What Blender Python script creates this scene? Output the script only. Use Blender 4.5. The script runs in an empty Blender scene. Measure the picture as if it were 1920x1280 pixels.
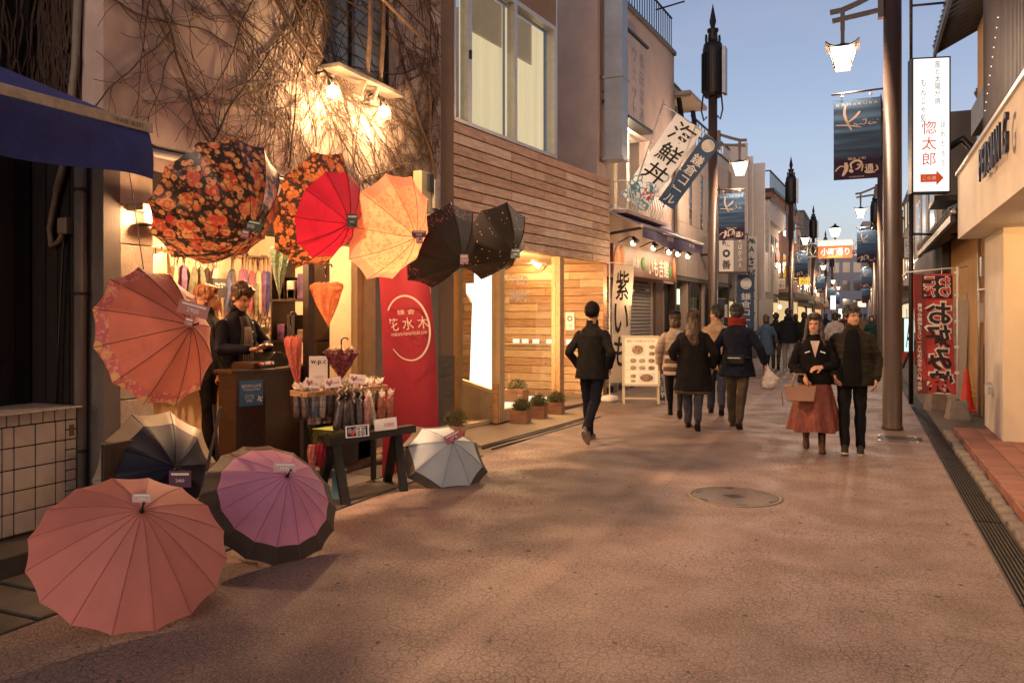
import bpy, bmesh, math, random
from mathutils import Vector as V, Matrix as MX, noise as NZ
R = math.radians
sc = bpy.context.scene
COL = sc.collection
random.seed(7)

# ------------------------------------------------------------ camera, sky, sun, exposure
CAM_H, FPX, YAW = 1.6, 1500.0, R(23.6)
cam = bpy.data.cameras.new("camera")
cam_o = bpy.data.objects.new("camera", cam)
COL.objects.link(cam_o)
cam.lens = FPX / 1920 * 36
cam.shift_y = -48 / 1920
cam.clip_start, cam.clip_end = 0.05, 2000
cam_o.location = (0, 0, CAM_H)
cam_o.rotation_euler = (R(90), 0, YAW)
sc.camera = cam_o

SUN_EL, SUN_ROT = R(9), R(180)
world = bpy.data.worlds.new("World")
sc.world = world
world.use_nodes = True
wn, wl = world.node_tree.nodes, world.node_tree.links
bg = wn["Background"]
sky = wn.new("ShaderNodeTexSky")
sky.sky_type = 'NISHITA'
sky.sun_disc = False
sky.sun_elevation = SUN_EL
sky.sun_rotation = SUN_ROT
sky.dust_density = 1.0
sky.ozone_density = 2.0
sky.air_density = 1.0
# thin dusk cloud streaks mixed into the sky
wtc = wn.new("ShaderNodeTexCoord")
wmap = wn.new("ShaderNodeMapping")
wmap.inputs['Scale'].default_value = (2.0, 2.0, 11.0)
wno = wn.new("ShaderNodeTexNoise")
wno.inputs['Scale'].default_value = 1.6
wno.inputs['Detail'].default_value = 7
wno.inputs['Roughness'].default_value = 0.6
wr = wn.new("ShaderNodeMapRange")
wr.inputs['From Min'].default_value = 0.46
wr.inputs['From Max'].default_value = 0.72
wr.inputs['To Max'].default_value = 0.35
wmix = wn.new("ShaderNodeMix")
wmix.data_type = 'RGBA'
wmix.inputs[7].default_value = (3.0, 3.0, 4.0, 1)
whs = wn.new("ShaderNodeHueSaturation")
whs.inputs['Saturation'].default_value = 0.80
wl.new(wtc.outputs['Generated'], wmap.inputs['Vector'])
wl.new(wmap.outputs['Vector'], wno.inputs['Vector'])
wl.new(wno.outputs['Fac'], wr.inputs['Value'])
wl.new(wr.outputs['Result'], wmix.inputs[0])
wtint = wn.new("ShaderNodeMix")          # camera white balance of the dusk shot
wtint.data_type = 'RGBA'
wtint.blend_type = 'MULTIPLY'
wtint.inputs[0].default_value = 1
wtint.inputs[7].default_value = (1.05, .875, .97, 1)
wl.new(sky.outputs['Color'], wtint.inputs[6])
wl.new(wtint.outputs[2], whs.inputs['Color'])
wl.new(whs.outputs['Color'], wmix.inputs[6])
wl.new(wmix.outputs[2], bg.inputs['Color'])
bg.inputs['Strength'].default_value = 0.108

sun = bpy.data.lights.new("sun", 'SUN')
sun.energy = 0.06
sun.angle = R(12)
sun.color = (1.0, 0.86, 0.78)
sun_o = bpy.data.objects.new("sun", sun)
COL.objects.link(sun_o)
sun_o.rotation_euler = V((-math.sin(SUN_ROT) * math.cos(SUN_EL), -math.cos(SUN_ROT) * math.cos(SUN_EL), -math.sin(SUN_EL) - .25)).to_track_quat('-Z', 'Y').to_euler()

vs = sc.view_settings
vs.view_transform = 'Standard'
vs.look = 'None'
vs.exposure = 0.60
vs.gamma = 1.0
vs.use_curve_mapping = False
sc.cycles.use_denoising = True
sc.cycles.max_bounces = 6
sc.cycles.transparent_max_bounces = 12
sc.cycles.caustics_reflective = False
sc.cycles.caustics_refractive = False
sc.cycles.sample_clamp_indirect = 4.0

# ------------------------------------------------------------ points of the place
ca, sa = math.cos(YAW), math.sin(YAW)
def at(px, py, w):
    u = (px - 960) / FPX * w
    return V((u * ca - w * sa, u * sa + w * ca, CAM_H + (592 - py) / FPX * w))
def onX(px, py, X):
    return at(px, py, X / ((px - 960) / FPX * ca - sa))
def onY(px, py, Y):
    return at(px, py, Y / ((px - 960) / FPX * sa + ca))
def onZ(px, py, Z=0.0):
    return at(px, py, (Z - CAM_H) * FPX / (592 - py))
def adir(px, py, r, v, k):
    """direction given against the line of sight through a point: r right, v up, k towards the viewer"""
    t = (V((0, 0, CAM_H)) - at(px, py, 5)).normalized()
    x = V((0, 0, 1)).cross(t).normalized()
    return (x * r + t.cross(x) * v + t * k).normalized()
def cdir(r, v, k):
    return V((r * ca + k * sa, r * sa - k * ca, v)).normalized()

# ------------------------------------------------------------ materials
MATS = {}
def nd(nt, kind, **kw):
    n = nt.nodes.new(kind)
    for k, v in kw.items():
        if k.startswith('i_'):
            n.inputs[k[2:].replace('_', ' ')].default_value = v
        else:
            setattr(n, k, v)
    return n
def mat(name, col, rough=.6, var=.18, scale=6.0, bump=0.0, bscale=60.0, metal=0.0, emit=0.0, ecol=None, trans=0.0,
        stretch=(1, 1, 1), alt=None, spec=.5, coat=0.0, grime=0.0, coords='Object'):
    if name in MATS:
        return MATS[name]
    m = bpy.data.materials.new(name)
    m.use_nodes = True
    nt = m.node_tree
    L = nt.links.new
    b = nt.nodes["Principled BSDF"]
    out = nt.nodes["Material Output"]
    tc = nd(nt, "ShaderNodeTexCoord")
    mp = nd(nt, "ShaderNodeMapping")
    mp.inputs['Scale'].default_value = stretch
    L(tc.outputs[coords], mp.inputs['Vector'])
    n1 = nd(nt, "ShaderNodeTexNoise", i_Scale=scale, i_Detail=6.0, i_Roughness=.62)
    L(mp.outputs['Vector'], n1.inputs['Vector'])
    c = V(col[:3])
    lo = tuple(c * (1 - var)) + (1,)
    hi = tuple(V(alt)) + (1,) if alt else tuple(min(x * (1 + var), 1) for x in c) + (1,)
    rp = nd(nt, "ShaderNodeMix", data_type='RGBA')
    mr = nd(nt, "ShaderNodeMapRange")
    mr.inputs['From Min'].default_value = .3
    mr.inputs['From Max'].default_value = .7
    L(n1.outputs['Fac'], mr.inputs['Value'])
    rp.inputs[6].default_value = lo
    rp.inputs[7].default_value = hi
    L(mr.outputs['Result'], rp.inputs[0])
    cs = rp.outputs[2]
    if grime:
        n3 = nd(nt, "ShaderNodeTexNoise", i_Scale=scale * .35, i_Detail=8.0, i_Roughness=.7)
        mp3 = nd(nt, "ShaderNodeMapping")
        mp3.inputs['Scale'].default_value = (1, 1, .35)
        L(tc.outputs[coords], mp3.inputs['Vector'])
        L(mp3.outputs['Vector'], n3.inputs['Vector'])
        m3 = nd(nt, "ShaderNodeMapRange")
        m3.inputs['From Min'].default_value = .48
        m3.inputs['From Max'].default_value = .75
        m3.inputs['To Max'].default_value = grime
        L(n3.outputs['Fac'], m3.inputs['Value'])
        g = nd(nt, "ShaderNodeMix", data_type='RGBA')
        L(m3.outputs['Result'], g.inputs[0])
        L(cs, g.inputs[6])
        g.inputs[7].default_value = tuple(c * .35) + (1,)
        cs = g.outputs[2]
    L(cs, b.inputs['Base Color'])
    b.inputs['Roughness'].default_value = rough
    b.inputs['Metallic'].default_value = metal
    b.inputs['Specular IOR Level'].default_value = spec
    b.inputs['Coat Weight'].default_value = coat
    if emit:
        b.inputs['Emission Color'].default_value = tuple(ecol or col)[:3] + (1,)
        b.inputs['Emission Strength'].default_value = emit
    if bump:
        n2 = nd(nt, "ShaderNodeTexNoise", i_Scale=bscale, i_Detail=5.0, i_Roughness=.6)
        L(mp.outputs['Vector'], n2.inputs['Vector'])
        bp = nd(nt, "ShaderNodeBump", i_Strength=bump, i_Distance=.01)
        L(n2.outputs['Fac'], bp.inputs['Height'])
        L(bp.outputs['Normal'], b.inputs['Normal'])
    if trans:
        t = nd(nt, "ShaderNodeBsdfTranslucent")
        L(cs, t.inputs['Color'])
        mx = nd(nt, "ShaderNodeMixShader", i_Fac=trans)
        L(b.outputs[0], mx.inputs[1])
        L(t.outputs[0], mx.inputs[2])
        L(mx.outputs[0], out.inputs['Surface'])
    MATS[name] = m
    return m
def glow(name, col, s):
    if name in MATS:
        return MATS[name]
    m = bpy.data.materials.new(name)
    m.use_nodes = True
    nt = m.node_tree
    nt.nodes.remove(nt.nodes["Principled BSDF"])
    e = nd(nt, "ShaderNodeEmission", i_Color=tuple(col) + (1,), i_Strength=s)
    nt.links.new(e.outputs[0], nt.nodes["Material Output"].inputs['Surface'])
    MATS[name] = m
    return m
def glass(name, tint=(1, 1, 1), refl=.12, rough=.02):
    if name in MATS:
        return MATS[name]
    m = bpy.data.materials.new(name)
    m.use_nodes = True
    nt = m.node_tree
    nt.nodes.remove(nt.nodes["Principled BSDF"])
    t = nd(nt, "ShaderNodeBsdfTransparent", i_Color=tuple(tint) + (1,))
    g = nd(nt, "ShaderNodeBsdfGlossy", i_Roughness=rough)
    f = nd(nt, "ShaderNodeLayerWeight")
    pw = nd(nt, "ShaderNodeMath", operation='POWER')
    pw.inputs[1].default_value = 4.5
    nt.links.new(f.outputs['Facing'], pw.inputs[0])
    ad = nd(nt, "ShaderNodeMath", operation='MULTIPLY_ADD')
    ad.inputs[1].default_value = .6
    ad.inputs[2].default_value = refl * .15
    nt.links.new(pw.outputs[0], ad.inputs[0])
    x = nd(nt, "ShaderNodeMixShader")
    nt.links.new(ad.outputs[0], x.inputs[0])
    nt.links.new(t.outputs[0], x.inputs[1])
    nt.links.new(g.outputs[0], x.inputs[2])
    nt.links.new(x.outputs[0], nt.nodes["Material Output"].inputs['Surface'])
    MATS[name] = m
    return m

# ------------------------------------------------------------ mesh helpers
class MB:
    def __init__(s):
        s.v, s.f, s.m, s.sm = [], [], [], []
    def add(s, vs, fs, mi=0, smooth=False, T=None):
        o = len(s.v)
        s.v += [tuple(T @ V(p)) for p in vs] if T else [tuple(p) for p in vs]
        s.f += [tuple(i + o for i in f) for f in fs]
        s.m += [mi] * len(fs)
        s.sm += [smooth] * len(fs)
        return s
    def box(s, x0, x1, y0, y1, z0, z1, mi=0, T=None):
        p = [(x0, y0, z0), (x1, y0, z0), (x1, y1, z0), (x0, y1, z0), (x0, y0, z1), (x1, y0, z1), (x1, y1, z1), (x0, y1, z1)]
        return s.add(p, [(0, 3, 2, 1), (4, 5, 6, 7), (0, 1, 5, 4), (1, 2, 6, 5), (2, 3, 7, 6), (3, 0, 4, 7)], mi, False, T)
    def bar(s, a, b, w, h=None, up=(0, 0, 1), mi=0):
        a, b = V(a), V(b)
        h = w if h is None else h
        d = (b - a)
        l = d.length
        d.normalize()
        up = V(up)
        if abs(d.dot(up)) > .98:
            up = V((1, 0, 0))
        x = d.cross(up).normalized()
        z = x.cross(d).normalized()
        T = MX.Translation(a) @ MX((x, d, z)).transposed().to_4x4()
        return s.box(-w / 2, w / 2, 0, l, -h / 2, h / 2, mi, T)
    def tube(s, pts, r, n=8, mi=0, caps=True, smooth=True):
        pts = [V(p) for p in pts]
        rs = r if isinstance(r, (list, tuple)) else [r] * len(pts)
        vs, fs = [], []
        prev = None
        for i, p in enumerate(pts):
            d = (pts[min(i + 1, len(pts) - 1)] - pts[max(i - 1, 0)])
            if d.length < 1e-9:
                d = V((0, 0, 1))
            d.normalize()
            if prev is None:
                u = d.orthogonal().normalized()
            else:
                u = (prev - d * prev.dot(d))
                u = u.normalized() if u.length > 1e-6 else d.orthogonal().normalized()
            prev = u
            w = d.cross(u)
            for k in range(n):
                a = 2 * math.pi * k / n
                vs.append(p + (u * math.cos(a) + w * math.sin(a)) * rs[i])
        for i in range(len(pts) - 1):
            for k in range(n):
                k2 = (k + 1) % n
                fs.append((i * n + k, i * n + k2, (i + 1) * n + k2, (i + 1) * n + k))
        s.add(vs, fs, mi, smooth)
        if caps:
            o = len(s.v) - len(vs)
            s.f += [tuple(o + k for k in reversed(range(n))), tuple(o + (len(pts) - 1) * n + k for k in range(n))]
            s.m += [mi, mi]
            s.sm += [False, False]
        return s
    def lathe(s, prof, n=16, mi=0, T=None, smooth=True, sx=1, sy=1):
        vs, fs = [], []
        for (r, z) in prof:
            for k in range(n):
                a = 2 * math.pi * k / n
                vs.append((r * math.cos(a) * sx, r * math.sin(a) * sy, z))
        for i in range(len(prof) - 1):
            for k in range(n):
                k2 = (k + 1) % n
                fs.append((i * n + k, i * n + k2, (i + 1) * n + k2, (i + 1) * n + k))
        s.add(vs, fs, mi, smooth, T)
        o = len(s.v) - len(vs)
        s.f += [tuple(o + k for k in reversed(range(n))), tuple(o + (len(prof) - 1) * n + k for k in range(n))]
        s.m += [mi, mi]
        s.sm += [False, False]
        return s
    def prism(s, poly, y0, y1, mi=0, T=None):
        n = len(poly)
        vs = [(x, y0, z) for x, z in poly] + [(x, y1, z) for x, z in poly]
        fs = [tuple(range(n)), tuple(reversed(range(n, 2 * n)))]
        fs += [(i, n + i, n + (i + 1) % n, (i + 1) % n) for i in range(n)]
        return s.add(vs, fs, mi, False, T)
    def quad(s, a, b, c, d, mi=0):
        return s.add([a, b, c, d], [(0, 1, 2, 3)], mi)
    def ell(s, c, r, n=14, mi=0, T=None):
        prof = [(math.sin(math.pi * i / 9) * 1.0 + (1e-4 if i in (0, 9) else 0), -math.cos(math.pi * i / 9)) for i in range(10)]
        X = MX.Translation(c) @ MX.Diagonal((r[0], r[1], r[2], 1))
        return s.lathe(prof, n, mi, (T @ X) if T else X)
    def build(s, name, mats, parent=None, bevel=0.0, loc=None):
        me = bpy.data.meshes.new(name)
        me.from_pydata(s.v, [], s.f)
        for m in (mats if isinstance(mats, (list, tuple)) else [mats]):
            me.materials.append(m)
        me.polygons.foreach_set('material_index', s.m)
        me.polygons.foreach_set('use_smooth', s.sm)
        bm = bmesh.new()
        bm.from_mesh(me)
        bmesh.ops.recalc_face_normals(bm, faces=bm.faces)
        bm.to_mesh(me)
        bm.free()
        me.update()
        o = bpy.data.objects.new(name, me)
        COL.objects.link(o)
        if loc is not None:
            o.location = loc
        if parent:
            o.parent = parent
        if bevel:
            bv = o.modifiers.new("bevel", 'BEVEL')
            bv.width = bevel
            bv.segments = 2
            bv.limit_method = 'ANGLE'
        return o
def B(name, m, parent, x0, x1, y0, y1, z0, z1, bevel=0.0):
    return MB().box(x0, x1, y0, y1, z0, z1).build(name, m, parent, bevel)
def tag(o, label, cat, group=None):
    o['label'] = label
    o['category'] = cat
    if group:
        o['group'] = group
    return o
def struct(o):
    o['kind'] = 'structure'
    return o
def stuff(o):
    o['kind'] = 'stuff'
    return o
def thing(name, label, cat, loc=(0, 0, 0), rz=0.0, group=None):
    o = bpy.data.objects.new(name, None)
    COL.objects.link(o)
    o.empty_display_size = .1
    o.location = loc
    o.rotation_euler = (0, 0, rz)
    return tag(o, label, cat, group)
def thing_m(name, label, cat, mtx, group=None):
    o = thing(name, label, cat, (0, 0, 0), 0, group)
    o.matrix_world = mtx
    o.location, o.rotation_euler = mtx.to_translation(), mtx.to_euler()
    return o
def part(name, mesh, parent, mtx=None):
    o = bpy.data.objects.new(name, mesh)
    COL.objects.link(o)
    o.parent = parent
    if mtx is not None:
        o.matrix_local = mtx
    return o
def copy_tree(o, parent=None):
    c = o.copy()
    COL.objects.link(c)
    c.parent = parent
    for ch in o.children:
        copy_tree(ch, c)
    return c
def frame(o, x, up):
    x, up = V(x).normalized(), V(up)
    z = x.cross(up).normalized()
    y = z.cross(x).normalized()
    return MX.Translation(V(o)) @ MX((x, y, z)).transposed().to_4x4()
def facade(name, label, cat, a, b, group=None):
    a, b = V((a[0], a[1], 0)), V((b[0], b[1], 0))
    d = b - a
    o = thing(name, label, cat, a, math.atan2(d.y, d.x), group)
    return o, d.length
RX = MX.Rotation(R(90), 4, 'X')
SCRATCH = bpy.data.scenes.new("scratch")          # modifiers and lettering are evaluated here, removed at the end
def evaluated(o):
    SCRATCH.collection.objects.link(o)
    with bpy.context.temp_override(scene=SCRATCH, view_layer=SCRATCH.view_layers[0]):
        dg = bpy.context.evaluated_depsgraph_get()
        me = bpy.data.meshes.new_from_object(o.evaluated_get(dg))
    SCRATCH.collection.objects.unlink(o)
    return me
def tmesh(body, bold=0.0, line=1.0, ext=0.0, align='CENTER', shear=0.0):
    c = bpy.data.curves.new("t", "FONT")
    c.body = body
    c.resolution_u = 2
    c.align_x = align
    c.align_y = 'CENTER'
    c.space_line = line
    c.offset = bold
    c.extrude = ext
    c.shear = shear
    o = bpy.data.objects.new("t", c)
    me = evaluated(o)
    bpy.data.objects.remove(o)
    bpy.data.curves.remove(c)
    return me
def text(name, body, m, parent, mtx, w=None, h=None, bold=0.0, line=1.0, ext=0.0, mirror=False, shear=0.0, dz=0.003):
    """lettering as flat print fitted to a w x h box centred on the frame mtx (x right, y up, z out)"""
    me = tmesh(body, bold, line, ext, shear=shear)
    xs = [v.co.x for v in me.vertices]
    ys = [v.co.y for v in me.vertices]
    cx, cy = (min(xs) + max(xs)) / 2, (min(ys) + max(ys)) / 2
    dx, dy = max(xs) - min(xs), max(ys) - min(ys)
    sx = w / dx if w else h / dy
    sy = h / dy if h else sx
    if mirror:
        sx = -sx
    T = mtx @ MX.Translation((0, 0, dz)) @ MX.Diagonal((sx, sy, abs(sy), 1)) @ MX.Translation((-cx, -cy, 0))
    me.transform(T)
    if mirror:
        me.flip_normals()
    me.materials.append(m)
    o = bpy.data.objects.new(name, me)
    COL.objects.link(o)
    if parent:
        o.parent = parent
    return o
def vtext(s):
    return '\n'.join(s)
def stroke(mb, pts, w, T=None, z=.003, mi=0):
    """a tapered brush stroke as flat print"""
    n = len(pts)
    P = []
    for i in range(n - 1):
        for k in range(6):
            t = k / 6
            p0 = pts[max(i - 1, 0)]; p1 = pts[i]; p2 = pts[i + 1]; p3 = pts[min(i + 2, n - 1)]
            P.append(tuple(.5 * ((2 * p1[j]) + (-p0[j] + p2[j]) * t + (2 * p0[j] - 5 * p1[j] + 4 * p2[j] - p3[j]) * t * t + (-p0[j] + 3 * p1[j] - 3 * p2[j] + p3[j]) * t ** 3) for j in (0, 1)))
    P.append(tuple(pts[-1][:2]))
    vs, fs = [], []
    m = len(P)
    for i, p in enumerate(P):
        a, b = P[max(i - 1, 0)], P[min(i + 1, m - 1)]
        dx, dy = b[0] - a[0], b[1] - a[1]
        l = math.hypot(dx, dy) or 1
        t = i / (m - 1)
        ww = w * (.35 + .65 * math.sin(math.pi * min(1, .15 + t * .8)))
        vs += [(p[0] - dy / l * ww / 2, p[1] + dx / l * ww / 2, z), (p[0] + dy / l * ww / 2, p[1] - dx / l * ww / 2, z)]
    for i in range(m - 1):
        fs.append((2 * i, 2 * i + 1, 2 * i + 3, 2 * i + 2))
    return mb.add(vs, fs, mi, False, T)
def lamp(name, parent, loc, energy, col=(1, .62, .3), radius=.05, spot=None, aim=None, blend=.6):
    l = bpy.data.lights.new(name, 'SPOT' if spot else 'POINT')
    l.energy = energy * LK
    l.color = col
    l.shadow_soft_size = radius
    if spot:
        l.spot_size = R(spot)
        l.spot_blend = blend
    o = bpy.data.objects.new(name, l)
    COL.objects.link(o)
    o.location = loc
    o.parent = parent
    if aim is not None:
        o.rotation_euler = V(aim).to_track_quat('-Z', 'Y').to_euler()
    return o
def rnd(a, b):
    return random.uniform(a, b)
WARM = (1.0, .55, .27)
LK = 2.0
# ------------------------------------------------------------ surfaces
def road_mat():
    m = bpy.data.materials.new("tinted_asphalt")
    m.use_nodes = True
    nt = m.node_tree
    L = nt.links.new
    b = nt.nodes["Principled BSDF"]
    tc = nd(nt, "ShaderNodeTexCoord")
    wob = nd(nt, "ShaderNodeTexNoise", i_Scale=13.0, i_Detail=6.0, i_Roughness=.7)
    L(tc.outputs['Object'], wob.inputs['Vector'])
    va = nd(nt, "ShaderNodeVectorMath", operation='SCALE')
    va.inputs['Scale'].default_value = .075
    L(wob.outputs['Color'], va.inputs[0])
    ad = nd(nt, "ShaderNodeVectorMath", operation='ADD')
    L(tc.outputs['Object'], ad.inputs[0])
    L(va.outputs[0], ad.inputs[1])
    def crack(scale, wdt):
        vo = nd(nt, "ShaderNodeTexVoronoi", feature='DISTANCE_TO_EDGE', voronoi_dimensions='2D', i_Scale=scale)
        L(ad.outputs[0], vo.inputs['Vector'])
        mr = nd(nt, "ShaderNodeMapRange")
        mr.inputs['From Min'].default_value = 0
        mr.inputs['From Max'].default_value = wdt
        mr.inputs['To Min'].default_value = 1
        mr.inputs['To Max'].default_value = 0
        L(vo.outputs['Distance'], mr.inputs['Value'])
        return mr.outputs['Result']
    c1, c2 = crack(17.0, .085), crack(44.0, .12)
    big = nd(nt, "ShaderNodeTexNoise", i_Scale=.75, i_Detail=6.0, i_Roughness=.65)
    L(tc.outputs['Object'], big.inputs['Vector'])
    def ramp(src, a, b_, lo=0.0, hi=1.0):
        r = nd(nt, "ShaderNodeMapRange")
        r.inputs['From Min'].default_value = a
        r.inputs['From Max'].default_value = b_
        r.inputs['To Min'].default_value = lo
        r.inputs['To Max'].default_value = hi
        L(src, r.inputs['Value'])
        return r.outputs['Result']
    def mul(a, b_):
        n = nd(nt, "ShaderNodeMath", operation='MULTIPLY')
        for i, x in enumerate((a, b_)):
            if isinstance(x, float):
                n.inputs[i].default_value = x
            else:
                L(x, n.inputs[i])
        return n.outputs[0]
    brk = nd(nt, "ShaderNodeTexNoise", i_Scale=7.0, i_Detail=3.0)
    L(tc.outputs['Object'], brk.inputs['Vector'])
    k1 = mul(mul(c1, ramp(brk.outputs['Fac'], .36, .52, .4, 1.0)), ramp(big.outputs['Fac'], .33, .58, .35, 1.0))
    med = nd(nt, "ShaderNodeTexNoise", i_Scale=2.3, i_Detail=4.0)
    L(tc.outputs['Object'], med.inputs['Vector'])
    k2 = mul(c2, ramp(med.outputs['Fac'], .42, .60, .15, .85))
    mx = nd(nt, "ShaderNodeMath", operation='MAXIMUM')
    L(k1, mx.inputs[0])
    L(k2, mx.inputs[1])
    # smooth pale sealing strip along the street
    sp = nd(nt, "ShaderNodeSeparateXYZ")
    L(ad.outputs[0], sp.inputs[0])
    d = nd(nt, "ShaderNodeMath", operation='ADD')
    d.inputs[1].default_value = 1.77
    L(sp.outputs[0], d.inputs[0])
    ab = nd(nt, "ShaderNodeMath", operation='ABSOLUTE')
    L(d.outputs[0], ab.inputs[0])
    strip = mul(ramp(ab.outputs[0], .03, .11, 1, 0), .6)
    inv = ramp(strip, 0.0, 1.0, 1, 0)
    k = mul(mx.outputs[0], inv)
    fine = nd(nt, "ShaderNodeTexNoise", i_Scale=75.0, i_Detail=5.0, i_Roughness=.85)
    L(tc.outputs['Object'], fine.inputs['Vector'])
    base = nd(nt, "ShaderNodeMix", data_type='RGBA')
    base.inputs[6].default_value = (.20, .137, .117, 1)
    base.inputs[7].default_value = (.25, .176, .152, 1)
    L(ramp(big.outputs['Fac'], .32, .68), base.inputs[0])
    st = nd(nt, "ShaderNodeMix", data_type='RGBA')
    L(base.outputs[2], st.inputs[6])
    st.inputs[7].default_value = (.29, .197, .165, 1)
    L(mul(strip, .7), st.inputs[0])
    fm = nd(nt, "ShaderNodeMix", data_type='RGBA', blend_type='MULTIPLY')
    fm.inputs[0].default_value = 1
    fg = nd(nt, "ShaderNodeCombineColor")
    fv = ramp(fine.outputs['Fac'], .36, .64, .3, 1.65)
    for i in range(3):
        L(fv, fg.inputs[i])
    L(st.outputs[2], fm.inputs[6])
    L(fg.outputs[0], fm.inputs[7])
    cr = nd(nt, "ShaderNodeMix", data_type='RGBA')
    L(k, cr.inputs[0])
    L(fm.outputs[2], cr.inputs[6])
    cr.inputs[7].default_value = (.055, .032, .025, 1)
    L(cr.outputs[2], b.inputs['Base Color'])
    L(ramp(med.outputs['Fac'], .35, .65, .50, .68), b.inputs['Roughness'])
    b.inputs['Specular IOR Level'].default_value = .42
    hh = nd(nt, "ShaderNodeMath", operation='SUBTRACT')
    L(mul(fine.outputs['Fac'], .45), hh.inputs[0])
    L(k, hh.inputs[1])
    bp = nd(nt, "ShaderNodeBump", i_Strength=.55, i_Distance=.006)
    L(hh.outputs[0], bp.inputs['Height'])
    L(bp.outputs['Normal'], b.inputs['Normal'])
    return m
M_road = road_mat()
M_conc = mat("concrete_pavement", (.20, .15, .115), .85, .25, 3, .5, 160, grime=.4)
M_dark_paver = mat("dark_paver", (.055, .042, .034), .7, .3, 5, .4, 90)
M_plaster = mat("vine_wall_plaster", (.56, .43, .37), .9, .16, 2.2, .8, 130, grime=.45)
M_grey_ren = mat("grey_render", (.16, .14, .12), .9, .15, 3, .5, 90, grime=.4)
M_iron = mat("dark_iron", (.025, .022, .02), .45, .25, 20, .1, 200, metal=.6)
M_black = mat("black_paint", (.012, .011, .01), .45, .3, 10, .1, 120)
M_brownpole = mat("brown_pole_paint", (.055, .034, .026), .42, .15, 4, .08, 150)
M_alu = mat("aluminium", (.5, .48, .45), .4, .1, 8, 0, metal=.7)
M_white = mat("white_paint", (.72, .68, .62), .6, .08, 6, .1, 80)
M_paper = mat("paper", (.8, .76, .7), .7, .04, 10)
M_ink = mat("black_ink", (.02, .018, .018), .7, .1, 20)
M_redink = mat("red_ink", (.55, .03, .025), .6, .1, 20)
M_whiteink = mat("white_ink", (.82, .78, .72), .7, .05, 20)
M_tile_w = mat("cream_tile", (.55, .47, .37), .28, .1, 9, .05, 60, grime=.25)
M_grout = mat("dark_grout", (.035, .028, .022), .9, .2, 20)
M_glass = glass("window_glass", (.96, .97, .96), .25)
M_dkglass = glass("dark_glass", (.35, .36, .36), .6)
M_steel_dk = mat("bronze_frame", (.045, .03, .022), .4, .2, 10, .05, 80, metal=.4)
M_tan = mat("tan_frame", (.30, .20, .09), .55, .15, 6, .1, 60)
def wood(name, a, b_, rough=.6, scale=3.0, stretch=(1.2, 9, 9)):
    return mat(name, a, rough, .25, scale, .25, 30, stretch=stretch, alt=b_, grime=.25)
M_clad = [wood("cedar_board_%d" % i, c, d) for i, (c, d) in enumerate([
    ((.52, .31, .215), (.70, .49, .36)), ((.41, .225, .15), (.61, .39, .28)), ((.60, .41, .29), (.74, .55, .42)), ((.35, .20, .14), (.62, .42, .30))])]
M_inwood = [wood("pine_board_%d" % i, c, d) for i, (c, d) in enumerate([
    ((.44, .25, .11), (.58, .38, .20)), ((.38, .20, .085), (.52, .31, .15)), ((.50, .31, .15), (.62, .43, .24)), ((.30, .15, .06), (.46, .26, .12))])]
M_dkwood = wood("dark_wood", (.028, .016, .010), (.05, .028, .018), .4)
M_counter = wood("mahogany", (.026, .011, .006), (.05, .02, .011), .3, 2.5)

# ------------------------------------------------------------ ground and street
struct(MB().quad((-400, -60, -.03), (400, -60, -.03), (400, 700, -.03), (-400, 700, -.03)).build("ground", mat("far_ground", (.10, .08, .07), .9, .2, .2)))
struct(MB().quad((-3.95, -6, 0), (.80, -6, 0), (.80, 160, 0), (-3.95, 160, 0)).build("road", M_road))
lp = struct(MB().quad((-9, -6, -.006), (-3.95, -6, -.006), (-3.95, 160, -.006), (-9, 160, -.006)).build("pavement_left", M_conc))
rp_ = struct(MB().quad((1.0, 12.15, .004), (8, 12.15, .004), (8, 160, .004), (1.0, 160, .004)).build("pavement_right", mat("grey_pavement", (.12, .10, .09), .85, .25, 2, .4, 150, grime=.4)))
struct(MB().quad((.80, -6, -.07), (1.0, -6, -.07), (1.0, 160, -.07), (.80, 160, -.07)).build("drain_channel", M_black))
# near left edge: dark slabs laid in two rows
pv = [MB().box(-.19, .19, -.44, .44, -.02, .012).build("paver", M_dark_paver, lp, .006) for _ in range(1)]
pvm = pv[0].data
for r_, X in enumerate((-4.15, -4.55)):
    for k in range(9):
        o = pv[0] if (r_ == 0 and k == 0) else part("paver", pvm, lp)
        if o is not pv[0]:
            bv = o.modifiers.new("bevel", 'BEVEL'); bv.width = .006
        o.location = (X, .6 + k * .9 + .3 * r_, rnd(-.004, .004))
        o.rotation_euler = (rnd(-.006, .006), rnd(-.006, .006), 0)
# raised plinth along the umbrella shop and the dark house
struct(B("plinth", mat("dark_plinth", (.05, .038, .03), .8, .3, 4, .5, 80), None, -5.4, -4.78, -2, 4.2, -.01, .13, .01))
st_ = struct(B("door_step", mat("stone_step", (.17, .115, .075), .8, .25, 5, .5, 70), None, -5.3, -4.83, 4.2, 8.95, -.01, .11, .012))
for k in range(7):
    MB().ell((-4.74, 7.3 + k * .16, .055), (.055, .075, .065), 10).build("cobble", mat("cobble_stone", (.15, .11, .08), .8, .3, 8, .5, 40), st_)
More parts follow.
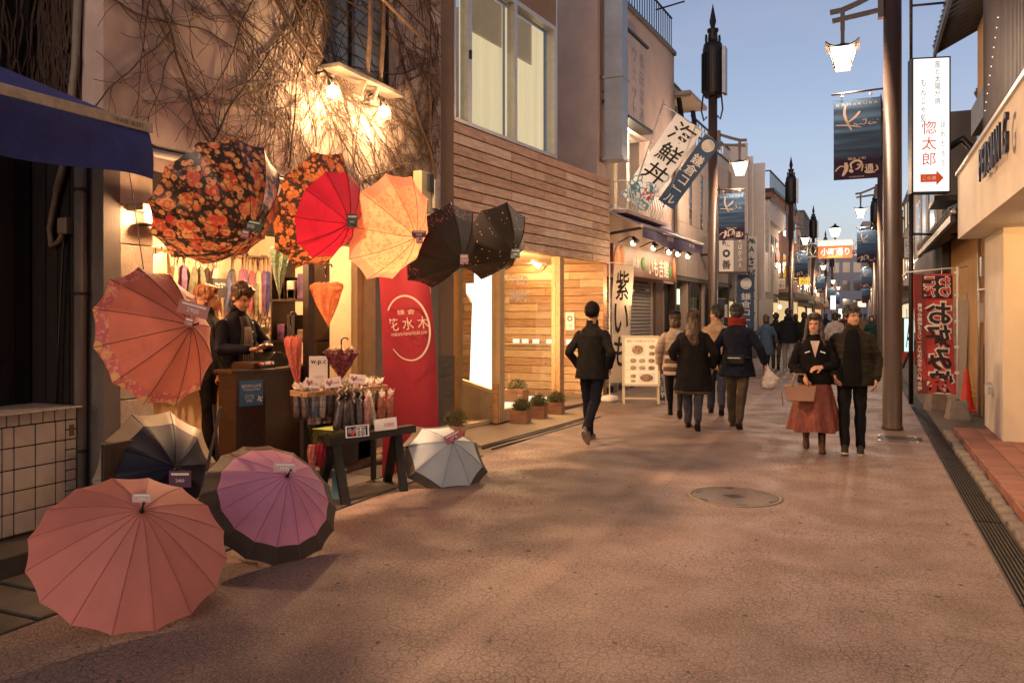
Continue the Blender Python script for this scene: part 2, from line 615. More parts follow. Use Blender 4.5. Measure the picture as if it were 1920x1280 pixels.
# right side: gratings, kerb stones, tiled platform
gm = MB()
for i in range(8):
    gm.box(-.095 + i * .0243, -.085 + i * .0243, 0, .985, -.03, 0)
for j in range(34):
    gm.box(-.095, .095, j * .0295, j * .0295 + .006, -.02, -.0025)
g0 = gm.build("grating", M_iron)
drain = struct(B("drain_edge", mat("drain_lip", (.10, .085, .075), .8, .2, 8, .4, 90), None, .797, .803, -2, 60, -.05, .002))
g0.parent = drain
g0.location = (.9, 3.2, 0)
for k in range(1, 40):
    part("grating", g0.data, drain).location = (.9, 3.2 + k * 1.0, rnd(-.003, .003))
cover = part("grating", g0.data, drain)
cover.location = (.72, 11.6, .006); cover.rotation_euler = (0, 0, R(90)); cover.scale = (1.6, .5, 1)
kerb = struct(B("kerb_bed", mat("kerb_bed", (.07, .06, .05), .9), None, 1.0, 1.13, -2, 12.2, -.05, .01))
km = []
for v_ in range(4):
    mb = MB().box(0, .115, 0, .26, -.04, .055)
    o = mb.build("kerb_stone", mat("kerb_rubble", (.17, .145, .13), .85, .3, 9, .9, 45), kerb, .014)
    for vt in o.data.vertices:
        vt.co += V((rnd(-.012, .012), rnd(-.015, .015), rnd(-.014, .012)))
    km.append(o)
for k in range(44):
    o = km[k] if k < 4 else part("kerb_stone", km[k % 4].data, kerb)
    if k >= 4:
        bv = o.modifiers.new("bevel", 'BEVEL'); bv.width = .014; bv.segments = 2
    o.location = (1.005 + rnd(-.006, .006), .2 + k * .275, 0)
M_rt = [mat("terracotta_tile_%d" % i, c, .55, .2, 7, .15, 80, grime=.2) for i, c in enumerate([(.22, .085, .06), (.18, .07, .05), (.25, .10, .07)])]
plat = struct(B("tiled_platform", mat("platform_grout", (.10, .06, .045), .9, .2, 10), None, 1.135, 6, -2, 12.1, -.01, .112))
tl = [B("tile", m_, plat, 0, .222, 0, .222, .105, .122, .004) for m_ in M_rt]
lipm = [B("edge_tile", m_, plat, 0, .02, 0, .222, 0, .121, .004) for m_ in M_rt]
for k in range(32):
    for i in range(9):
        q = random.randrange(3)
        o = part("tile", tl[q].data, plat)
        o.location = (1.14 + i * .23, 12.09 - .225 - k * .23, rnd(-.001, .001))
        bv = o.modifiers.new("bevel", 'BEVEL'); bv.width = .004
    o = part("edge_tile", lipm[k % 3].data, plat)
    o.location = (1.118, 12.09 - .225 - k * .23, 0)
for o in tl + lipm:
    o.location = (1.14, -1.5 + .3 * (tl + lipm).index(o), 0)
gs = MB()
for k in range(170):
    gx, gy, r0 = rnd(-3.7, .7), 2.5 + 14 * random.random() ** 1.5, rnd(.006, .02)
    gs.lathe([(r0, 0.0005), (r0 * .8, .002)], 7, T=MX.Translation((gx, gy, .0)) @ MX.Rotation(rnd(0, 6), 4, 'Z') @ MX.Diagonal((1, rnd(.5, 1), 1, 1)))
stuff(gs.build("gum_spots", mat("gum", (.07, .05, .042), .7, .3, 8)))
tag(bpy.data.objects["gum_spots"], "trodden dark gum spots scattered over the road", "gum")
lv = MB()
for k in range(26):
    T = MX.Translation((rnd(-4.3, -3.4) if k % 3 else rnd(.3, 1.0), rnd(3.2, 15), .012)) @ MX.Rotation(rnd(0, 6), 4, 'Z') @ MX.Rotation(rnd(-.4, .4), 4, 'X')
    q = rnd(.02, .04)
    lv.add([(-q, 0, 0), (0, -q * .5, .004), (q, 0, .006), (0, q * .5, 0)], [(0, 1, 2, 3)], 0, False, T)
stuff(lv.build("fallen_leaves", mat("dry_leaf", (.20, .10, .04), .8, .4, 10)))
tag(bpy.data.objects["fallen_leaves"], "few dry brown leaves blown along the road edges", "leaves")
# manhole cover and small utility covers
mh = thing("manhole_cover", "round iron manhole cover set flush in the road", "manhole", (-1.03, 7.29, 0))
mh_m = mat("worn_manhole_iron", (.10, .07, .055), .55, .3, 14, .5, 110, metal=.2)
MB().lathe([(.37, -.02), (.37, .004), (.355, .007), (.35, .0045), (.0005, .0045)], 48).build("cover", mh_m, mh)
MB().lathe([(.41, -.02), (.41, .005), (.395, .0085), (.38, .0085), (.376, .002), (.376, -.02)], 48).build("rim", mat("manhole_rim", (.17, .125, .10), .6, .2, 10, .3, 90), mh)
MB().prism([(-.10, 0), (0, .075), (.10, 0), (0, -.075)], 0, .004, T=MX.Translation((0, 0, .007)) @ MX.Rotation(R(-90), 4, 'X')).build("emblem_plate", M_iron, mh)
for k in range(6):
    a = k * math.pi / 3 + .3
    MB().box(-.045, .045, -.014, .014, .003, .0078, T=MX.Rotation(a, 4, 'Z') @ MX.Translation((0, .335, 0))).build("notch", M_iron, mh)
uc = thing("utility_cover", "square handhole cover with pale corner marks before the near lamp post", "cover", (.43, 11.55, 0))
B("cover", mat("handhole_lid", (.09, .07, .06), .8, .2, 10, .4, 100), uc, -.24, .24, -.3, .3, -.01, .005)
for sx in (-1, 1):
    for sy in (-1, 1):
        MB().box(sx * .235, sx * .12, sy * .295, sy * .265, .004, .0075).box(sx * .235, sx * .205, sy * .264, sy * .17, .004, .0075).build("corner_mark", M_alu, uc)

# ------------------------------------------------------------ dark timber house, far left
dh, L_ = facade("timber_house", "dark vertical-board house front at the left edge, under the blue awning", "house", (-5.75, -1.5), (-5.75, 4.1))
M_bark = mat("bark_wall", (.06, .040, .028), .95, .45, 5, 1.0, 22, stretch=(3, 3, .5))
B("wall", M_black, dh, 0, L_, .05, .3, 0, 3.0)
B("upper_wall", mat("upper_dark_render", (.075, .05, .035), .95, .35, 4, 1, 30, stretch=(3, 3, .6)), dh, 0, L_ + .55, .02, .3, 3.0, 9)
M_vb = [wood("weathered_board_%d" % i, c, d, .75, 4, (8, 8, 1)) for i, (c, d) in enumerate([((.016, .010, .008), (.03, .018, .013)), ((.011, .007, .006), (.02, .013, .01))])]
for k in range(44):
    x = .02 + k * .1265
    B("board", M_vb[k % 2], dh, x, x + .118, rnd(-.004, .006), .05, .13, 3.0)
pp = thing("drain_pipe", "pale downpipe running down the dark house beside the vine wall", "pipe", onY(140, 460, 4.055))
pts = [onY(147, -30, 4.055), onY(141, 120, 4.055), onY(133, 190, 4.055), onY(126, 285, 4.055), onY(106, 360, 4.055), onY(93, 430, 4.055), onY(97, 462, 4.055), onY(112, 452, 4.055), onY(122, 428, 4.055), onY(118, 470, 4.055), onY(110, 640, 4.055), onY(106, 790, 4.055)]
loc = pp.location.copy()
MB().tube([p - loc for p in pts[:5]], .028, 10).build("pipe", mat("old_pipe", (.22, .18, .14), .6, .2, 12, .2, 60), pp)
MB().tube([p - loc for p in pts[4:9]], .022, 10).build("hose", mat("old_hose", (.20, .13, .08), .6, .2, 12), pp)
MB().tube([p - loc for p in pts[8:]], .009, 6).build("cable", M_black, pp)
p = onY(124, 424, 4.04) - loc
MB().box(p.x - .05, p.x + .05, p.y - .04, p.y + .03, p.z - .06, p.z + .06).build("junction_box", mat("box_tan", (.25, .19, .14), .6), pp, .012)

# blue awning
aw = thing("blue_awning", "deep blue canvas awning with pale front bar at the upper left", "awning", (-3.83, 3.44, 2.7))
M_blue = mat("blue_canvas", (.027, .037, .21), .75, .3, 5, .45, 35, trans=.12)
def sheet(f, nu, nv, name, m, parent, smooth=True):
    mb = MB()
    vs = [f(i / nu, j / nv) for j in range(nv + 1) for i in range(nu + 1)]
    fs = [(j * (nu + 1) + i, j * (nu + 1) + i + 1, (j + 1) * (nu + 1) + i + 1, (j + 1) * (nu + 1) + i) for j in range(nv) for i in range(nu)]
    mb.add(vs, fs, 0, smooth)
    return mb.build(name, m, parent)
sheet(lambda u, v: (-1.3 * v, -4.6 * u, .52 * v - .03 * math.sin(math.pi * v) * math.sin(u * 9) ** 2), 24, 6, "roof_sheet", M_blue, aw)
sheet(lambda u, v: (.012 + (.03 * math.sin(u * 23 + 1) + .014 * math.sin(u * 57)) * v + .02 * math.sin(v * 3.1 + u * 9), -4.6 * u, -.035 - .27 * v + .012 * math.sin(u * 31) * v), 120, 8, "valance", M_blue, aw)
MB().box(-.025, .03, -4.6, .015, -.035, .025).build("front_bar", mat("awning_bar", (.42, .33, .25), .55, .25, 20, .2, 40), aw, .006)
text("maker_lettering", "/ KAZE  BLEST", M_ink, aw, frame((.031, -.16, -.006), (0, 1, 0), (0, 0, 1)), w=.2, h=.022)
for y in (-.1, -2.2, -4.4):
    MB().tube([(-1.9, y, -.1), (-.05, y, -.01)], .014, 8).build("arm", M_steel_dk, aw)

# tiled box at the left edge
tp = thing("tiled_pedestal", "waist-high pedestal faced with cream square tiles and dark grout", "pedestal", (-5.14, 3.99, .13))
B("core", M_grout, tp, -.7, -.012, -1.6, -.012, 0, .82)
mt_ = {}
def tile(w, h, T):
    key = (round(w, 3), round(h, 3))
    if key not in mt_:
        o = MB().box(0, w, 0, .012, 0, h).build("tile", M_tile_w, tp, .004)
        mt_[key] = o.data
    else:
        o = part("tile", mt_[key], tp)
        bv = o.modifiers.new("bevel", 'BEVEL'); bv.width = .004; bv.segments = 2
    o.matrix_local = T
    return o
TX = lambda s, z: MX.Translation((-.012, -1.55 + s, z)) @ MX.Rotation(R(90), 4, 'Z') @ MX.Rotation(R(180), 4, 'Z') @ MX.Translation((-.0, 0, 0))
def face_tile(s0, s1, z0, z1):
    # face towards the street: tile local x runs along -y
    T = MX.Translation((-.012, -s0, z0)) @ MX.Rotation(R(-90), 4, 'Z')
    tile(s1 - s0 - .008, z1 - z0 - .008, T)
for k in range(17):
    face_tile(.085 + .0 + k * .085, .085 + (k + 1) * .085, .74, .825)
zz = [.74, .60, .455, .31, .165, .02]
face_tile(0, .085, .74, .825)
for a, b_ in zip(zz[1:], zz[:-1]):
    face_tile(0, .045 + .04, a, (a + b_) / 2); face_tile(0, .085, (a + b_) / 2, b_)
    ss = [.085, .16, .31, .46, .54, .70, .85, 1.0, 1.15, 1.3, 1.45, 1.6]
    for s0, s1 in zip(ss[:-1], ss[1:]):
        face_tile(s0, s1, a, b_)
for k in range(8):
    T = MX.Translation((-.012 - .0, -.05 - k * .1, .8255)) @ MX.Rotation(R(-90), 4, 'X')
for i in range(5):
    for k in range(16):
        T = MX.Translation((-.015 - i * .1, -.008 - k * .1, .834)) @ MX.Rotation(R(-90), 4, 'Z') @ MX.Rotation(R(-90), 4, 'X')
        tile(.092, .092, T @ MX.Translation((0, 0, 0)))
for i in range(4):
    for k in range(8):
        tile(.092, .092, MX.Translation((-.11 - i * .1, -.012, .02 + k * .1)) @ MX.Rotation(R(0), 4, 'Z'))
B("plaque", mat("brass_plaque", (.16, .11, .04), .4, .2, 10, metal=.5), tp, -.002, .006, -.055, -.02, .62, .70)
bd = thing("dark_board", "low black board leaning between the tiled pedestal and the beige-edged umbrella", "board", onZ(165, 935, .0))
bd.location = (-4.86, 4.0, .12)
B("panel", M_dkwood, bd, -.02, .01, -.02, .50, 0, .58, .004)
text("mark", "回回", M_whiteink, bd, frame((.011, .17, .47), (0, 1, 0), (0, 0, 1)), h=.022)

# ------------------------------------------------------------ umbrella shop building
us, UL = facade("umbrella_shop", "plastered umbrella shop overgrown with bare vines, open front below", "shop", (-5.0, 4.1), (-5.0, 9.13))
wx0, wx1, wz0, wz1 = 2.55, 3.95, 4.15, 6.0
wm = MB()
wm.box(0, wx0, 0, .22, 2.72, 9.5).box(wx1, UL, 0, .22, 2.72, 9.5).box(wx0, wx1, 0, .22, 2.72, wz0).box(wx0, wx1, 0, .22, wz1, 9.5)
wm.build("wall", M_plaster, us)
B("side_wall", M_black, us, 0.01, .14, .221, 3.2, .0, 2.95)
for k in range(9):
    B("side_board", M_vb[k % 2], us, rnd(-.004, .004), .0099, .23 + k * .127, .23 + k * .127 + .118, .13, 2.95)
B("upper_side_wall", M_bark, us, 0, .14, .221, 3.2, 2.95, 9.5)
B("lower_side", M_grey_ren, us, 0, .14, .0, .22, .0, 2.718)
# old white brick pier
M_wb = mat("whitewashed_brick", (.60, .48, .34), .85, .2, 6, .9, 70, grime=.6)
for k in range(9):
    B("pier_block", M_wb, us, .142, .44, rnd(-.004, .004), .3, .12 + k * .288, .12 + k * .288 + .281, .006)
B("pier_head", M_wb, us, .142, .44, .0, .3, 2.712, 2.718)
B("header_beam", M_dkwood, us, .44, 4.9, .02, .2, 2.36, 2.72)
B("header_lip", mat("header_lip", (.30, .22, .15), .7, .2, 6), us, .2, .95, -.16, .02, 2.38, 2.43, .004)
MB().tube([(.05, -.10, 2.83), (UL - .25, -.10, 2.86)], .032, 10).build("gutter_pipe", mat("grey_pvc", (.28, .25, .23), .45, .15, 10), us)
MB().tube([(.02, -.07, 2.93), (.4, -.08, 2.88), (1.2, -.06, 2.91), (2.4, -.07, 2.88), (3.6, -.06, 2.92), (4.4, -.08, 2.90)], .014, 6).build("cable", M_black, us)
MB().tube([(-.06, .16, .1), (-.06, .16, 3.0)], .042, 12).build("corner_pipe", M_grey_ren, us)
for z in (.62, 1.75, 2.5):
    MB().tube([(-.06, .16, z), (-.06, .16, z + .02)], .052, 12).build("pipe_clip", M_steel_dk, us)
# glazed part: posts, pane and tan jamb
B("door_post", M_steel_dk, us, 2.33, 2.385, .0, .07, .11, 2.36)
B("door_post", M_steel_dk, us, 2.41, 2.475, .04, .10, .11, 2.36)
B("pane", M_glass, us, 2.476, 3.19, .062, .07, .15, 2.36)
B("bottom_rail", M_steel_dk, us, 2.476, 3.19, .04, .09, .11, .18)
B("jamb", M_tan, us, 3.19, 3.30, .02, .10, .11, 2.36)
B("jamb", M_tan, us, 3.305, 3.50, -.01, .12, .11, 2.36)
B("return_wall", M_grey_ren, us, 3.5, UL, .03, .2, .11, 2.36)
# window with bars
B("window_reveal", M_black, us, wx0, wx1, .2, .23, wz0, wz1)
B("window_frame", M_steel_dk, us, wx0, wx0 + .05, .1, .16, wz0, wz1)
B("window_frame", M_steel_dk, us, 3.2, 3.26, .1, .16, wz0, wz1)
B("window_frame", M_steel_dk, us, wx1 - .05, wx1, .1, .16, wz0, wz1)
B("window_pane", mat("wired_glass", (.20, .19, .14), .25, .3, 4, .3, 20, coat=.4), us, wx0 + .05, 3.2, .13, .14, wz0, wz1)
B("window_pane", mat("wired_glass", (.2, .19, .14)), us, 3.26, wx1 - .05, .13, .14, wz0, wz1)
wr_ = MB()
for k in range(14):
    wr_.tube([(wx0 + .05, .125, wz0 + .1 + k * .13), (wx1 - .05, .125, wz0 + .05 + k * .13)], .003, 4)
wr_.build("wire_mesh", M_iron, us)
M_rust = mat("rusty_rail", (.20, .12, .08), .7, .35, 15, .5, 60)
for x in (3.05, 3.30):
    MB().tube([(x + .05, -.22, 6.2), (x + .03, -.22, 4.6), (x, -.20, 4.15), (x - .08, -.16, 3.92)], .026, 8).build("rail_post", M_rust, us)
for z0, z1 in ((5.15, 5.12), (4.98, 4.95)):
    MB().tube([(2.2, -.24, z0 + .25), (4.3, -.24, z1 - .1)], .024, 8).build("rail", M_rust, us)
B("sill_hood", mat("sill_hood", (.13, .10, .08), .7, .3, 8, .4, 40), us, 2.5, 3.75, -.24, 0, 4.08, 4.125, .004)
# interior shell
M_int = mat("shop_interior_wall", (.46, .35, .23), .8, .08, 3)
B("back_wall", M_int, us, .2, UL, 2.3, 2.4, .0, 2.9)
B("interior_side", M_int, us, 4.25, 4.35, .2, 2.3, .0, 2.7)
B("interior_side", M_int, us, .15, .25, .3, 2.3, .0, 2.7)
B("shop_floor", mat("shop_floor", (.16, .09, .05), .5, .2, 4), us, .2, 4.3, .0, 2.3, .06, .112)
B("shop_ceiling", M_int, us, .2, UL, .22, 2.3, 2.72, 2.78)
# electric meter and cables by the wall corner
em = thing("electric_meter", "cream electricity meter box with dark dials on the vine wall", "meter", onX(790, 345, -4.95))
B("case", mat("meter_cream", (.45, .37, .22), .5, .1, 8), em, 0, .12, -.20, .05, -.36, .13, .01)
B("glass_face", mat("meter_black", (.03, .03, .035), .2, .1, 8), em, .12, .15, -.06, .045, -.10, .11)
B("switch_box", mat("meter_grey", (.3, .27, .22), .4), em, .1, .16, .055, .16, -.30, .06, .008)
for k in range(5):
    MB().tube([(.1, .11 + .01 * k, -.25 - .02 * k), (.13, .19 + .01 * k, -.30), (.12, .2, -.42 - .02 * k), (.08, .1, -.5), (.05, .02 - .03 * k, -.56)], .008, 5).build("cable", M_black, em)

# ------------------------------------------------------------ wooden-clad shop
WA, WB_ = (-5.06, 9.13), (-4.435, 14.83)
ws, WL = facade("wooden_shop", "cedar-clad shop with glass front and lighthouse inside", "shop", WA, WB_)
ZT, ZB = 4.22, 2.60
B("pillar", mat("brown_render", (.19, .125, .085), .9, .12, 3, .5, 120), ws, 0, .40, 0, 3.0, 1.07, 9.5)
M_slate = mat("slate_tile", (.085, .068, .058), .6, .3, 4, .4, 50, stretch=(1, 1, 4))
for k in range(4):
    B("base_tile", M_slate, ws, -.006, .406, -.012, .6, .02 + k * .263, .02 + k * .263 + .258, .003)
nb = 11
ph = (ZT - ZB) / nb
for k in range(nb):
    x = .402
    i = 0
    while x < WL - .05:
        l = (1.55 if k % 2 else .75) if i == 0 else 1.9
        x1 = min(x + l, WL)
        if WL - x1 < .3:
            x1 = WL
        o = B("plank", random.choice(M_clad), ws, x + .002, x1 - .002, rnd(-.004, .003), .028, ZB + k * ph + .009, ZB + (k + 1) * ph - .008, .004)
        x = x1
        i += 1
nm_ = MB()
for k in range(nb):
    for x in (.5, 1.2, 1.95, 2.7, 3.5, 4.3, 5.1, 5.65):
        for dz in (.035, .11):
            nm_.lathe([(.006, 0), (.006, .004)], 6, T=MX.Translation((x + rnd(-.01, .01), -.004, ZB + k * ph + dz)) @ MX.Rotation(R(90), 4, 'X'))
stuff(nm_.build("nail_heads", M_iron, ws))
B("clad_backing", M_black, ws, .41, WL - .01, .03, .06, ZB + .02, ZT - .02)
B("clad_end", M_clad[1], ws, WL - .001, WL + .02, 0, .5, ZB, ZT)
B("soffit", M_inwood[0], ws, .41, WL, .065, 5, ZB + .0, ZB + .05)
# glass front
M_cream = mat("cream_post", (.50, .38, .22), .5, .1, 6, .1, 40)
B("post", M_cream, ws, .40, .47, .06, .16, .02, ZB)
B("post", M_tan, ws, .63, .71, .06, .16, .02, ZB)
B("post", M_cream, ws, 1.66, 1.80, .03, .17, .02, ZB)
B("post", M_inwood[1], ws, 3.64, 3.80, .02, .18, .0, ZB)
B("post", M_inwood[3], ws, WL - .16, WL - .02, .05, .2, .0, ZB)
B("pane", M_glass, ws, .71, 1.66, .10, .11, .08, ZB)
B("pane", M_glass, ws, 1.80, 3.64, .10, .11, .20, ZB)
B("sill", M_cream, ws, 1.80, 3.64, .05, .16, .02, .2)
# lettering on the pane
T_ = frame((2.62, .097, 2.05), (1, 0, 0), (0, 0, 1))
text("window_lettering", "灯台茶房", M_whiteink, ws, frame((2.30, .097, 2.16), (1, 0, 0), (0, 0, 1)), w=.62, h=.16)
wv = MB()
for k in range(3):
    stroke(wv, [(-.34 + .075 * i, (.03 if i % 2 else -.03) - .055 * k) for i in range(10)], .022, frame((2.36, .096, 1.97), (1, 0, 0), (0, 0, 1)), z=0)
wv.build("wave_mark", M_whiteink, ws)
# interior
B("interior_floor", mat("pale_floor", (.55, .45, .32), .5, .1, 3), ws, .41, 3.64, .17, 5, .0, .06)
B("porch_floor", M_conc, ws, 3.80, WL, .0, 4.5, .0, .045)
B("interior_back", M_inwood[0], ws, .41, WL, 4.6, 4.7, 0, 2.6)
B("interior_left", M_int, ws, .405, .43, .2, 4.6, 0, 2.6)
yy = 5.62 * 1
bw = thing("board_wall", "wall of glowing pine boards inside the glass-fronted shop", "wall", (-9.2, 14.62, 0))
for k in range(17):
    x = 0
    i = 0
    while x < 4.68:
        l = rnd(1.2, 2.4)
        x1 = min(x + l, 4.70)
        if 4.7 - x1 < .4:
            x1 = 4.70
        B("board", random.choice(M_inwood), bw, x + .002, x1 - .002, rnd(-.003, .003), .05, .02 + k * .152, .02 + k * .152 + .142, .003)
        x = x1
B("backing", M_black, bw, .0, 4.69, .05, .10, .02, 2.58)
B("ledge", M_inwood[2], bw, .6, 4.6, -.14, -.001, 1.03, 1.06)
B("base_strip", mat("skirting_grey", (.22, .17, .12), .8), bw, 0, 4.69, -.08, -.004, .0, .10)
for px, py in ((975, 649), (1006, 651), (1032, 651), (985, 640)):
    p = onY(px, py, 14.52) - bw.location
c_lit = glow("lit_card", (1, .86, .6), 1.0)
for i, px in enumerate((968, 985, 1005, 1031, 1068)):
    p = onY(px, 653, 14.53)
    cd = thing("display_card", "small lit card on the pine ledge, %s from the left" % ["first", "second", "third", "fourth", "fifth"][i], "card", (p.x, p.y, 1.062), 0, "lit cards along the ledge")
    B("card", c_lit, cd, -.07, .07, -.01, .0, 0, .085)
    B("stand", M_white, cd, -.05, .05, .001, .04, 0, .03)
wl_ = thing("wall_lamp", "round glowing wall lamp on the pine boards behind the glass", "lamp", onY(1013, 495, 14.58))
MB().lathe([(.12, 0), (.12, .02), (.05, .03), (.05, .09)], 24, T=MX.Rotation(R(90), 4, 'X')).build("back_plate", M_cream, wl_)
MB().ell((0, -.13, 0), (.075, .075, .075)).build("bulb", glow("bulb_warm", (1, .8, .5), 9), wl_)
lamp("light", wl_, (0, -.3, 0), 42, (1, .56, .23), .08)
sg = thing("no_smoking_card", "small white notice with a round mark on the pine wall", "sign", onY(1069, 602, 14.6))
B("card", M_paper, sg, -.09, .09, -.014, -.004, -.17, .17)
text("mark", "◎", M_ink, sg, frame((0, -.015, .05), (1, 0, 0), (0, 0, 1)), w=.11)
text("words", "No Smoking\nno drink", M_ink, sg, frame((0, -.015, -.09), (1, 0, 0), (0, 0, 1)), w=.12)
# lighthouse
lh = thing("lighthouse_model", "tall glowing white model lighthouse inside the glass-fronted shop", "lighthouse", tuple(at(906, 592, 14.0).xy) + (.06,))
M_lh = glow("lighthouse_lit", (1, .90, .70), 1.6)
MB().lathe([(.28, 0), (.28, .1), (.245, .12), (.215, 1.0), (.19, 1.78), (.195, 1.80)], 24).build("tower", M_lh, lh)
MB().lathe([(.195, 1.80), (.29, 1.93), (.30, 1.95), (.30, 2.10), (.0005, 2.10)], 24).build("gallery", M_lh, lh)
for k in range(14):
    a = 2 * math.pi * k / 14
    MB().bar((.2 * math.cos(a), .2 * math.sin(a), 1.76), (.29 * math.cos(a), .29 * math.sin(a), 1.93), .025).build("bracket", M_white, lh)
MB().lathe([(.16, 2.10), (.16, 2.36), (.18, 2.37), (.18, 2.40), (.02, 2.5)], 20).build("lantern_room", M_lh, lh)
lamp("light", lh, (.55, -.3, 1.2), 40, (1, .62, .28), .25)
lamp("light", lh, (.75, -1.2, 2.2), 120, (1, .60, .28), .2)
pl_ = thing("display_plinth", "low glowing white display plinth behind the shop window", "plinth", (-5.35, 11.65, .06))
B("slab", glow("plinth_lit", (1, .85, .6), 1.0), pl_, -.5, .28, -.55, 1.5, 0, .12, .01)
ds_ = thing("ramp_wall", "low grey sloping wall with wooden cap inside the shop entrance", "wall", onZ(925, 790, .03))
o = ds_.location
a_, b2 = onZ(852, 795, .03) - o, V((0, 0, 0))
a2 = onZ(852, 715, .0); 
dr = V((-1.35, -.35, 0))
MB().add([(0, 0, 0), tuple(dr), tuple(dr + V((0, 0, .85))), (0, 0, .42), (.03, .09, 0), tuple(dr + V((.03, .09, 0))), tuple(dr + V((.03, .09, .85))), (.03, .09, .42)],
         [(0, 1, 2, 3), (7, 6, 5, 4), (0, 4, 5, 1), (1, 5, 6, 2), (2, 6, 7, 3), (3, 7, 4, 0)]).build("panel", mat("ramp_grey", (.30, .26, .2), .8), ds_)
MB().bar(V((0, .04, .44)), dr + V((0, .04, .88)), .12, .05).build("cap", M_cream, ds_)
B("end_post", M_inwood[1], ds_, .0, .09, -.03, .1, -.02, .56)
# upper storey windows
UW = 3.45
B("upper_wall", MATS["brown_render"], ws, .401, UW, .0, .25, 6.42, 9.5)
B("upper_corner", M_alu, ws, UW, UW + .05, .0, .3, ZT, 9.5)
M_wf = mat("window_frame_alu", (.46, .44, .42), .4, .1, 10, metal=.5)
B("window_sill", M_wf, ws, .402, UW, -.02, .12, ZT, ZT + .05)
B("window_head", M_wf, ws, .402, UW, -.01, .12, 6.35, 6.42)
for x, w_ in ((.402, .04), (.74, .10), (2.03, .09), (UW - .07, .07)):
    B("mullion", M_wf, ws, x, x + w_, -.01, .12, ZT + .05, 6.35)
B("handle", M_black, ws, .775, .805, -.035, -.01, 5.15, 5.27)
M_cur = mat("glowing_cream_blind", (.50, .43, .25), .8, .3, 1.6, .0, emit=.42, ecol=(1, .82, .46), stretch=(5, 1, .15))  # own glow stands in for the lit room; fold tones in the colour
for x0, x1 in ((.44, .74), (.84, 2.03), (2.12, UW - .07)):
    B("window_pane", M_glass, ws, x0, x1, .05, .058, ZT + .05, 6.35)
    B("blind", M_cur, ws, x0, x1, .20, .21, ZT + .05, 6.35)
bl = MB()
for k in range(22):
    bl.box(.84, 1.95, .15, .19, 6.3 - k * .03, 6.305 - k * .03)
    bl.box(2.14, 2.9, .15, .19, 6.3 - k * .03, 6.305 - k * .03)
bl.build("slat_blind", mat("slat_blind", (.55, .47, .28), .6, .1, 5), ws)
# apron and planter boxes
ap = struct(MB().prism([(-5.06, 8.75), (-4.22, 8.75), (-4.14, 9.6), (-3.98, 11.2), (-3.93, 12.05), (-4.45, 13.1), (-4.95, 9.2)], -.03, .03, T=MX(((1, 0, 0, 0), (0, 0, 1, 0), (0, 1, 0, 0), (0, 0, 0, 1)))).build("shop_apron", mat("washed_gravel", (.24, .185, .13), .9, .35, 60, .8, 130)))
struct(MB().tube([(-4.19, 8.7, .0), (-4.11, 9.6, .0), (-3.95, 11.2, .0), (-3.9, 12.05, .0)], .018, 6).build("apron_edge", M_black))
struct(MB().tube([(-4.06, 8.7, -.004), (-3.98, 9.6, -.004), (-3.83, 11.2, -.004), (-3.8, 12.2, -.004)], .02, 6).build("gutter_groove", M_black))
M_leaf = mat("shrub_leaf", (.075, .085, .03), .6, .4, 12, alt=(.14, .13, .05), trans=.2)
M_cbox = wood("planter_cedar", (.24, .11, .055), (.34, .17, .09))
def shrub(parent, c, r, n, m, seed):
    rs = random.Random(seed)
    mb = MB()
    for _ in range(n):
        d = V((rs.gauss(0, 1), rs.gauss(0, 1), abs(rs.gauss(0, 1)) * .9 + .1)).normalized()
        p = V(c) + V((d.x * r[0], d.y * r[1], d.z * r[2])) * (rs.random() ** .4)
        t = d + V((rs.gauss(0, .5), rs.gauss(0, .5), rs.gauss(.3, .4)))
        t.normalize()
        s = t.orthogonal().normalized() * .006
        l = rs.uniform(.025, .05)
        mb.add([p - s, p + s, p + t * l], [(0, 1, 2)])
    return stuff(mb.build("foliage", m, parent))
for i, (px, py, z) in enumerate(((976, 792, .03), (1008, 783, .03), (1041, 775, .03))):
    p = onZ(px, py, z)
    pb = thing("planter_box", "small cedar planter with green shrub, %s of three before the glass front" % ["nearest", "middle", "farthest"][i], "planter", p, R(6), "cedar planters before the glass front")
    for (x0, x1, y0, y1) in ((-.13, .13, -.115, -.10), (-.13, .13, .10, .115), (-.13, -.115, -.10, .10), (.115, .13, -.10, .10)):
        B("side_board", M_cbox, pb, x0, x1, y0, y1, 0, .19, .003)
    B("soil", M_black, pb, -.113, .113, -.098, .098, .01, .16)
    B("name_stick", M_inwood[2], pb, -.06, -.02, .06, .075, .12, .40)
    shrub(pb, (0.02, 0, .18), (.15, .14, .17), 900, M_leaf, 10 + i)
p = onZ(855, 830, .0)
pb = thing("corner_plant", "small dark pot plant behind the light blue umbrella", "plant", p)
MB().lathe([(.10, 0), (.13, .22), (.12, .22), (.11, .18), (.0005, .18)], 16).build("pot", M_cbox, pb)
shrub(pb, (0, 0, .22), (.16, .16, .2), 700, M_leaf, 33)
p = onZ(965, 750, .2)
pb = thing("window_planter", "pale planter with shrub inside the shop window", "planter", (p.x, p.y, .18))
B("box", M_cbox, pb, -.2, .2, -.13, .13, 0, .2, .005)
B("stick", M_inwood[2], pb, -.12, -.08, .0, .02, .2, .45)
shrub(pb, (0.05, 0, .2), (.19, .14, .16), 600, M_leaf, 44)
# ------------------------------------------------------------ sweet-potato shop (pink render), left
ps, PL = facade("shuttered_shop", "pale pink rendered building with lowered roller shutters and roof railing", "building", (-4.74, 15.0), (-4.37, 20.3))
M_pink = mat("pink_render", (.48, .36, .31), .9, .12, 1.6, .5, 110, grime=.4)
pw_ = MB()
H = 8.2
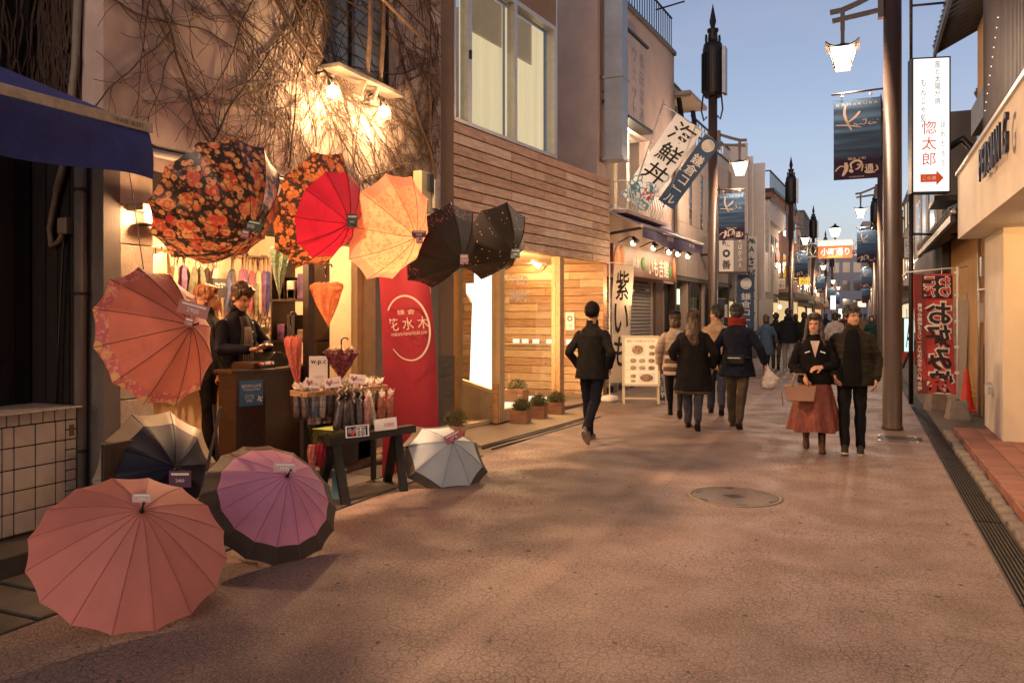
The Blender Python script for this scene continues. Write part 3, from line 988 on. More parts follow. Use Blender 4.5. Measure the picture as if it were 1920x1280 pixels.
# facade with an opening for the balcony window
ox0, ox1, oz0, oz1 = .55, 3.3, 3.75, 5.65
pw_.box(0, ox0, 0, .25, 2.4, H).box(ox1, PL, 0, .25, 2.4, H).box(ox0, ox1, 0, .25, 2.4, oz0).box(ox0, ox1, 0, .25, oz1, H)
pw_.box(0, .2, .25, 7, 0, H).box(PL - .2, PL, .25, 7, 0, H).box(.2, PL - .2, .25, 7, H - .3, H - .05)
pw_.build("wall", M_pink, ps)
B("corner_post", M_pink, ps, 0, .22, -.003, .248, 0, 2.398)
B("roof_edge", mat("roof_coping", (.12, .11, .10), .6), ps, -.02, PL + .02, -.06, .3, H, H + .1)
for k in range(30):
    B("railing_bar", M_iron, ps, .1 + k * .178, .118 + k * .178, .05, .07, H + .1, H + .95)
for z in (.2, .95):
    B("railing_rail", M_iron, ps, .08, PL, .04, .08, H + z, H + z + .03)
for x in (1.1, 2.4, 3.5, 4.4):
    MB().tube([(x, .2, H + .9), (x + .1, -.5, H + 1.02)], .02, 6).build("antenna_arm", M_iron, ps)
# balcony room, lit
B("room_back", mat("room_yellow", (.75, .50, .20), .8, .1, 3), ps, ox0, ox1, 1.6, 1.7, oz0, oz1)
B("room_floor", M_int, ps, ox0, ox1, .25, 1.6, oz0 - .05, oz0)
B("room_ceiling", M_white, ps, ox0, ox1, .25, 1.6, oz1, oz1 + .05)
for x in (1.4, 1.5, 2.3):
    B("room_post", M_cream, ps, x, x + .05, .15, .2, oz0, oz1)
B("room_shelf", M_inwood[3], ps, ox0, ox1, 1.3, 1.6, oz0 + .75, oz0 + .8)
text("room_lettering", "ろく", M_ink, ps, frame((1.15, .4, oz0 + .95), (1, 0, 0), (0, 0, 1)), h=.3)
tubes = thing("tube_lamp", "bright white tube lamps in the balcony room behind the tilted flags", "lamp", (-4.9, 16.4, 5.45))
MB().tube([(0, -.3, 0), (0, .7, 0)], .03, 8).build("tube", glow("tube_white", (1, .95, .85), 8), tubes)
MB().tube([(-.5, -.3, 0), (-.5, .7, 0)], .03, 8).build("tube", glow("tube_white", (1, .95, .85), 8), tubes)
B("housing", M_white, tubes, -.6, .1, -.35, .75, .035, .08)
lamp("light", tubes, (.1, .2, -.15), 90, (1, .82, .6), .1)
# balcony railing
for k in range(15):
    MB().tube([(ox0 + .1 + k * .185, -.36, oz0 - .02), (ox0 + .1 + k * .185, -.44, oz0 + .18), (ox0 + .1 + k * .185, -.36, oz0 + .55)], .012, 5).build("baluster", M_white, ps)
MB().tube([(ox0, 0, oz0 + .55), (ox0, -.36, oz0 + .55), (ox1 - .1, -.36, oz0 + .55), (ox1 - .1, 0, oz0 + .55)], .02, 6).build("balcony_rail", M_white, ps)
B("balcony_slab", M_pink, ps, ox0 - .05, ox1, -.42, -.002, oz0 - .1, oz0 - .03)
# old sign box, faded
B("old_sign", mat("faded_sign", (.46, .38, .36), .8, .1, 3, .1, 60, grime=.3), ps, 1.35, 2.6, -.16, -.002, 5.75, 7.55, .005)
B("sign_hood", M_iron, ps, 1.3, 2.65, -.2, 0, 7.56, 7.61)
B("sign_hood", M_iron, ps, 1.0, 2.7, -.3, 0, 5.66, 5.72)
text("faded_lettering", vtext("ウェット"), mat("faded_ink", (.28, .23, .22), .8), ps, frame((1.75, -.162, 6.6), (1, 0, 0), (0, 0, 1)), h=1.5, line=1.0)
text("faded_lettering", vtext("合田湯通"), mat("faded_ink", (.28, .23, .22), .8), ps, frame((2.25, -.162, 6.6), (1, 0, 0), (0, 0, 1)), h=1.5, line=1.2)
# galvanised flue on the corner
fl = thing("metal_flue", "square galvanised flue hanging on the corner of the pink building", "duct", (-4.62, 15.2, 4.65))
M_galv = mat("galvanised", (.27, .28, .30), .42, .15, 3, .05, 40, metal=.6)
B("duct", M_galv, fl, .0, .36, -.1, .30, .06, 4.5)
B("flange", M_galv, fl, -.03, .39, -.13, .33, 1.6, 1.64)
B("end_collar", M_galv, fl, -.025, .385, -.125, .325, 0, .06)
MB().bar((.0, .1, 1.3), (-.35, .1, .9), .03).bar((-.35, .1, .85), (-.35, .1, 1.45), .03).bar((-.35, .1, 1.4), (0, .1, 1.4), .03).build("bracket", M_iron, fl)
for z in (.3, 1.0, 2.4, 3.5):
    B("seam", M_galv, fl, -.006, .366, -.106, .306, z, z + .012)
# shutters
M_shut = mat("shutter_grey", (.26, .24, .24), .55, .1, 6, .1, 50, metal=.2)
for (x0, x1) in ((.42, 1.32), (1.38, 2.05), (2.11, 3.72)):
    for k in range(28):
        MB().prism([(0, 0), (-.02, .02), (-.02, .055), (0, .078), (.012, .078), (.012, 0)], x0, x1, T=MX(((0, 1, 0, 0), (1, 0, 0, .12), (0, 0, 1, .12 + k * .08), (0, 0, 0, 1)))).build("shutter_slat", M_shut, ps)
for x in (.36, 1.32, 2.05, 3.72):
    B("shutter_rail", M_alu, ps, x, x + .06, .06, .16, 0, 2.4)
B("shutter_back", M_black, ps, .3, 3.8, .17, .2, 0, 2.4)
B("side_pillar", mat("brown_pillar", (.12, .075, .06), .7, .15, 4), ps, 3.8, 4.35, .0, .3, 0, 2.4)
B("shop_back", M_black, ps, 4.35, PL - .2, 1.5, 1.6, 0, 2.4)
B("notice", mat("notice_red", (.5, .05, .04), .6), ps, 4.5, 4.72, .3, .32, 1.35, 1.75)
B("notice", M_paper, ps, 4.42, 4.75, .34, .36, .9, 2.3)
text("notice_lettering", "8\n8\n8", M_ink, ps, frame((4.58, .338, 1.95), (1, 0, 0), (0, 0, 1)), h=.55)
# sign board above shutters
sg = thing("potato_shop_sign", "maroon sign board with sweet potatoes under five clamp lamps", "sign", ps.matrix_basis @ V((0, 0, 0)), ps.rotation_euler.z)
sm_ = mat("maroon_board", (.11, .025, .035), .5, .3, 1.5, alt=(.17, .05, .045))
B("board", sm_, sg, .10, 4.5, -.30, -.24, 2.42, 3.02, .004)
for i, (x, w_, a) in enumerate(((.30, .16, .25), (.62, .15, -.2), (4.25, .12, -.15))):
    MB().ell((0, 0, 0), (w_, .04, .27), 14, T=MX.Translation((x, -.30, 2.73)) @ MX.Rotation(a, 4, 'Y')).build("potato_picture", mat("potato_print", (.42, .20, .09), .6, .3, 8), sg)
MB().ell((0, 0, 0), (.17, .02, .14), 16, T=MX.Translation((1.95, -.30, 2.72))).build("leaf_picture", mat("leaf_print", (.05, .19, .05), .6, .3, 8), sg)
MB().ell((0, 0, 0), (.12, .02, .19), 16, T=MX.Translation((3.95, -.30, 2.62)) @ MX.Rotation(.5, 4, 'Y')).build("leaf_picture", mat("leaf_print", (.05, .19, .05)), sg)
TS = lambda x, z: frame((x, -.302, z), (1, 0, 0), (0, 0, 1))
text("lettering", "鎌倉", M_whiteink, sg, TS(1.45, 2.72), w=.42)
text("lettering", "いも吉館", M_whiteink, sg, TS(3.05, 2.68), w=1.5, h=.42, bold=.015)
M_bulb = glow("clamp_bulb", (1, .80, .5), 12)
for i, x in enumerate((.45, 1.75, 2.9, 3.6, 4.45)):
    cl = thing("clamp_lamp", "clamp lamp over the potato sign, %s from the left" % ["first", "second", "third", "fourth", "fifth"][i], "lamp", sg.location + MX.Rotation(sg.rotation_euler.z, 3, 'Z') @ V((x, -.62, 3.10)), sg.rotation_euler.z, "clamp lamps over the potato sign")
    MB().tube([(0, .34, -.04), (0, .1, .06), (0, .05, .05)], .012, 6).build("arm", M_black, cl)
    MB().lathe([(.03, .07), (.045, .0), (.075, -.07)], 14, T=MX.Rotation(R(-35), 4, 'X')).build("shade", M_black, cl)
    MB().ell((0, .035, -.07), (.055, .055, .055), 12).build("bulb", M_bulb if i > 1 else glow("clamp_bulb_dim", (1, .83, .6), 3), cl)
    if i > 1 or i == 1:
        lamp("light", cl, (0, -.2, -.16), 7, (1, .64, .33), .08)
    else:
        lamp("light", cl, (0, -.2, -.16), 4, (1, .64, .33), .08)
# purple awning over it
pa = thing("purple_awning", "folded purple cloth awning above the potato shop sign", "awning", ps.location.copy(), ps.rotation_euler.z)
M_pur = mat("purple_canvas", (.075, .05, .15), .75, .25, 4, .4, 30)
sheet(lambda u, v: (.05 + 4.6 * u, -.05 - .85 * v, 3.72 - .40 * v), 20, 4, "roof_sheet", M_pur, pa)
sheet(lambda u, v: (.05 + 4.6 * u, -.91 - .05 * math.sin(u * 12) * v, 3.30 - (.20 + .07 * math.sin(u * 3.1)) * v), 50, 5, "valance", M_pur, pa)
MB().tube([(.03, -.9, 3.32), (4.67, -.9, 3.32)], .035, 10).build("front_bar", M_alu, pa)
B("case", mat("awning_case", (.33, .27, .25), .5), pa, .0, 4.65, -.12, -.004, 3.70, 3.84)
for x in (.2, 4.4):
    MB().bar((x, -.05, 3.2), (x, -.9, 3.3), .05).build("arm", M_iron, pa)
text("lettering", "の鳴海屋", M_whiteink, pa, frame((1.7, -.965, 3.2), (1, 0, 0), (0, -.05, 1)), h=.11)
text("lettering", "鎌倉の味処", M_whiteink, pa, frame((3.4, -.965, 3.2), (1, 0, 0), (0, -.05, 1)), h=.09)

# ------------------------------------------------------------ beige tiled building with narrow windows
be, BL = facade("beige_building", "beige panelled building with narrow upright windows and roof terrace", "building", (-4.33, 20.34), (-3.95, 27.2))
M_beige = [mat("beige_panel_%d" % i, c, .75, .12, 2, .2, 60, grime=.3) for i, c in enumerate([(.38, .30, .25), (.36, .285, .235), (.40, .32, .27)])]
B("core", mat("panel_joint", (.12, .10, .085), .9), be, 0, BL, .03, 6, 2.6, 6.3)
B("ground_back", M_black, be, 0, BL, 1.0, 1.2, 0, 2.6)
wins = [1.5, 2.75, 3.6, 5.0, 5.9]
rows = [(2.64, 3.35), (3.35, 4.05), (4.05, 5.6), (5.6, 6.32)]
for (z0, z1) in rows:
    x = 0
    while x < BL - .01:
        x1 = min(x + 1.15, BL)
        if z0 == 4.05:
            cuts = [c for c in wins if x < c < x1]
            seg = [x]
            for c in cuts:
                seg += [c - .16, c + .16]
            seg.append(x1)
            for a, b_ in zip(seg[::2], seg[1::2]):
                if b_ - a > .05:
                    B("panel", random.choice(M_beige), be, a + .004, b_ - .004, rnd(-.002, .002), .03, z0 + .004, z1 - .004)
        else:
            B("panel", random.choice(M_beige), be, x + .004, x1 - .004, rnd(-.002, .002), .03, z0 + .004, z1 - .004)
        x = x1
for c in wins:
    f = B("window", M_steel_dk, be, c - .16, c - .13, .01, .06, 4.06, 5.59)
    B("frame", M_steel_dk, f, c + .13, c + .16, .01, .06, 4.06, 5.59)
    B("pane", mat("night_pane", (.03, .032, .035), .12, .2, 3, coat=.5), f, c - .13, c + .13, .022, .029, 4.06, 5.59)
    for k in range(9):
        B("bar", M_steel_dk, f, c - .13, c + .13, .005, .02, 4.2 + k * .15, 4.215 + k * .15)
# terrace: upper floor block with green mansard, then railing
B("penthouse", M_beige[0], be, 0, 1.7, .3, 5, 6.33, 7.75)
MB().prism([(.25, 7.74), (.75, 8.35), (5, 8.35), (5, 7.74)], 0, 1.75, T=MX(((0, 1, 0, 0), (1, 0, 0, 0), (0, 0, 1, 0), (0, 0, 0, 1)))).build("mansard_roof", mat("green_roof", (.10, .12, .11), .5, .15, 5), be)
B("penthouse_window", MATS["night_pane"], be, .15, 1.5, .27, .3, 6.5, 7.2)
B("window_mullion", M_alu, be, .75, .8, .25, .27, 6.5, 7.2)
B("window_hood", M_beige[1], be, .05, 1.9, -.35, .3, 7.22, 7.32)
for x in (.2, 1.65):
    MB().bar((x, -.1, 6.6), (x + .08, .0, 7.2), .09).build("folded_parasol", M_iron, be)
for x0 in range(0, 14):
    B("railing_bar", M_alu, be, 1.9 + x0 * .37, 1.93 + x0 * .37, .05, .08, 6.33, 7.1)
for z in (6.65, 7.08):
    B("railing_rail", M_iron, be, 1.8, BL, .03, .08, z, z + .04)
B("fascia_lip", mat("fascia_lip", (.10, .08, .07), .7), be, .0, BL, -.02, .3, 2.52, 2.62)
B("wall_bracket", M_iron, be, 2.6, 2.75, -.3, 0, 3.3, 3.36)
# ground-floor shop fronts
M_lit = mat("shop_glow_wall", (.7, .55, .3), .8, .3, 2, emit=.4, ecol=(1, .72, .36))
for x in (.1, 1.3, 1.55, 3.2, 3.4, 5.0, 6.6):
    B("shop_post", M_beige[1] if x in (1.3, 3.2) else M_steel_dk, be, x, x + .14, .05, .25, 0, 2.52)
B("shop_pane", M_dkglass, be, 1.7, 3.2, .12, .13, .1, 2.5)
B("lit_shelf", glow("green_white_lit", (.85, 1, .6), 1.3), be, 3.6, 4.9, .9, .95, 1.95, 2.4)
B("lit_shelf", M_lit, be, 5.15, 6.6, .9, .95, .6, 2.2)
# curtain hung in the shop doorway
nr = thing("shop_curtain", "dark blue shop curtain with white brush lettering below the beige building", "curtain", be.location.copy(), be.rotation_euler.z)
sheet(lambda u, v: (3.5 + 1.5 * u, -.18 + .03 * math.sin(u * 14) * v, 2.1 - 1.15 * v), 30, 4, "cloth", mat("indigo_cloth", (.03, .06, .09), .85, .2, 6), nr)
MB().tube([(3.4, -.18, 2.12), (5.1, -.18, 2.12)], .015, 6).build("rod", M_inwood[0], nr)
text("lettering", "てんぷら", M_whiteink, nr, frame((4.1, -.225, 1.55), (1, 0, 0), (0, 0, 1)), w=1.0, h=.4, bold=.02)
B("menu_sheet", M_paper, nr, 4.65, 5.0, -.26, -.25, 1.55, 1.95)

# ------------------------------------------------------------ tilted flags over the potato shop
def flag(name, label, base, top, wvec, w, m, group=None, frac=.92):
    base, top = V(base), V(top)
    t = thing(name, label, "flag", base, 0, group)
    up = (top - base)
    MB().tube([(0, 0, 0), tuple(up * 1.03)], .014, 6).build("pole", M_alu, t)
    x = V(wvec).normalized()
    MB().tube([tuple(up), tuple(up + x * (w + .06))], .009, 6).build("cross_rod", M_alu, t)
    T = frame(up * (.985 - frac / 2) + x * (w / 2 + .04), x, up)
    l = up.length * frac
    def f(u, v):
        p = T @ V(((u - .5) * w, (v - .5) * l, .02 * math.sin(v * 9 + u * 3) * (1 - v)))
        return tuple(p)
    sheet(f, 8, 24, "cloth", m, t)
    for k in range(5):
        p = up * (.1 + .2 * k)
        MB().bar(tuple(p), tuple(p + x * .06), .02).build("tab", M_white, t)
    return t, T, l
fa = at(1171, 402, 16.6); fb = at(1243, 195, 15.6)
wv_ = at(1283, 222, 15.6) - fb
fl1, T1, l1 = flag("white_flag", "white tilted flag with bold black characters and blue waves", fa + V((0, 0, -.1)), fb, wv_, .62, mat("white_flag_cloth", (.70, .66, .62), .8, .05, 4, trans=.3), frac=.80)
Tb = T1 @ MX.Translation((0, 0, .032))
for i, ch in enumerate("海鮮丼"):
    text("lettering", ch, M_ink, fl1, Tb @ MX.Translation((.02, l1 * (.36 - .235 * i), 0)), h=.41, w=.47, bold=.008, shear=.1)
M_wave = mat("wave_blue", (.12, .38, .48), .8, .15, 10)
wb = MB()
rs = random.Random(4)
for k in range(34):
    cx, cy = rs.uniform(-.25, .26), -l1 * .48 + abs(rs.gauss(0, .22)) + (.0 if k % 3 else .2)
    r0 = rs.uniform(.05, .14)
    if cy > l1 * .02:
        cy = -l1 * .3
    a0 = rs.uniform(0, 6)
    stroke(wb, [(max(-.3, min(.3, cx + r0 * (1 - q * .1) * math.cos(a0 + q * .8))), cy + r0 * (1 - q * .1) * math.sin(a0 + q * .8)) for q in range(6)], .026, Tb, z=-.004)
stuff(wb.build("wave_print", M_wave, fl1))
text("seal_lettering", "獲れ\n新鮮", M_redink, fl1, Tb @ MX.Translation((.16, -l1 * .34, .004)), h=.24, w=.26, bold=.02)
fa = at(1243, 385, 16.4); fb = at(1304, 238, 15.6)
wv_ = at(1334, 258, 15.6) - fb
fl2, T2, l2 = flag("blue_flag", "slate blue tilted flag with round white emblem above white characters", fa + V((0, 0, -.05)), fb, wv_, .36, mat("slate_flag_cloth", (.045, .085, .15), .8, .1, 4, trans=.2))
def emblem(parent, T, r):
    mb = MB()
    mb.lathe([(r, 0), (r, .001), (r * .9, .001), (r * .9, 0)], 28, T=T)
    mb.build("emblem_ring", M_whiteink, parent)
    e = MB()
    stroke(e, [(-r * .8, -r * .1), (-r * .3, r * .25), (0, 0), (r * .35, r * .15), (r * .75, -r * .1)], r * .3, T)
    stroke(e, [(-r * .65, -r * .45), (0, -r * .3), (r * .65, -r * .45)], r * .25, T)
    e.build("emblem_fish", M_whiteink, parent)
Tb2 = T2 @ MX.Translation((0, 0, .03))
emblem(fl2, Tb2 @ MX.Translation((0, l2 * .40, 0)), .125)
text("lettering", vtext("鎌倉コール"), M_whiteink, fl2, Tb2 @ MX.Translation((0, -l2 * .10, 0)), h=l2 * .72, w=.24, bold=.01)
# second blue banner farther on
b3 = thing("blue_nobori", "small upright blue banner with round emblem beside the blue shop curtain", "banner", onZ(1379, 690, 0))
w3 = (onZ(1392, 690, 0) - V((0, 0, 0)))
dpt = -b3.location.x * sa + b3.location.y * ca
MB().tube([(0, 0, 0), (0, 0, 2.9)], .014, 6).build("pole", M_alu, b3)
T3 = frame((.3, .02, 2.0), (ca, sa, 0), (.06, 0, 1))
sheet(lambda u, v: tuple(T3 @ V(((u - .5) * .52, (v - .5) * 1.7, .02 * math.sin(v * 8)))), 6, 14, "cloth", MATS["slate_flag_cloth"], b3)
emblem(b3, T3 @ MX.Translation((0, .58, .03)), .17)
text("lettering", vtext("鎌倉コール"), M_whiteink, b3, T3 @ MX.Translation((0, -.28, .03)), h=1.15, w=.3)

# ------------------------------------------------------------ white nobori with black figure, by the wooden shop
n4 = thing("white_nobori", "tall white banner with black brush marks beside the wooden shop corner", "banner", onZ(1143, 752, 0))
MB().tube([(0, 0, 0), (0, 0, 2.62)], .014, 6).build("pole", M_white, n4)
MB().tube([(-.03, -.04, 2.6), (.34, .46, 2.6)], .01, 6).build("cross_rod", M_white, n4)
T4 = frame((.20, .22, 1.45), (.5, .86, 0), (0, 0, 1))
sheet(lambda u, v: tuple(T4 @ V(((u - .5) * .5 - .12 * (1 - v) ** 2, (v - .5) * 2.2, .03 * math.sin(v * 7 + u)))), 6, 18, "cloth", mat("nobori_white", (.72, .66, .55), .8, .06, 4, trans=.25), n4)
Tq = T4 @ MX.Translation((0, 0, .04))
for i, ch in enumerate("紫いも"):
    text("lettering", ch, M_ink, n4, Tq @ MX.Translation((-.06 - .03 * i, .72 - .62 * i, 0)), w=.36, h=.56, bold=.012, shear=.1)
text("lettering", vtext("鎌倉名物紫いもソフトあります"), mat("grey_ink", (.25, .2, .15), .7), n4, Tq @ MX.Translation((.14, -.2, 0)), h=1.1, w=.06)
b4 = MB().lathe([(.16, 0), (.17, .04), (.14, .10), (.03, .12)], 16).build("base", M_white, n4)
# clip light shining on it
c4 = thing("clip_light", "small bright clip light between the white banner and the shutters", "lamp", at(1180, 548, 15.4))
MB().lathe([(.03, .1), (.06, 0), (.07, -.04)], 14, T=MX.Rotation(R(80), 4, 'Y')).build("shade", M_alu, c4)
MB().ell((-.06, 0, 0), (.045, .045, .045)).build("bulb", M_bulb, c4)
MB().tube([(.1, 0, 0), (.25, .1, .05), (.3, .35, .04)], .01, 6).build("arm", M_black, c4)
lamp("light", c4, (-.12, -.02, 0), 14, WARM, .05)

# A-frame menu board
am = thing("menu_stand", "cream A-frame menu board with food pictures before the shutters", "menu board", onZ(1202, 757, 0), R(24 - 6))
M_ms = mat("cream_frame", (.62, .52, .36), .5, .06, 8)
for x in (-.31, .31):
    MB().bar((x, 0, 0), (x, .12, 1.2), .04).build("leg", M_ms, am)
    MB().bar((x, .42, 0), (x, .15, 1.2), .035).build("leg", M_ms, am)
MB().bar((-.31, .01, .1), (.31, .01, .1), .03).build("rail", M_ms, am)
Tm = frame((0, .065, .78), (1, 0, 0), (0, .1, 1))
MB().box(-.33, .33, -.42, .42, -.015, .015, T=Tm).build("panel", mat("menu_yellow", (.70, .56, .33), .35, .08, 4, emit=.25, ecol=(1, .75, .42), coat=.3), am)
for (x0, x1, y0, y1) in ((-.34, .34, .42, .46), (-.34, .34, -.46, -.42), (-.34, -.3, -.42, .42), (.3, .34, -.42, .42)):
    MB().box(x0, x1, y0, y1, -.02, .03, T=Tm).build("frame", M_ms, am)
fm_ = [mat("food_%d" % i, c, .5, .5, 25, alt=d) for i, (c, d) in enumerate([((.35, .14, .06), (.6, .4, .2)), ((.45, .25, .12), (.7, .55, .35)), ((.25, .1, .05), (.5, .3, .15))])]
for i, (x, y, w_, h_) in enumerate(((-.06, .2, .26, .22), (.2, .25, .14, .09), (.2, .13, .14, .09), (-.14, .0, .14, .1), (.02, .0, .14, .1), (.19, .0, .14, .1), (-.14, -.13, .14, .1), (.02, -.13, .14, .1), (.19, -.13, .14, .1), (-.14, -.28, .12, .09), (-.14, -.37, .12, .06), (.1, -.31, .3, .18))):
    MB().box(x - w_ / 2, x + w_ / 2, y - h_ / 2, y + h_ / 2, .016, .019, T=Tm).build("photo", M_paper, am)
    MB().ell((x, y, .019), (w_ * .4, h_ * .38, .004), 14, T=Tm).build("dish", fm_[i % 3], am)
text("heading", "鎌倉いも吉館のおすすめ", M_redink, am, Tm @ MX.Translation((0, .36, .016)), w=.5, h=.05)
for k in range(5):
    text("price", "五八0円", M_redink, am, Tm @ MX.Translation((-.25, .25 - k * .14, .016)), w=.06)
c5 = thing("slanted_board", "small dark price board leaning behind the cream menu stand", "board", onZ(1243, 756, 0), R(24))
MB().bar((-.06, 0, 0), (-.1, .1, .62), .02).bar((.06, 0, 0), (.02, .1, .62), .02).build("frame", M_alu, c5)
MB().box(-.09, .09, 0, .02, .05, .6, T=MX.Rotation(R(-9), 4, 'X')).build("panel", M_ink, c5)
text("lettering", vtext("本日紫芋"), M_whiteink, c5, MX.Rotation(R(-9), 4, 'X') @ frame((0, -.003, .33), (1, 0, 0), (0, 0, 1)), h=.45, w=.1)
# ------------------------------------------------------------ buildings farther along the left side
wt, WTL = facade("white_fin_building", "white building with tall upright fins beyond the beige building", "building", (-3.95, 27.25), (-3.8, 31.2))
M_fin = mat("white_fin_metal", (.55, .49, .44), .5, .08, 2, grime=.2)
B("body", M_fin, wt, 0, WTL, .25, 5, 2.5, 7.0)
for x, d in ((0, .5), (1.2, .3), (2.4, .3), (WTL - .12, .5)):
    B("fin", M_fin, wt, x, x + .12, -d, .25, 2.2, 7.3)
B("ground_front", M_steel_dk, wt, 0, WTL, .3, .4, 0, 2.5)
B("door_light", M_lit, wt, .6, 1.6, .25, .29, .2, 2.1)
js = thing("vertical_sign", "tall white vertical sign with black letters on the white fin building", "sign", at(1407, 620, 27.6))
js.rotation_euler = (0, 0, R(12))
B("board", mat("sign_white", (.66, .62, .58), .5, .05, 5), js, -.22, .22, 0, .1, 0, 3.25, .01)
TJ = lambda z: frame((0, -.002, z), (1, 0, 0), (0, 0, 1))
mb = MB()
stroke(mb, [(-.16, 3.02), (-.08, 3.02), (.0, 3.18)], .05, frame((0, -.002, 0), (1, 0, 0), (0, 0, 1)))
stroke(mb, [(.0, 3.16), (.08, 3.0)], .06, frame((0, -.002, 0), (1, 0, 0), (0, 0, 1)))
stroke(mb, [(.06, 3.16), (.16, 3.0)], .06, frame((0, -.002, 0), (1, 0, 0), (0, 0, 1)))
mb.build("leaf_mark", mat("green_ink", (.03, .10, .06), .6), js)
text("lettering", "JA", M_ink, js, TJ(2.78), h=.25, bold=.02)
text("lettering", vtext("さがみ鎌倉"), M_ink, js, TJ(1.45), h=2.2, w=.33, bold=.02, line=1.15)
ks = thing("framed_sign", "small brown framed shop sign half grey half white beside the left lamp pole", "sign", at(1374, 512, 24.0))
ks.rotation_euler = (0, 0, R(12))
B("frame", M_steel_dk, ks, -.45, .45, 0, .16, 0, 1.18, .01)
B("face", M_paper, ks, -.40, .02, -.012, 0, .05, 1.13)
B("face", mat("grey_face", (.22, .19, .18), .5), ks, .022, .40, -.012, 0, .05, 1.13)
text("lettering", vtext("鎌◎善"), M_ink, ks, frame((-.19, -.014, .6), (1, 0, 0), (0, 0, 1)), h=.95, w=.26, bold=.02, line=1.2)
text("lettering", vtext("そばかふぇ"), M_whiteink, ks, frame((.21, -.014, .6), (1, 0, 0), (0, 0, 1)), h=.85, w=.13)
MB().bar((-.6, .08, .95), (-.45, .08, .95), .05).bar((-.3, .08, 1.18), (-.3, .08, 1.5), .05).build("bracket", M_iron, ks)

# grey tiled block whose flank faces up the street
gb, GL = facade("grey_block", "low grey tiled block with blank flank wall beyond the white fin building", "building", (-3.62, 31.6), (-3.5, 36.5))
M_gt = mat("grey_tile_wall", (.17, .15, .145), .7, .12, 3, .2, 50)
B("body", M_gt, gb, 0, GL, .02, 5, 0, 4.1)
for i in range(8):
    for k in range(9):
        B("flank_tile", M_gt, gb, -.015, -.001, .05 + i * .56, .05 + i * .56 + .548, .02 + k * .45, .02 + k * .45 + .44)
B("upper_box", mat("pale_box", (.36, .32, .31), .6), gb, .05, 2.2, -.12, 1, 2.55, 4.12)
B("shutter", M_shut, gb, .3, GL - .3, -.004, .02, 0, 2.3)
B("doorbell", M_steel_dk, gb, -.03, -.016, .7, .8, 1.2, 1.4)
hs, HL = facade("siding_house", "dark grey sided house with pale gable front rising behind the grey block", "house", (-3.75, 34.5), (-3.6, 40))
M_sd = mat("dark_siding", (.055, .052, .055), .7, .15, 4)
MB().prism([(0, 0), (0, 6.4), (2.7, 7.0), (6, 6.4), (6, 0)], 0, HL, T=MX(((0, 1, 0, 0), (1, 0, 0, .05), (0, 0, 1, 0), (0, 0, 0, 1)))).build("body", M_sd, hs)
for k in range(26):
    B("siding_board", M_sd, hs, -.018, -.002, .08, 5.9, .1 + k * .24, .33 + k * .24)
B("front_frame", mat("gable_white", (.45, .40, .37), .7), hs, 0, HL, -.25, .04, 5.6, 6.4)
B("front_frame", mat("gable_white", (.45, .40, .37)), hs, 0, .5, -.25, .04, 2.6, 5.6)
B("front_wall", mat("house_cream", (.33, .27, .22), .8), hs, .5, HL, .02, .045, 2.6, 5.6)
B("roof_edge", M_iron, hs, -.1, HL, -.35, .1, 6.4, 6.5)
for x in (1.2, 2.8, 4.2):
    w_ = B("window", M_steel_dk, hs, x, x + .8, -.01, .02, 3.8, 5.2)
    B("pane", MATS["night_pane"], w_, x + .05, x + .75, -.016, -.01, 3.85, 5.15)
B("shop_glow", M_lit, hs, .5, HL - .5, -.006, .03, .5, 2.2)
sd = thing("satellite_dish", "pale satellite dish on the flank of the dark sided house", "dish", at(1420, 422, 33.5))
MB().lathe([(.35, .12), (.25, .05), (.05, 0), (.0005, 0)], 20, T=MX.Rotation(R(75), 4, 'X')).build("bowl", M_alu, sd)
MB().tube([(0, 0, 0), (0, .3, -.1), (0, .9, -.3)], .03, 6).build("arm", M_iron, sd)
br, BRL = facade("brick_building", "red brick building with roof railing behind the dark sided house", "building", (-4.0, 41), (-3.5, 51))
def brick_mat():
    m = bpy.data.materials.new("red_brick")
    m.use_nodes = True
    nt = m.node_tree
    b = nt.nodes["Principled BSDF"]
    tc = nd(nt, "ShaderNodeTexCoord")
    sp = nd(nt, "ShaderNodeSeparateXYZ")
    ad = nd(nt, "ShaderNodeMath", operation='ADD')
    cb = nd(nt, "ShaderNodeCombineXYZ")
    nt.links.new(tc.outputs['Object'], sp.inputs[0])
    nt.links.new(sp.outputs[0], ad.inputs[0])
    nt.links.new(sp.outputs[1], ad.inputs[1])
    nt.links.new(ad.outputs[0], cb.inputs[0])
    nt.links.new(sp.outputs[2], cb.inputs[1])
    bk = nd(nt, "ShaderNodeTexBrick", i_Scale=2.2, i_Color1=(.20, .065, .045, 1), i_Color2=(.28, .11, .07, 1), i_Mortar=(.16, .12, .10, 1))
    nt.links.new(cb.outputs[0], bk.inputs['Vector'])
    nt.links.new(bk.outputs['Color'], b.inputs['Base Color'])
    b.inputs['Roughness'].default_value = .85
    return m
M_brick = brick_mat()
B("body", M_brick, br, 0, BRL, 0, 7, 0, 7.7)
B("coping", M_iron, br, -.1, BRL + .1, -.1, 7, 7.7, 7.85)
for k in range(30):
    B("railing_bar", M_iron, br, .05 + k * .33, .08 + k * .33, .1, .13, 7.85, 8.7)
    if k < 20:
        B("railing_bar", M_iron, br, .05, .08, .1 + k * .33, .13 + k * .33, 7.85, 8.7)
B("railing_rail", M_iron, br, 0, BRL, .08, .15, 8.7, 8.75)
B("railing_rail", M_iron, br, .02, .1, .1, 6.6, 8.701, 8.751)
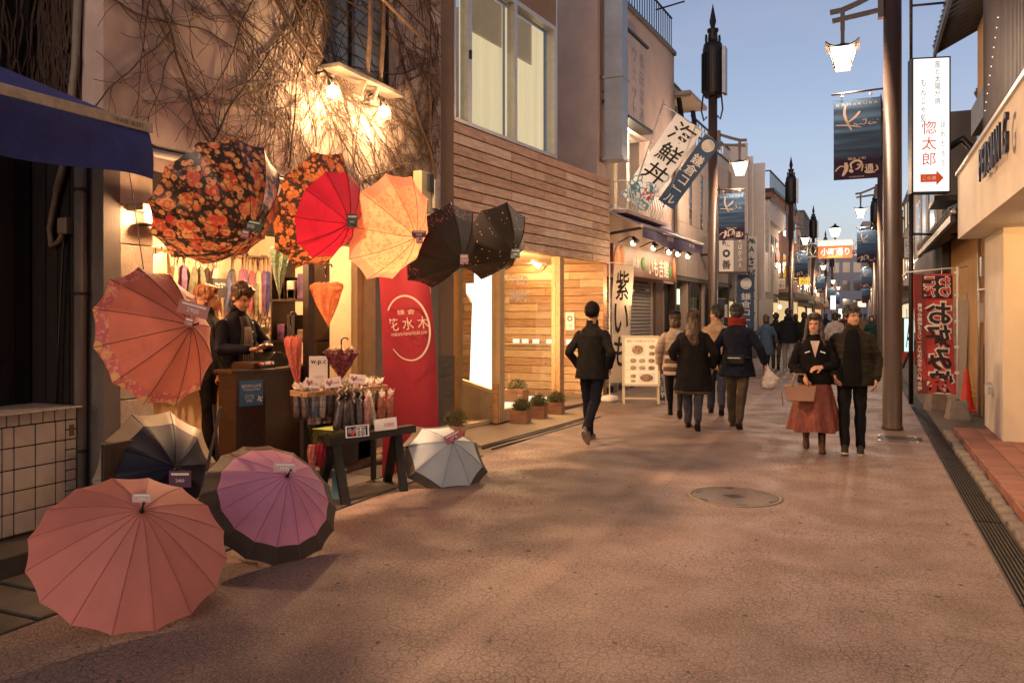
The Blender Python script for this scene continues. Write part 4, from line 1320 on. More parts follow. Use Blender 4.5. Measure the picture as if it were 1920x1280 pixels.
for x in (1.2, 3.4, 5.6, 7.8):
    for z in (3.6, 5.8):
        w_ = B("window", M_steel_dk, br, x, x + 1.1, -.03, .0, z, z + 1.3)
        B("pane", MATS["night_pane"], w_, x + .06, x + 1.04, -.036, -.03, z + .06, z + 1.24)
B("shop_glow", M_lit, br, .5, 9.5, -.02, -.004, .4, 2.4)
B("shop_canopy", mat("canopy_olive", (.10, .085, .06), .8), br, .3, 9.7, -1.0, -.02, 2.5, 2.75)

# ------------------------------------------------------------ the far street, both sides
rs = random.Random(11)
fcols = [(.30, .26, .24), (.20, .17, .16), (.36, .31, .28), (.13, .12, .125), (.24, .15, .12), (.28, .27, .28)]
fnames = ["pale render", "grey", "cream", "dark grey", "reddish brown", "bluish grey"]
def far_house(side, y0, y1, xf, h, ci, label, wins_=True):
    m = mat("far_wall_%d" % ci, fcols[ci], .8, .15, .8, grime=.3)
    if side < 0:
        o, Ln = facade("street_house", label, "building", (xf, y0), (xf + .05, y1), "shop houses farther along the street")
    else:
        o, Ln = facade("street_house", label, "building", (xf, y1), (xf + .05, y0), "shop houses farther along the street")
    B("body", m, o, 0, Ln, 0, 6, 2.4, h)
    B("parapet", M_iron, o, -.05, Ln + .05, -.08, 6, h, h + .12)
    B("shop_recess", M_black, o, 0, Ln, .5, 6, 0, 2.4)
    B("shop_glow", mat("far_shop_%d" % (ci % 3), [(.8, .55, .28), (.75, .65, .45), (.8, .45, .2)][ci % 3], .8, .6, 1.3, emit=.55, ecol=[(1, .66, .3), (1, .85, .6), (1, .5, .2)][ci % 3]), o, .3, Ln - .3, .44, .49, .5, 2.25)
    B("canopy", mat("far_canopy_%d" % ci, [(.12, .05, .04), (.05, .07, .1), (.25, .22, .18), (.07, .06, .05), (.2, .12, .04), (.1, .1, .1)][ci], .8), o, .1, Ln - .1, -.8, 0, 2.42, 2.6)
    n = max(1, int(Ln / 1.7))
    zz = 3.3
    while zz + 1.3 < h:
        for i in range(n):
            x = (i + .5) * Ln / n
            w_ = B("window", M_steel_dk, o, x - .45, x + .45, -.03, -.001, zz, zz + 1.2)
            lit = rs.random() < .25
            B("pane", MATS["shop_glow_wall"] if lit else MATS["night_pane"], w_, x - .4, x + .4, -.036, -.03, zz + .05, zz + 1.15)
        zz += 2.3
    for i in range(max(1, n - 1)):
        B("goods_shelf", random.choice(fm_ + [M_white, M_redink]), o, .5 + i * 1.6, 1.5 + i * 1.6, -.5, .2, 0, rs.uniform(.6, 1.0))
    return o
fl_ = [(-1, 51.5, 57, -3.75, 7.2, 1, "grey shop house on the left, first past the brick building"), (-1, 57.3, 64, -3.6, 8.6, 3, "dark grey block on the left behind the street arch"),
       (-1, 64.3, 71, -3.9, 6.8, 0, "pale rendered shop house on the left beyond the arch"), (-1, 71.3, 80, -3.7, 7.6, 4, "reddish brown shop house far on the left"),
       (-1, 80.3, 92, -3.6, 6.4, 5, "bluish grey building farthest on the left"),
       (1, 29.5, 36, 1.75, 6.2, 3, "dark grey house on the right behind the second lamp post"), (1, 36.3, 44, 1.9, 7.0, 1, "grey shop house on the right, second past the tiled-roof house"),
       (1, 44.3, 53, 1.8, 6.4, 4, "reddish brown shop house on the right before the arch"), (1, 53.3, 64, 1.9, 7.8, 0, "pale rendered building on the right by the arch"),
       (1, 64.3, 78, 1.9, 6.6, 5, "bluish grey building far on the right"), (1, 78.3, 94, 1.8, 7.4, 2, "cream building farthest on the right")]
for a in fl_:
    far_house(*a)
eb = thing("end_tower", "pale grey office block closing the far end of the street", "building", (-7, 118, 0), R(3))
M_eb = mat("end_grey", (.24, .25, .29), .8, .08, .5)
B("block", M_eb, eb, 0, 7.2, 0, 8, 0, 10.6)
B("block", M_eb, eb, 7.2, 11, 1, 9, 0, 14.5)
B("roof_unit", M_eb, eb, 1.5, 4.5, 1, 4, 10.6, 12.0)
for k in range(5):
    for z in (2.5, 5, 7.5):
        w_ = B("window", MATS["night_pane"], eb, .6 + k * 1.35, 1.5 + k * 1.35, -.04, -.001, z, z + 1.4)

# ------------------------------------------------------------ street lamps, cable poles and street banners
M_lglass = glow("lantern_glass", (1, .86, .62), 4.5)
M_cloth_b = None
def banner_mat():
    m = bpy.data.materials.new("street_banner_cloth")
    m.use_nodes = True
    nt = m.node_tree
    L = nt.links.new
    b = nt.nodes["Principled BSDF"]
    tc = nd(nt, "ShaderNodeTexCoord")
    sp = nd(nt, "ShaderNodeSeparateXYZ")
    L(tc.outputs['Generated'], sp.inputs[0])
    mp = nd(nt, "ShaderNodeMapping")
    mp.inputs['Scale'].default_value = (.4, .4, 14)
    L(tc.outputs['Generated'], mp.inputs[0])
    n = nd(nt, "ShaderNodeTexNoise", i_Scale=1.0, i_Detail=3.0)
    L(mp.outputs[0], n.inputs[0])
    cr = nd(nt, "ShaderNodeValToRGB")
    e = cr.color_ramp.elements
    e[0].position, e[0].color = .35, (.040, .060, .105, 1)
    e[1].position, e[1].color = .68, (.07, .15, .27, 1)
    L(n.outputs['Fac'], cr.inputs[0])
    mr = nd(nt, "ShaderNodeMapRange")
    mr.inputs['From Min'].default_value = .24
    mr.inputs['From Max'].default_value = .34
    L(sp.outputs[2], mr.inputs['Value'])
    mx = nd(nt, "ShaderNodeMix", data_type='RGBA')
    mx.inputs[6].default_value = (.040, .028, .055, 1)
    L(mr.outputs[0], mx.inputs[0])
    L(cr.outputs[0], mx.inputs[7])
    L(mx.outputs[2], b.inputs['Base Color'])
    b.inputs['Roughness'].default_value = .9
    b.inputs['Specular IOR Level'].default_value = .15
    t = nd(nt, "ShaderNodeBsdfTranslucent")
    L(mx.outputs[2], t.inputs[0])
    ms = nd(nt, "ShaderNodeMixShader", i_Fac=.25)
    L(b.outputs[0], ms.inputs[1])
    L(t.outputs[0], ms.inputs[2])
    L(ms.outputs[0], nt.nodes["Material Output"].inputs[0])
    return m
M_bcl = banner_mat()
M_cream_ink = mat("cream_ink", (.62, .50, .40), .7, .05, 10)
def lantern(parent, c, sc_=1.0):
    """square paper-lantern head hanging below point c"""
    T = MX.Translation(c) @ MX.Scale(sc_, 4)
    MB().box(-.03, .03, -.03, .03, -.30, 0, T=T).build("stem", M_brownpole, parent)
    rf = MB()
    n = 9
    ring = []
    def roof(u, v):   # -1..1, upturned corners
        r = max(abs(u), abs(v))
        z = -.28 - .13 * r ** .7 + .10 * (abs(u) * abs(v)) ** 3
        return (u * .26, v * .26, z)
    vs = [roof(-1 + 2 * i / n, -1 + 2 * j / n) for j in range(n + 1) for i in range(n + 1)]
    fs = [(j * (n + 1) + i, j * (n + 1) + i + 1, (j + 1) * (n + 1) + i + 1, (j + 1) * (n + 1) + i) for j in range(n) for i in range(n)]
    rf.add(vs, fs, 0, True, T)
    rf.add([(x, y, z + .018) for x, y, z in vs], [tuple(reversed(f)) for f in fs], 0, True, T)
    hd = rf.build("roof", M_brownpole, parent)
    top, bot, z0, z1 = .20, .11, -.40, -.72
    body = MB()
    body.add([(-top, -top, z0), (top, -top, z0), (top, top, z0), (-top, top, z0), (-bot, -bot, z1), (bot, -bot, z1), (bot, bot, z1), (-bot, bot, z1)],
             [(0, 1, 5, 4), (1, 2, 6, 5), (2, 3, 7, 6), (3, 0, 4, 7), (4, 5, 6, 7)], 0, False, T)
    body.build("glass_body", M_lglass, parent)
    fr = MB()
    for sx, sy in ((-1, -1), (1, -1), (1, 1), (-1, 1)):
        fr.bar(T @ V((sx * top, sy * top, z0)), T @ V((sx * bot, sy * bot, z1 - .01)), .014 * sc_)
    for a, b_ in (((-1, -1), (1, -1)), ((1, -1), (1, 1)), ((1, 1), (-1, 1)), ((-1, 1), (-1, -1))):
        for q, zz_ in ((bot, z1), (bot + .03, z1 + .085)):
            fr.bar(T @ V((a[0] * q, a[1] * q, zz_)), T @ V((b_[0] * q, b_[1] * q, zz_)), .014 * sc_)
    fr.build("glass_frame", M_brownpole, parent)
def lamp_post(label, x, y, side, power, detail=2, h=11, transformer=False, rad=.125, lz=5.55, label_b=None):
    """side = direction in x the lantern arm points to"""
    t = thing("street_lamp", label, "street lamp", (x, y, 0), 0, "brown street lamps along the street")
    MB().lathe([(rad + .012, 0), (rad + .012, .04), (rad, .05), (rad * .88, h)], 20).build("pole", M_brownpole, t)
    s = side
    B("bracket_plate", M_brownpole, t, min(s * rad * .9, s * (rad + .06)), max(s * rad * .9, s * (rad + .06)), -.06, .06, lz - .02, lz + .45)
    MB().add([], [])
    arm = MB()
    pts = [(s * (rad + .03), 0, lz + .36), (s * .45, 0, lz + .24), (s * .66, 0, lz + .17), (s * .82, 0, lz + .16)]
    for a, b_ in zip(pts[:-1], pts[1:]):
        arm.bar(a, b_, .05, .065)
    arm.build("upper_beam", M_brownpole, t)
    MB().bar((s * (rad + .03), 0, lz + .10), (s * .79, 0, lz + .03), .05, .06).build("lower_beam", M_brownpole, t)
    MB().box(s * .65 - .03, s * .65 + .03, -.03, .03, lz - .12, lz + .18).build("hanger", M_brownpole, t)
    lantern(t, V((s * .65, 0, lz - .06)), .86)
    for dx in (0,):
        lamp("light", t, (s * .65, 0, lz - .85), power * 1.35, (1, .68, .44), .14)
    MB().tube([(s * rad * .9, 0, lz - 1.02), (s * .80, 0, lz - 1.04)], .014, 8).build("banner_bar", M_brownpole, t)
    if transformer:
        z0 = 7.05
        tr = MB().lathe([(.20, z0), (.25, z0 + .1), (.25, z0 + 1.18), (.22, z0 + 1.32), (.18, z0 + 1.35)], 20, sx=1).build("transformer", M_iron, t)
        for k in range(20):
            a = 2 * math.pi * k / 20
            MB().box(.245, .28, -.012, .012, z0 + .13, z0 + 1.08, T=MX.Rotation(a, 4, 'Z')).build("cooling_fin", M_iron, tr)
        B("side_plate", M_galv, tr, .25, .33, -.16, .16, z0 + .05, z0 + 1.2)
        MB().lathe([(.12, z0 + 1.35), (.12, z0 + 1.52), (.11, z0 + 1.6), (.14, z0 + 1.63), (.14, z0 + 1.69)], 16).build("cap", M_iron, tr)
        for k in range(4):
            a = k * 1.57 + .5
            MB().lathe([(.025, z0 + 1.34), (.035, z0 + 1.44), (.025, z0 + 1.55)], 8, T=MX.Translation((.17 * math.cos(a), .17 * math.sin(a), 0))).build("insulator", M_iron, tr)
        MB().lathe([(.04, z0 + 1.69), (.085, z0 + 1.88), (.05, z0 + 2.08), (.003, z0 + 2.33)], 4, smooth=False).build("spire", M_iron, t)
        for q in (-1, 1):
            MB().tube([(q * .22, -.1, z0 + .05), (q * .26, -.12, z0 - .35), (q * .2, -.12, z0 - .6), (q * .13, -.1, z0 - .5)], .022, 6).build("cable_loop", M_black, tr)
    # the banner: its own thing, hung from the bar
    bl_ = thing("street_banner", label_b, "banner", (x + s * .46, y, lz - 2.28), 0, "blue street banners on the lamp posts")
    sheet(lambda u, v: ((u - .5) * .62, .005 * math.sin(v * 40) + .02 * math.sin(v * 6) * u, 1.15 * v), 6, 60 if detail > 1 else 12, "cloth", M_bcl, bl_)
    TB = lambda xx, z: frame((xx, -.036, z), (1, 0, 0), (0, 0, 1))
    if detail > 0:
        for dx in (-.2, .18):
            MB().tube([(dx, 0, 1.14), (dx, 0, 1.24)], .006, 5).lathe([(.018, 1.19), (.024, 1.2), (.018, 1.21)], 8, T=MX.Translation((dx, 0, 0))).build("hook", M_alu, bl_)
        k_ = MB()
        F = frame((0, -.036, 0), (1, 0, 0), (0, 0, 1))
        stroke(k_, [(-.15, 1.07), (-.165, .95), (-.13, .82), (-.07, .70)], .036, F)
        stroke(k_, [(.04, .96), (-.03, .88), (-.14, .80)], .032, F)
        stroke(k_, [(-.28, .785), (-.15, .775), (.0, .745), (.06, .735)], .018, F)
        if detail > 1:
            stroke(k_, [(-.05, .76), (-.03, .79), (.0, .77), (-.03, .755), (.02, .77), (.06, .785), (.07, .765)], .012, F)
            stroke(k_, [(.07, .83), (.12, .84), (.11, .78), (.08, .77), (.13, .79)], .013, F)
            stroke(k_, [(.18, .80), (.15, .785), (.165, .77), (.20, .775), (.20, .85), (.205, .77), (.225, .79), (.24, .77), (.26, .79)], .012, F)
            stroke(k_, [(.265, .82), (.275, .825)], .014, F)
        k_.build("script_mark", M_cream_ink, bl_)
        k2 = MB()
        stroke(k2, [(-.29, .12), (-.22, .19), (-.15, .17)], .02, F)
        stroke(k2, [(-.15, .24), (-.14, .15), (-.19, .05)], .055, F)
        stroke(k2, [(-.1, .13), (-.05, .1)], .05, F)
        stroke(k2, [(-.07, .15), (-.08, .22), (0, .26), (.06, .22), (.02, .15), (-.02, .13)], .03, F)
        stroke(k2, [(.0, .2), (.08, .2)], .02, F)
        stroke(k2, [(.08, .2), (.06, .1)], .02, F)
        stroke(k2, [(.1, .1), (.14, .08), (.24, .08)], .026, F)
        stroke(k2, [(.25, .18), (.27, .12), (.23, .1)], .018, F)
        k2.build("brush_mark", M_cream_ink, bl_)
        if detail > 1:
            text("lettering", "K A M A K U R A", M_cream_ink, bl_, TB(0, 1.07), w=.54, h=.035)
            text("lettering", "鎌倉 小町", M_cream_ink, bl_, TB(.0, .29), w=.24, h=.04)
            text("lettering", "KOMACHI ST.", M_cream_ink, bl_, TB(.0, .03), w=.2, h=.02)
            text("lettering", "通", M_cream_ink, bl_, TB(.16, .145), h=.11, bold=.02)
    return t
lamp_post("thick brown lamp post at the right with lantern and blue banner", .40, 12.5, -1, 75, 2, 9, rad=.128, lz=5.84, label_b="large blue street banner hanging from the near right lamp post")
lamp_post("brown lamp post with transformer and spire on the left", -3.4, 20.3, 1, 95, 2, 7.1, True, .125, 5.75, label_b="blue street banner on the left lamp post with the transformer")
lamp_post("brown lamp post just behind the thick near post on the right", .62, 30.8, -1, 110, 1, 7.1, True, .125, 5.75, label_b="blue street banner half behind the thick near lamp post")
lamp_post("second lamp post with transformer on the left before the arch", -3.15, 41.2, 1, 110, 1, 7.1, True, .125, 5.75, label_b="blue street banner before the yellow sign on the left")
lamp_post("third lamp post on the left, at the street arch", -3.1, 60, 1, 110, 1, 7.1, True, .12, 5.5, label_b="blue street banner on the third left lamp post")
lamp_post("third lamp post on the right, beyond the arch", .75, 52, -1, 110, 1, 7.1, True, .12, 5.5, label_b="blue street banner on the third right lamp post")
lamp_post("fourth lamp post on the left, far down the street", -3.0, 78, 1, 110, 0, 7.1, True, .12, 5.2, label_b="small blue banner on the fourth left lamp post")
lamp_post("fourth lamp post on the right, far down the street", .8, 72, -1, 110, 0, 7.1, True, .12, 5.2, label_b="small blue banner on the fourth right lamp post")
lamp_post("fifth lamp post on the left, nearest the end block", -3.0, 96, 1, 110, 0, 7.1, True, .12, 5.2, label_b="smallest blue banner on the left side")
lamp_post("fifth lamp post on the right, nearest the end block", .8, 92, -1, 110, 0, 7.1, True, .12, 5.2, label_b="smallest blue banner on the right side")

lamp_post("added unseen brown lamp post continuing the right row, next before the near one", .40, -5.8, -1, 42, 0, 9, rad=.128, lz=5.84, label_b="unseen blue banner on the post added to the right row, next before the near one")  # out of view, added at the row spacing to light the foreground
lamp_post("added unseen brown lamp post continuing the left row, next before the one with the transformer", -3.45, -1.2, 1, 42, 0, 9, rad=.128, lz=5.84, label_b="unseen blue banner on the post added to the left row, next before the transformer post")  # also out of view, added along its row for foreground light
# arch over the street with its orange name board
ar = thing("street_arch", "lattice arch across the street with glowing orange name board and lantern", "arch", (-1.3, 56, 0))
P = lambda px, py: onY(px, py, 56) - V((-1.3, 56, 0))
x0, x1 = P(1478, 500).x, P(1668, 500).x
zb, ztop = P(1565, 484).z, P(1565, 452).z
for x in (x0, x1):
    MB().lathe([(.13, 0), (.13, 6.2)], 12, T=MX.Translation((x, 0, 0))).build("post", M_brownpole, ar)
def archz(x, top):
    u = (x - x0) / (x1 - x0) * 2 - 1
    return (zb - .05 + (1 - u * u) * .25) + (.75 + .15 * (1 - u * u) if top else 0)
for tp_ in (0, 1):
    MB().tube([(x0 + (x1 - x0) * i / 16, 0, archz(x0 + (x1 - x0) * i / 16, tp_)) for i in range(17)], .04, 6).build("chord", M_alu, ar)
for i in range(16):
    xa, xb = x0 + (x1 - x0) * i / 16, x0 + (x1 - x0) * (i + 1) / 16
    MB().tube([(xa, 0, archz(xa, i % 2)), (xb, 0, archz(xb, 1 - i % 2))], .025, 5).build("web", M_alu, ar)
    MB().tube([(xa, .06, archz(xa, 1 - i % 2)), (xb, .06, archz(xb, i % 2))], .025, 5).build("web", M_alu, ar)
bx0, bx1 = P(1534, 470).x, P(1598, 470).x
M_or = mat("orange_board", (.55, .10, .03), .5, .05, 4, emit=.30, ecol=(1, .16, .04))
B("name_board", M_or, ar, bx0, bx1, -.16, -.06, zb, ztop - .30)
B("light_band", glow("arch_band", (1, .80, .5), 1.6), ar, bx0, bx1, -.17, -.06, ztop - .30, ztop)
B("board_hood", M_alu, ar, bx0 - .05, bx1 + .05, -.35, -.05, ztop, ztop + .06)
text("lettering", "小町通り", glow("lit_white", (1, .95, .85), .9), ar, frame(((bx0 + bx1) / 2, -.17, (zb + ztop) / 2 - .14), (1, 0, 0), (0, 0, 1)), w=1.75, h=.5, bold=.03)
text("lettering", "KOMACHI ST.", mat("yellow_ink", (.8, .5, .05), .5, emit=.6), ar, frame(((bx0 + bx1) / 2, -.17, zb + .10), (1, 0, 0), (0, 0, 1)), w=.85, h=.12)
MB().tube([((bx0 + bx1) / 2, 0, ztop), ((bx0 + bx1) / 2, 0, ztop + .3)], .05, 8).build("lantern_stem", M_iron, ar)
lx = (bx0 + bx1) / 2
MB().lathe([(.2, ztop + .3), (.36, ztop + .8)], 10, T=MX.Translation((lx, 0, 0))).build("lantern_glass", M_lglass, ar)
MB().lathe([(.45, ztop + .8), (.1, ztop + 1.02), (.02, ztop + 1.15)], 10, T=MX.Translation((lx, 0, 0))).build("lantern_roof", M_iron, ar)
lamp("light", ar, (lx, -1.4, zb - .6), 100, (1, .7, .4), .3)

# small signs down the street
def box_sign(label, px, py, wpx, hpx, w, m, txt=None, inkm=None, grp=None, rz=12):
    c = at(px, py, w)
    t = thing("shop_sign", label, "sign", c, R(rz), grp)
    a, b_ = wpx / FPX * w / 2, hpx / FPX * w / 2
    B("box", M_steel_dk, t, -a - .02, a + .02, 0, .18, -b_ - .02, b_ + .02)
    B("face", m, t, -a, a, -.02, -.001, -b_, b_)
    B("bracket", M_iron, t, -a - .5, -a - .02, .06, .10, -.04, .04)
    if txt:
        text("lettering", txt, inkm or M_ink, t, frame((0, -.021, 0), (1, 0, 0), (0, 0, 1)), w=a * 1.4, h=b_ * 1.5)
    return t
M_yel = mat("yellow_sign", (.75, .50, .03), .5, .06, 4, emit=.35, ecol=(1, .65, .08))
box_sign("yellow shop sign with dark characters below the second left banner", 1507, 524, 17, 20, 43, M_yel, "な\nか", M_ink)
box_sign("tall yellow sign strip on the brick building", 1484, 516, 9, 36, 44, M_yel)
box_sign("grey rectangular sign on the siding house front", 1466, 532, 12, 20, 40, mat("grey_sign", (.3, .28, .27), .6), "小\n町", M_ink)
box_sign("green square sign under the brick building corner", 1450, 455, 8, 10, 40, mat("green_sign", (.05, .16, .08), .5, emit=.1))
M_wlit = glow("white_lit_sign", (1, .95, .86), 1.2)
box_sign("glowing white upright sign beyond the arch on the left", 1562, 567, 9, 26, 66, M_wlit)
box_sign("second glowing white upright sign farther on the left", 1576, 588, 7, 18, 80, M_wlit)
box_sign("tiny glowing orange sign above the far crowd", 1616, 570, 14, 10, 88, glow("far_orange", (1, .5, .25), 2.2))
box_sign("thin glowing strip sign along the right side", 1639, 545, 3, 100, 62, glow("strip_lit", (1, .85, .6), 1.2))
box_sign("small backlit poster by the right lamp post", 1703, 465, 14, 36, 21, mat("poster_dim", (.4, .35, .33), .6, .3, 5, emit=.15), "ほ\nう", M_ink)
box_sign("glowing greenish white street sign low behind the right banner", 1704, 628, 16, 62, 20, glow("teal_lit", (.75, 1, .92), .8), "A", M_ink)
box_sign("pale hanging sign under the left eaves", 1530, 610, 14, 18, 50, mat("pink_sign", (.5, .3, .3), .6, .5, 6), "祭", M_redink)
# bare bulbs strung far along the shop fronts
rs = random.Random(5)
M_fb = glow("far_bulb", (1, .72, .4), 8)
for i, (px, py, w) in enumerate(((1455, 560, 38), (1462, 575, 38), (1449, 590, 36), (1520, 592, 60), (1536, 596, 64), (1572, 602, 70), (1700, 610, 24), (1652, 570, 40), (1644, 600, 46), (1660, 586, 36), (1610, 604, 80), (1599, 606, 90))):
    b_ = thing("shop_bulb", "bare glowing shop bulb far down the street, %s in the row from left" % ["third", "fourth", "first", "fifth", "sixth", "seventh", "last", "eleventh", "tenth", "second last", "ninth", "eighth"][i], "lamp", at(px, py, w), 0, "bare bulbs along the far shop fronts")
    MB().ell((0, 0, 0), (.07, .07, .09), 10).build("bulb", M_fb, b_)
    MB().tube([(0, 0, .08), (0, 0, .5)], .01, 4).build("cord", M_black, b_)

# ------------------------------------------------------------ right side: grill restaurant
gr_, GRL = facade("grill_restaurant", "cream restaurant front with dark lettered fascia and slatted upper wall", "restaurant", (1.2, 12.4), (1.2, -3))
M_st = mat("cream_stucco", (.66, .60, .53), .9, .10, 2, .6, 160, grime=.16)
M_yst = mat("ochre_stucco", (.64, .52, .36), .9, .06, 2, .5, 160)
B("fascia", M_st, gr_, 0, GRL, 0, .25, 2.64, 3.50)
B("fascia_cap", M_alu, gr_, -.03, GRL, -.03, .3, 3.50, 3.54)
B("soffit", M_st, gr_, 0, GRL, .25, 4, 2.64, 2.72)
B("flank", M_st, gr_, -.002, .2, .252, 4, 2.722, 3.49)
pr = B("pillar", M_st, gr_, -.10, 1.44, .33, .55, .122, 2.64)
B("pillar_front", M_yst, gr_, 1.441, 1.445, .334, 3.8, .122, 2.638)
B("pillar_core", M_st, gr_, .9, 1.44, .551, 3.8, .122, 2.638)
B("wall_vent", M_alu, gr_, .55, .67, .24, .33, .60, .72)
MB().prism([(0, 0), (.14, 0), (0, .14)], 0, .05, T=MX(((1, 0, 0, .6), (0, 1, 0, .27), (0, 0, 1, .62), (0, 0, 0, 1)))).build("vent_hood", M_alu, gr_)
B("upper_wall", M_dkwood, gr_, 0, GRL, .42, .6, 3.5, 9.5)
M_louv = [wood("louvre_%d" % i, c, d, .55, 3, (9, 9, .8)) for i, (c, d) in enumerate([((.055, .032, .022), (.10, .055, .035)), ((.04, .024, .017), (.075, .042, .028))])]
for k in range(76):
    B("louvre_slat", M_louv[k % 2], gr_, .0 + k * .082, .034 + k * .082, .30, .42, 3.545, 9.5)
M_let = mat("dark_letter", (.05, .055, .07), .3, .1, 10, metal=.5)
x = 2.73
for ch in "PERSIAN":
    w_ = .06 if ch == 'I' else .165
    text("letter", ch, M_let, gr_, frame((x + w_ / 2, -.06, 3.17), (1, 0, 0), (0, 0, 1)), w=w_, h=.33, ext=.022, bold=.006)
    x += w_ + .05
text("letter", "G", M_let, gr_, frame((x + .26, -.06, 3.17), (1, 0, 0), (0, 0, 1)), w=.19, h=.36, ext=.03, bold=.006)
for y in (1.0, 2.6, 4.6, 6.6):
    dl = thing("downlight", "round recessed downlight in the restaurant soffit, %s from the corner" % {1.0: "first", 2.6: "second", 4.6: "third", 6.6: "fourth"}[y], "lamp", (1.2 + .95, 12.4 - y, 2.635), 0, "downlights in the restaurant soffit")
    MB().lathe([(.06, 0), (.075, -.006), (.075, .0)], 16).build("ring", M_alu, dl)
    MB().lathe([(.055, .0), (.055, .003)], 16).build("lens", glow("downlight_lens", (1, .7, .35), 3), dl)
    lamp("light", dl, (0, 0, -.05), 21, (1, .62, .30), .05)
sp_ = MB()
for k in range(11):
    sp_.ell((0, 0, 0), (.012, .012, .012), 6, T=MX.Translation((1.49, 12.4 - .25 - k * .11, 4.3 + k * .085)))
fc = thing("fairy_lights", "thin string of tiny bulbs across the slatted wall", "lights", (0, 0, 0))
for i in range(11):
    MB().ell((1.49, 12.15 - i * .11, 4.3 + i * .085), (.007, .007, .007), 6).build("bulb", glow("fairy", (1, .9, .75), 1.3), fc)
cc = thing("security_camera", "small security camera on the edge of the restaurant fascia", "camera", onX(1788, 396, 1.17))
MB().lathe([(.035, 0), (.035, .10), (.02, .11)], 12, T=MX.Rotation(R(100), 4, 'X')).build("body", M_alu, cc)
MB().bar((0, .0, .02), (.03, .05, .06), .02).build("mount", M_alu, cc)

# ------------------------------------------------------------ right side: tiled-roof house beyond the restaurant
jh, JL = facade("tiled_roof_house", "ochre rendered house with dark tiled eaves behind the white upright sign", "house", (1.75, 19.5), (1.75, 12.62))
M_och = mat("ochre_wall", (.46, .26, .11), .9, .12, 2, .4, 90)
B("lower_wall", M_och, jh, 0, JL, 0, 4, 0, 3.2)
B("upper_wall", M_och, jh, 2.2, JL, .25, 4, 3.2, 7.0)
B("upper_side", mat("ochre_pale", (.52, .36, .16), .9, .1, 2), jh, 0, 2.2, 1.2, 4, 3.2, 6.6)
B("corner_post", M_dkwood, jh, .0, .12, -.03, .0, 0, 3.2)
M_kaw = mat("grey_roof_tile", (.035, .036, .042), .5, .2, 12, .2, 60)
def roof_tiles(parent, x0, x1, y0, z0, y1, z1, n):
    for k in range(n):
        x = x0 + (x1 - x0) * (k + .5) / n
        MB().tube([(x, y0, z0), (x, (y0 + y1) / 2, (z0 + z1) / 2 - .05), (x, y1, z1)], (x1 - x0) / n * .36, 8).build("roof_tile_row", M_kaw, parent)
    MB().quad((x0, y0 + .02, z0 - .03), (x1, y0 + .02, z0 - .03), (x1, y1, z1 - .03), (x0, y1, z1 - .03)).build("roof_bed", M_dkwood, parent)
roof_tiles(jh, -.3, JL, -.6, 3.02, .5, 3.62, 24)
roof_tiles(jh, 1.9, JL, -.45, 6.75, 1.2, 7.7, 18)
roof_tiles(jh, -.3, 2.2, .5, 6.3, 1.8, 7.1, 9)
B("eave_fascia", M_dkwood, jh, -.3, JL, -.62, -.56, 2.9, 3.0)
B("eave_fascia", M_dkwood, jh, 1.9, JL, -.47, -.42, 6.62, 6.74)
B("window", M_steel_dk, jh, 2.6, 4.3, .19, .25, 3.9, 5.3)
B("window_pane", MATS["night_pane"], jh, 2.66, 4.24, .18, .19, 3.95, 5.25)
B("roller_blind", mat("blind_grey", (.16, .16, .165), .6), jh, 2.6, 4.3, .10, .18, 4.9, 5.4)
MB().tube([(3.2, -.35, 4.6), (3.2, -.1, 4.75), (3.2, .1, 4.5), (3.2, .12, 3.6)], .07, 10).build("duct_elbow", M_iron, jh)
B("ac_shelf", M_dkwood, jh, 1.2, 2.6, -.5, .2, 3.75, 3.85)
B("meter_box", M_alu, jh, 4.9, 5.1, -.06, 0, 1.5, 1.8)
B("blue_notice", mat("blue_notice", (.05, .17, .33), .6, .1, 6), jh, 5.7, 5.95, -.03, -.004, 1.25, 1.7)
B("meter_box", M_alu, jh, 5.3, 5.5, -.08, 0, 2.2, 2.5)
for x in (5.0, 6.1):
    MB().tube([(x, -.05, 0), (x, -.05, 2.9)], .025, 8).build("conduit", M_alu, jh)
MB().tube([(5.0, -.05, 2.0), (6.6, -.05, 2.0)], .02, 8).build("conduit", M_alu, jh)
B("dark_door", M_dkwood, jh, 5.2, 6.7, -.02, -.003, .0, 1.15)
# metal pole + backlit upright sign
ws_ = thing("upright_lightbox", "tall glowing white upright sign box with red characters and arrow", "sign", at(1746, 362, 14.0), R(14))
sw, sh = .64, 2.38
B("box", M_black, ws_, -sw / 2, sw / 2, 0, .22, 0, sh, .006)
B("face", glow("lightbox_face", (1, .97, .93), .85), ws_, -sw / 2 + .03, sw / 2 - .03, -.008, -.001, .03, sh - .03)
TW = lambda x, z: frame((x, -.009, z), (1, 0, 0), (0, 0, 1))
M_rl = mat("lightbox_red", (.5, .07, .02), .6, .05, 8, emit=.10, ecol=(.9, .12, .03))
text("lettering", vtext("風と太陽が焼"), mat("thin_ink", (.12, .1, .1), .7), ws_, TW(.10, 1.92), h=.75, w=.09)
text("lettering", vtext("もんじゃ処"), mat("thin_ink", (.22, .2, .19)), ws_, TW(-.13, 1.62), h=.75, w=.09)
text("lettering", vtext("惚太郎"), M_rl, ws_, TW(-.04, .87), h=.78, w=.24, line=1.1)
text("lettering", vtext("ほれたろう"), M_ink, ws_, TW(.19, .85), h=.78, w=.07, line=1.4)
ar2 = MB()
ar2.add([(-.18, -.05, 0), (.08, -.05, 0), (.08, -.11, 0), (.2, .02, 0), (.08, .15, 0), (.08, .09, 0), (-.18, .09, 0)], [(0, 1, 2, 3, 4, 5, 6)], 0, False, TW(0, .24) @ MX.Translation((0, 0, .003)))
ar2.build("red_arrow", M_rl, ws_)
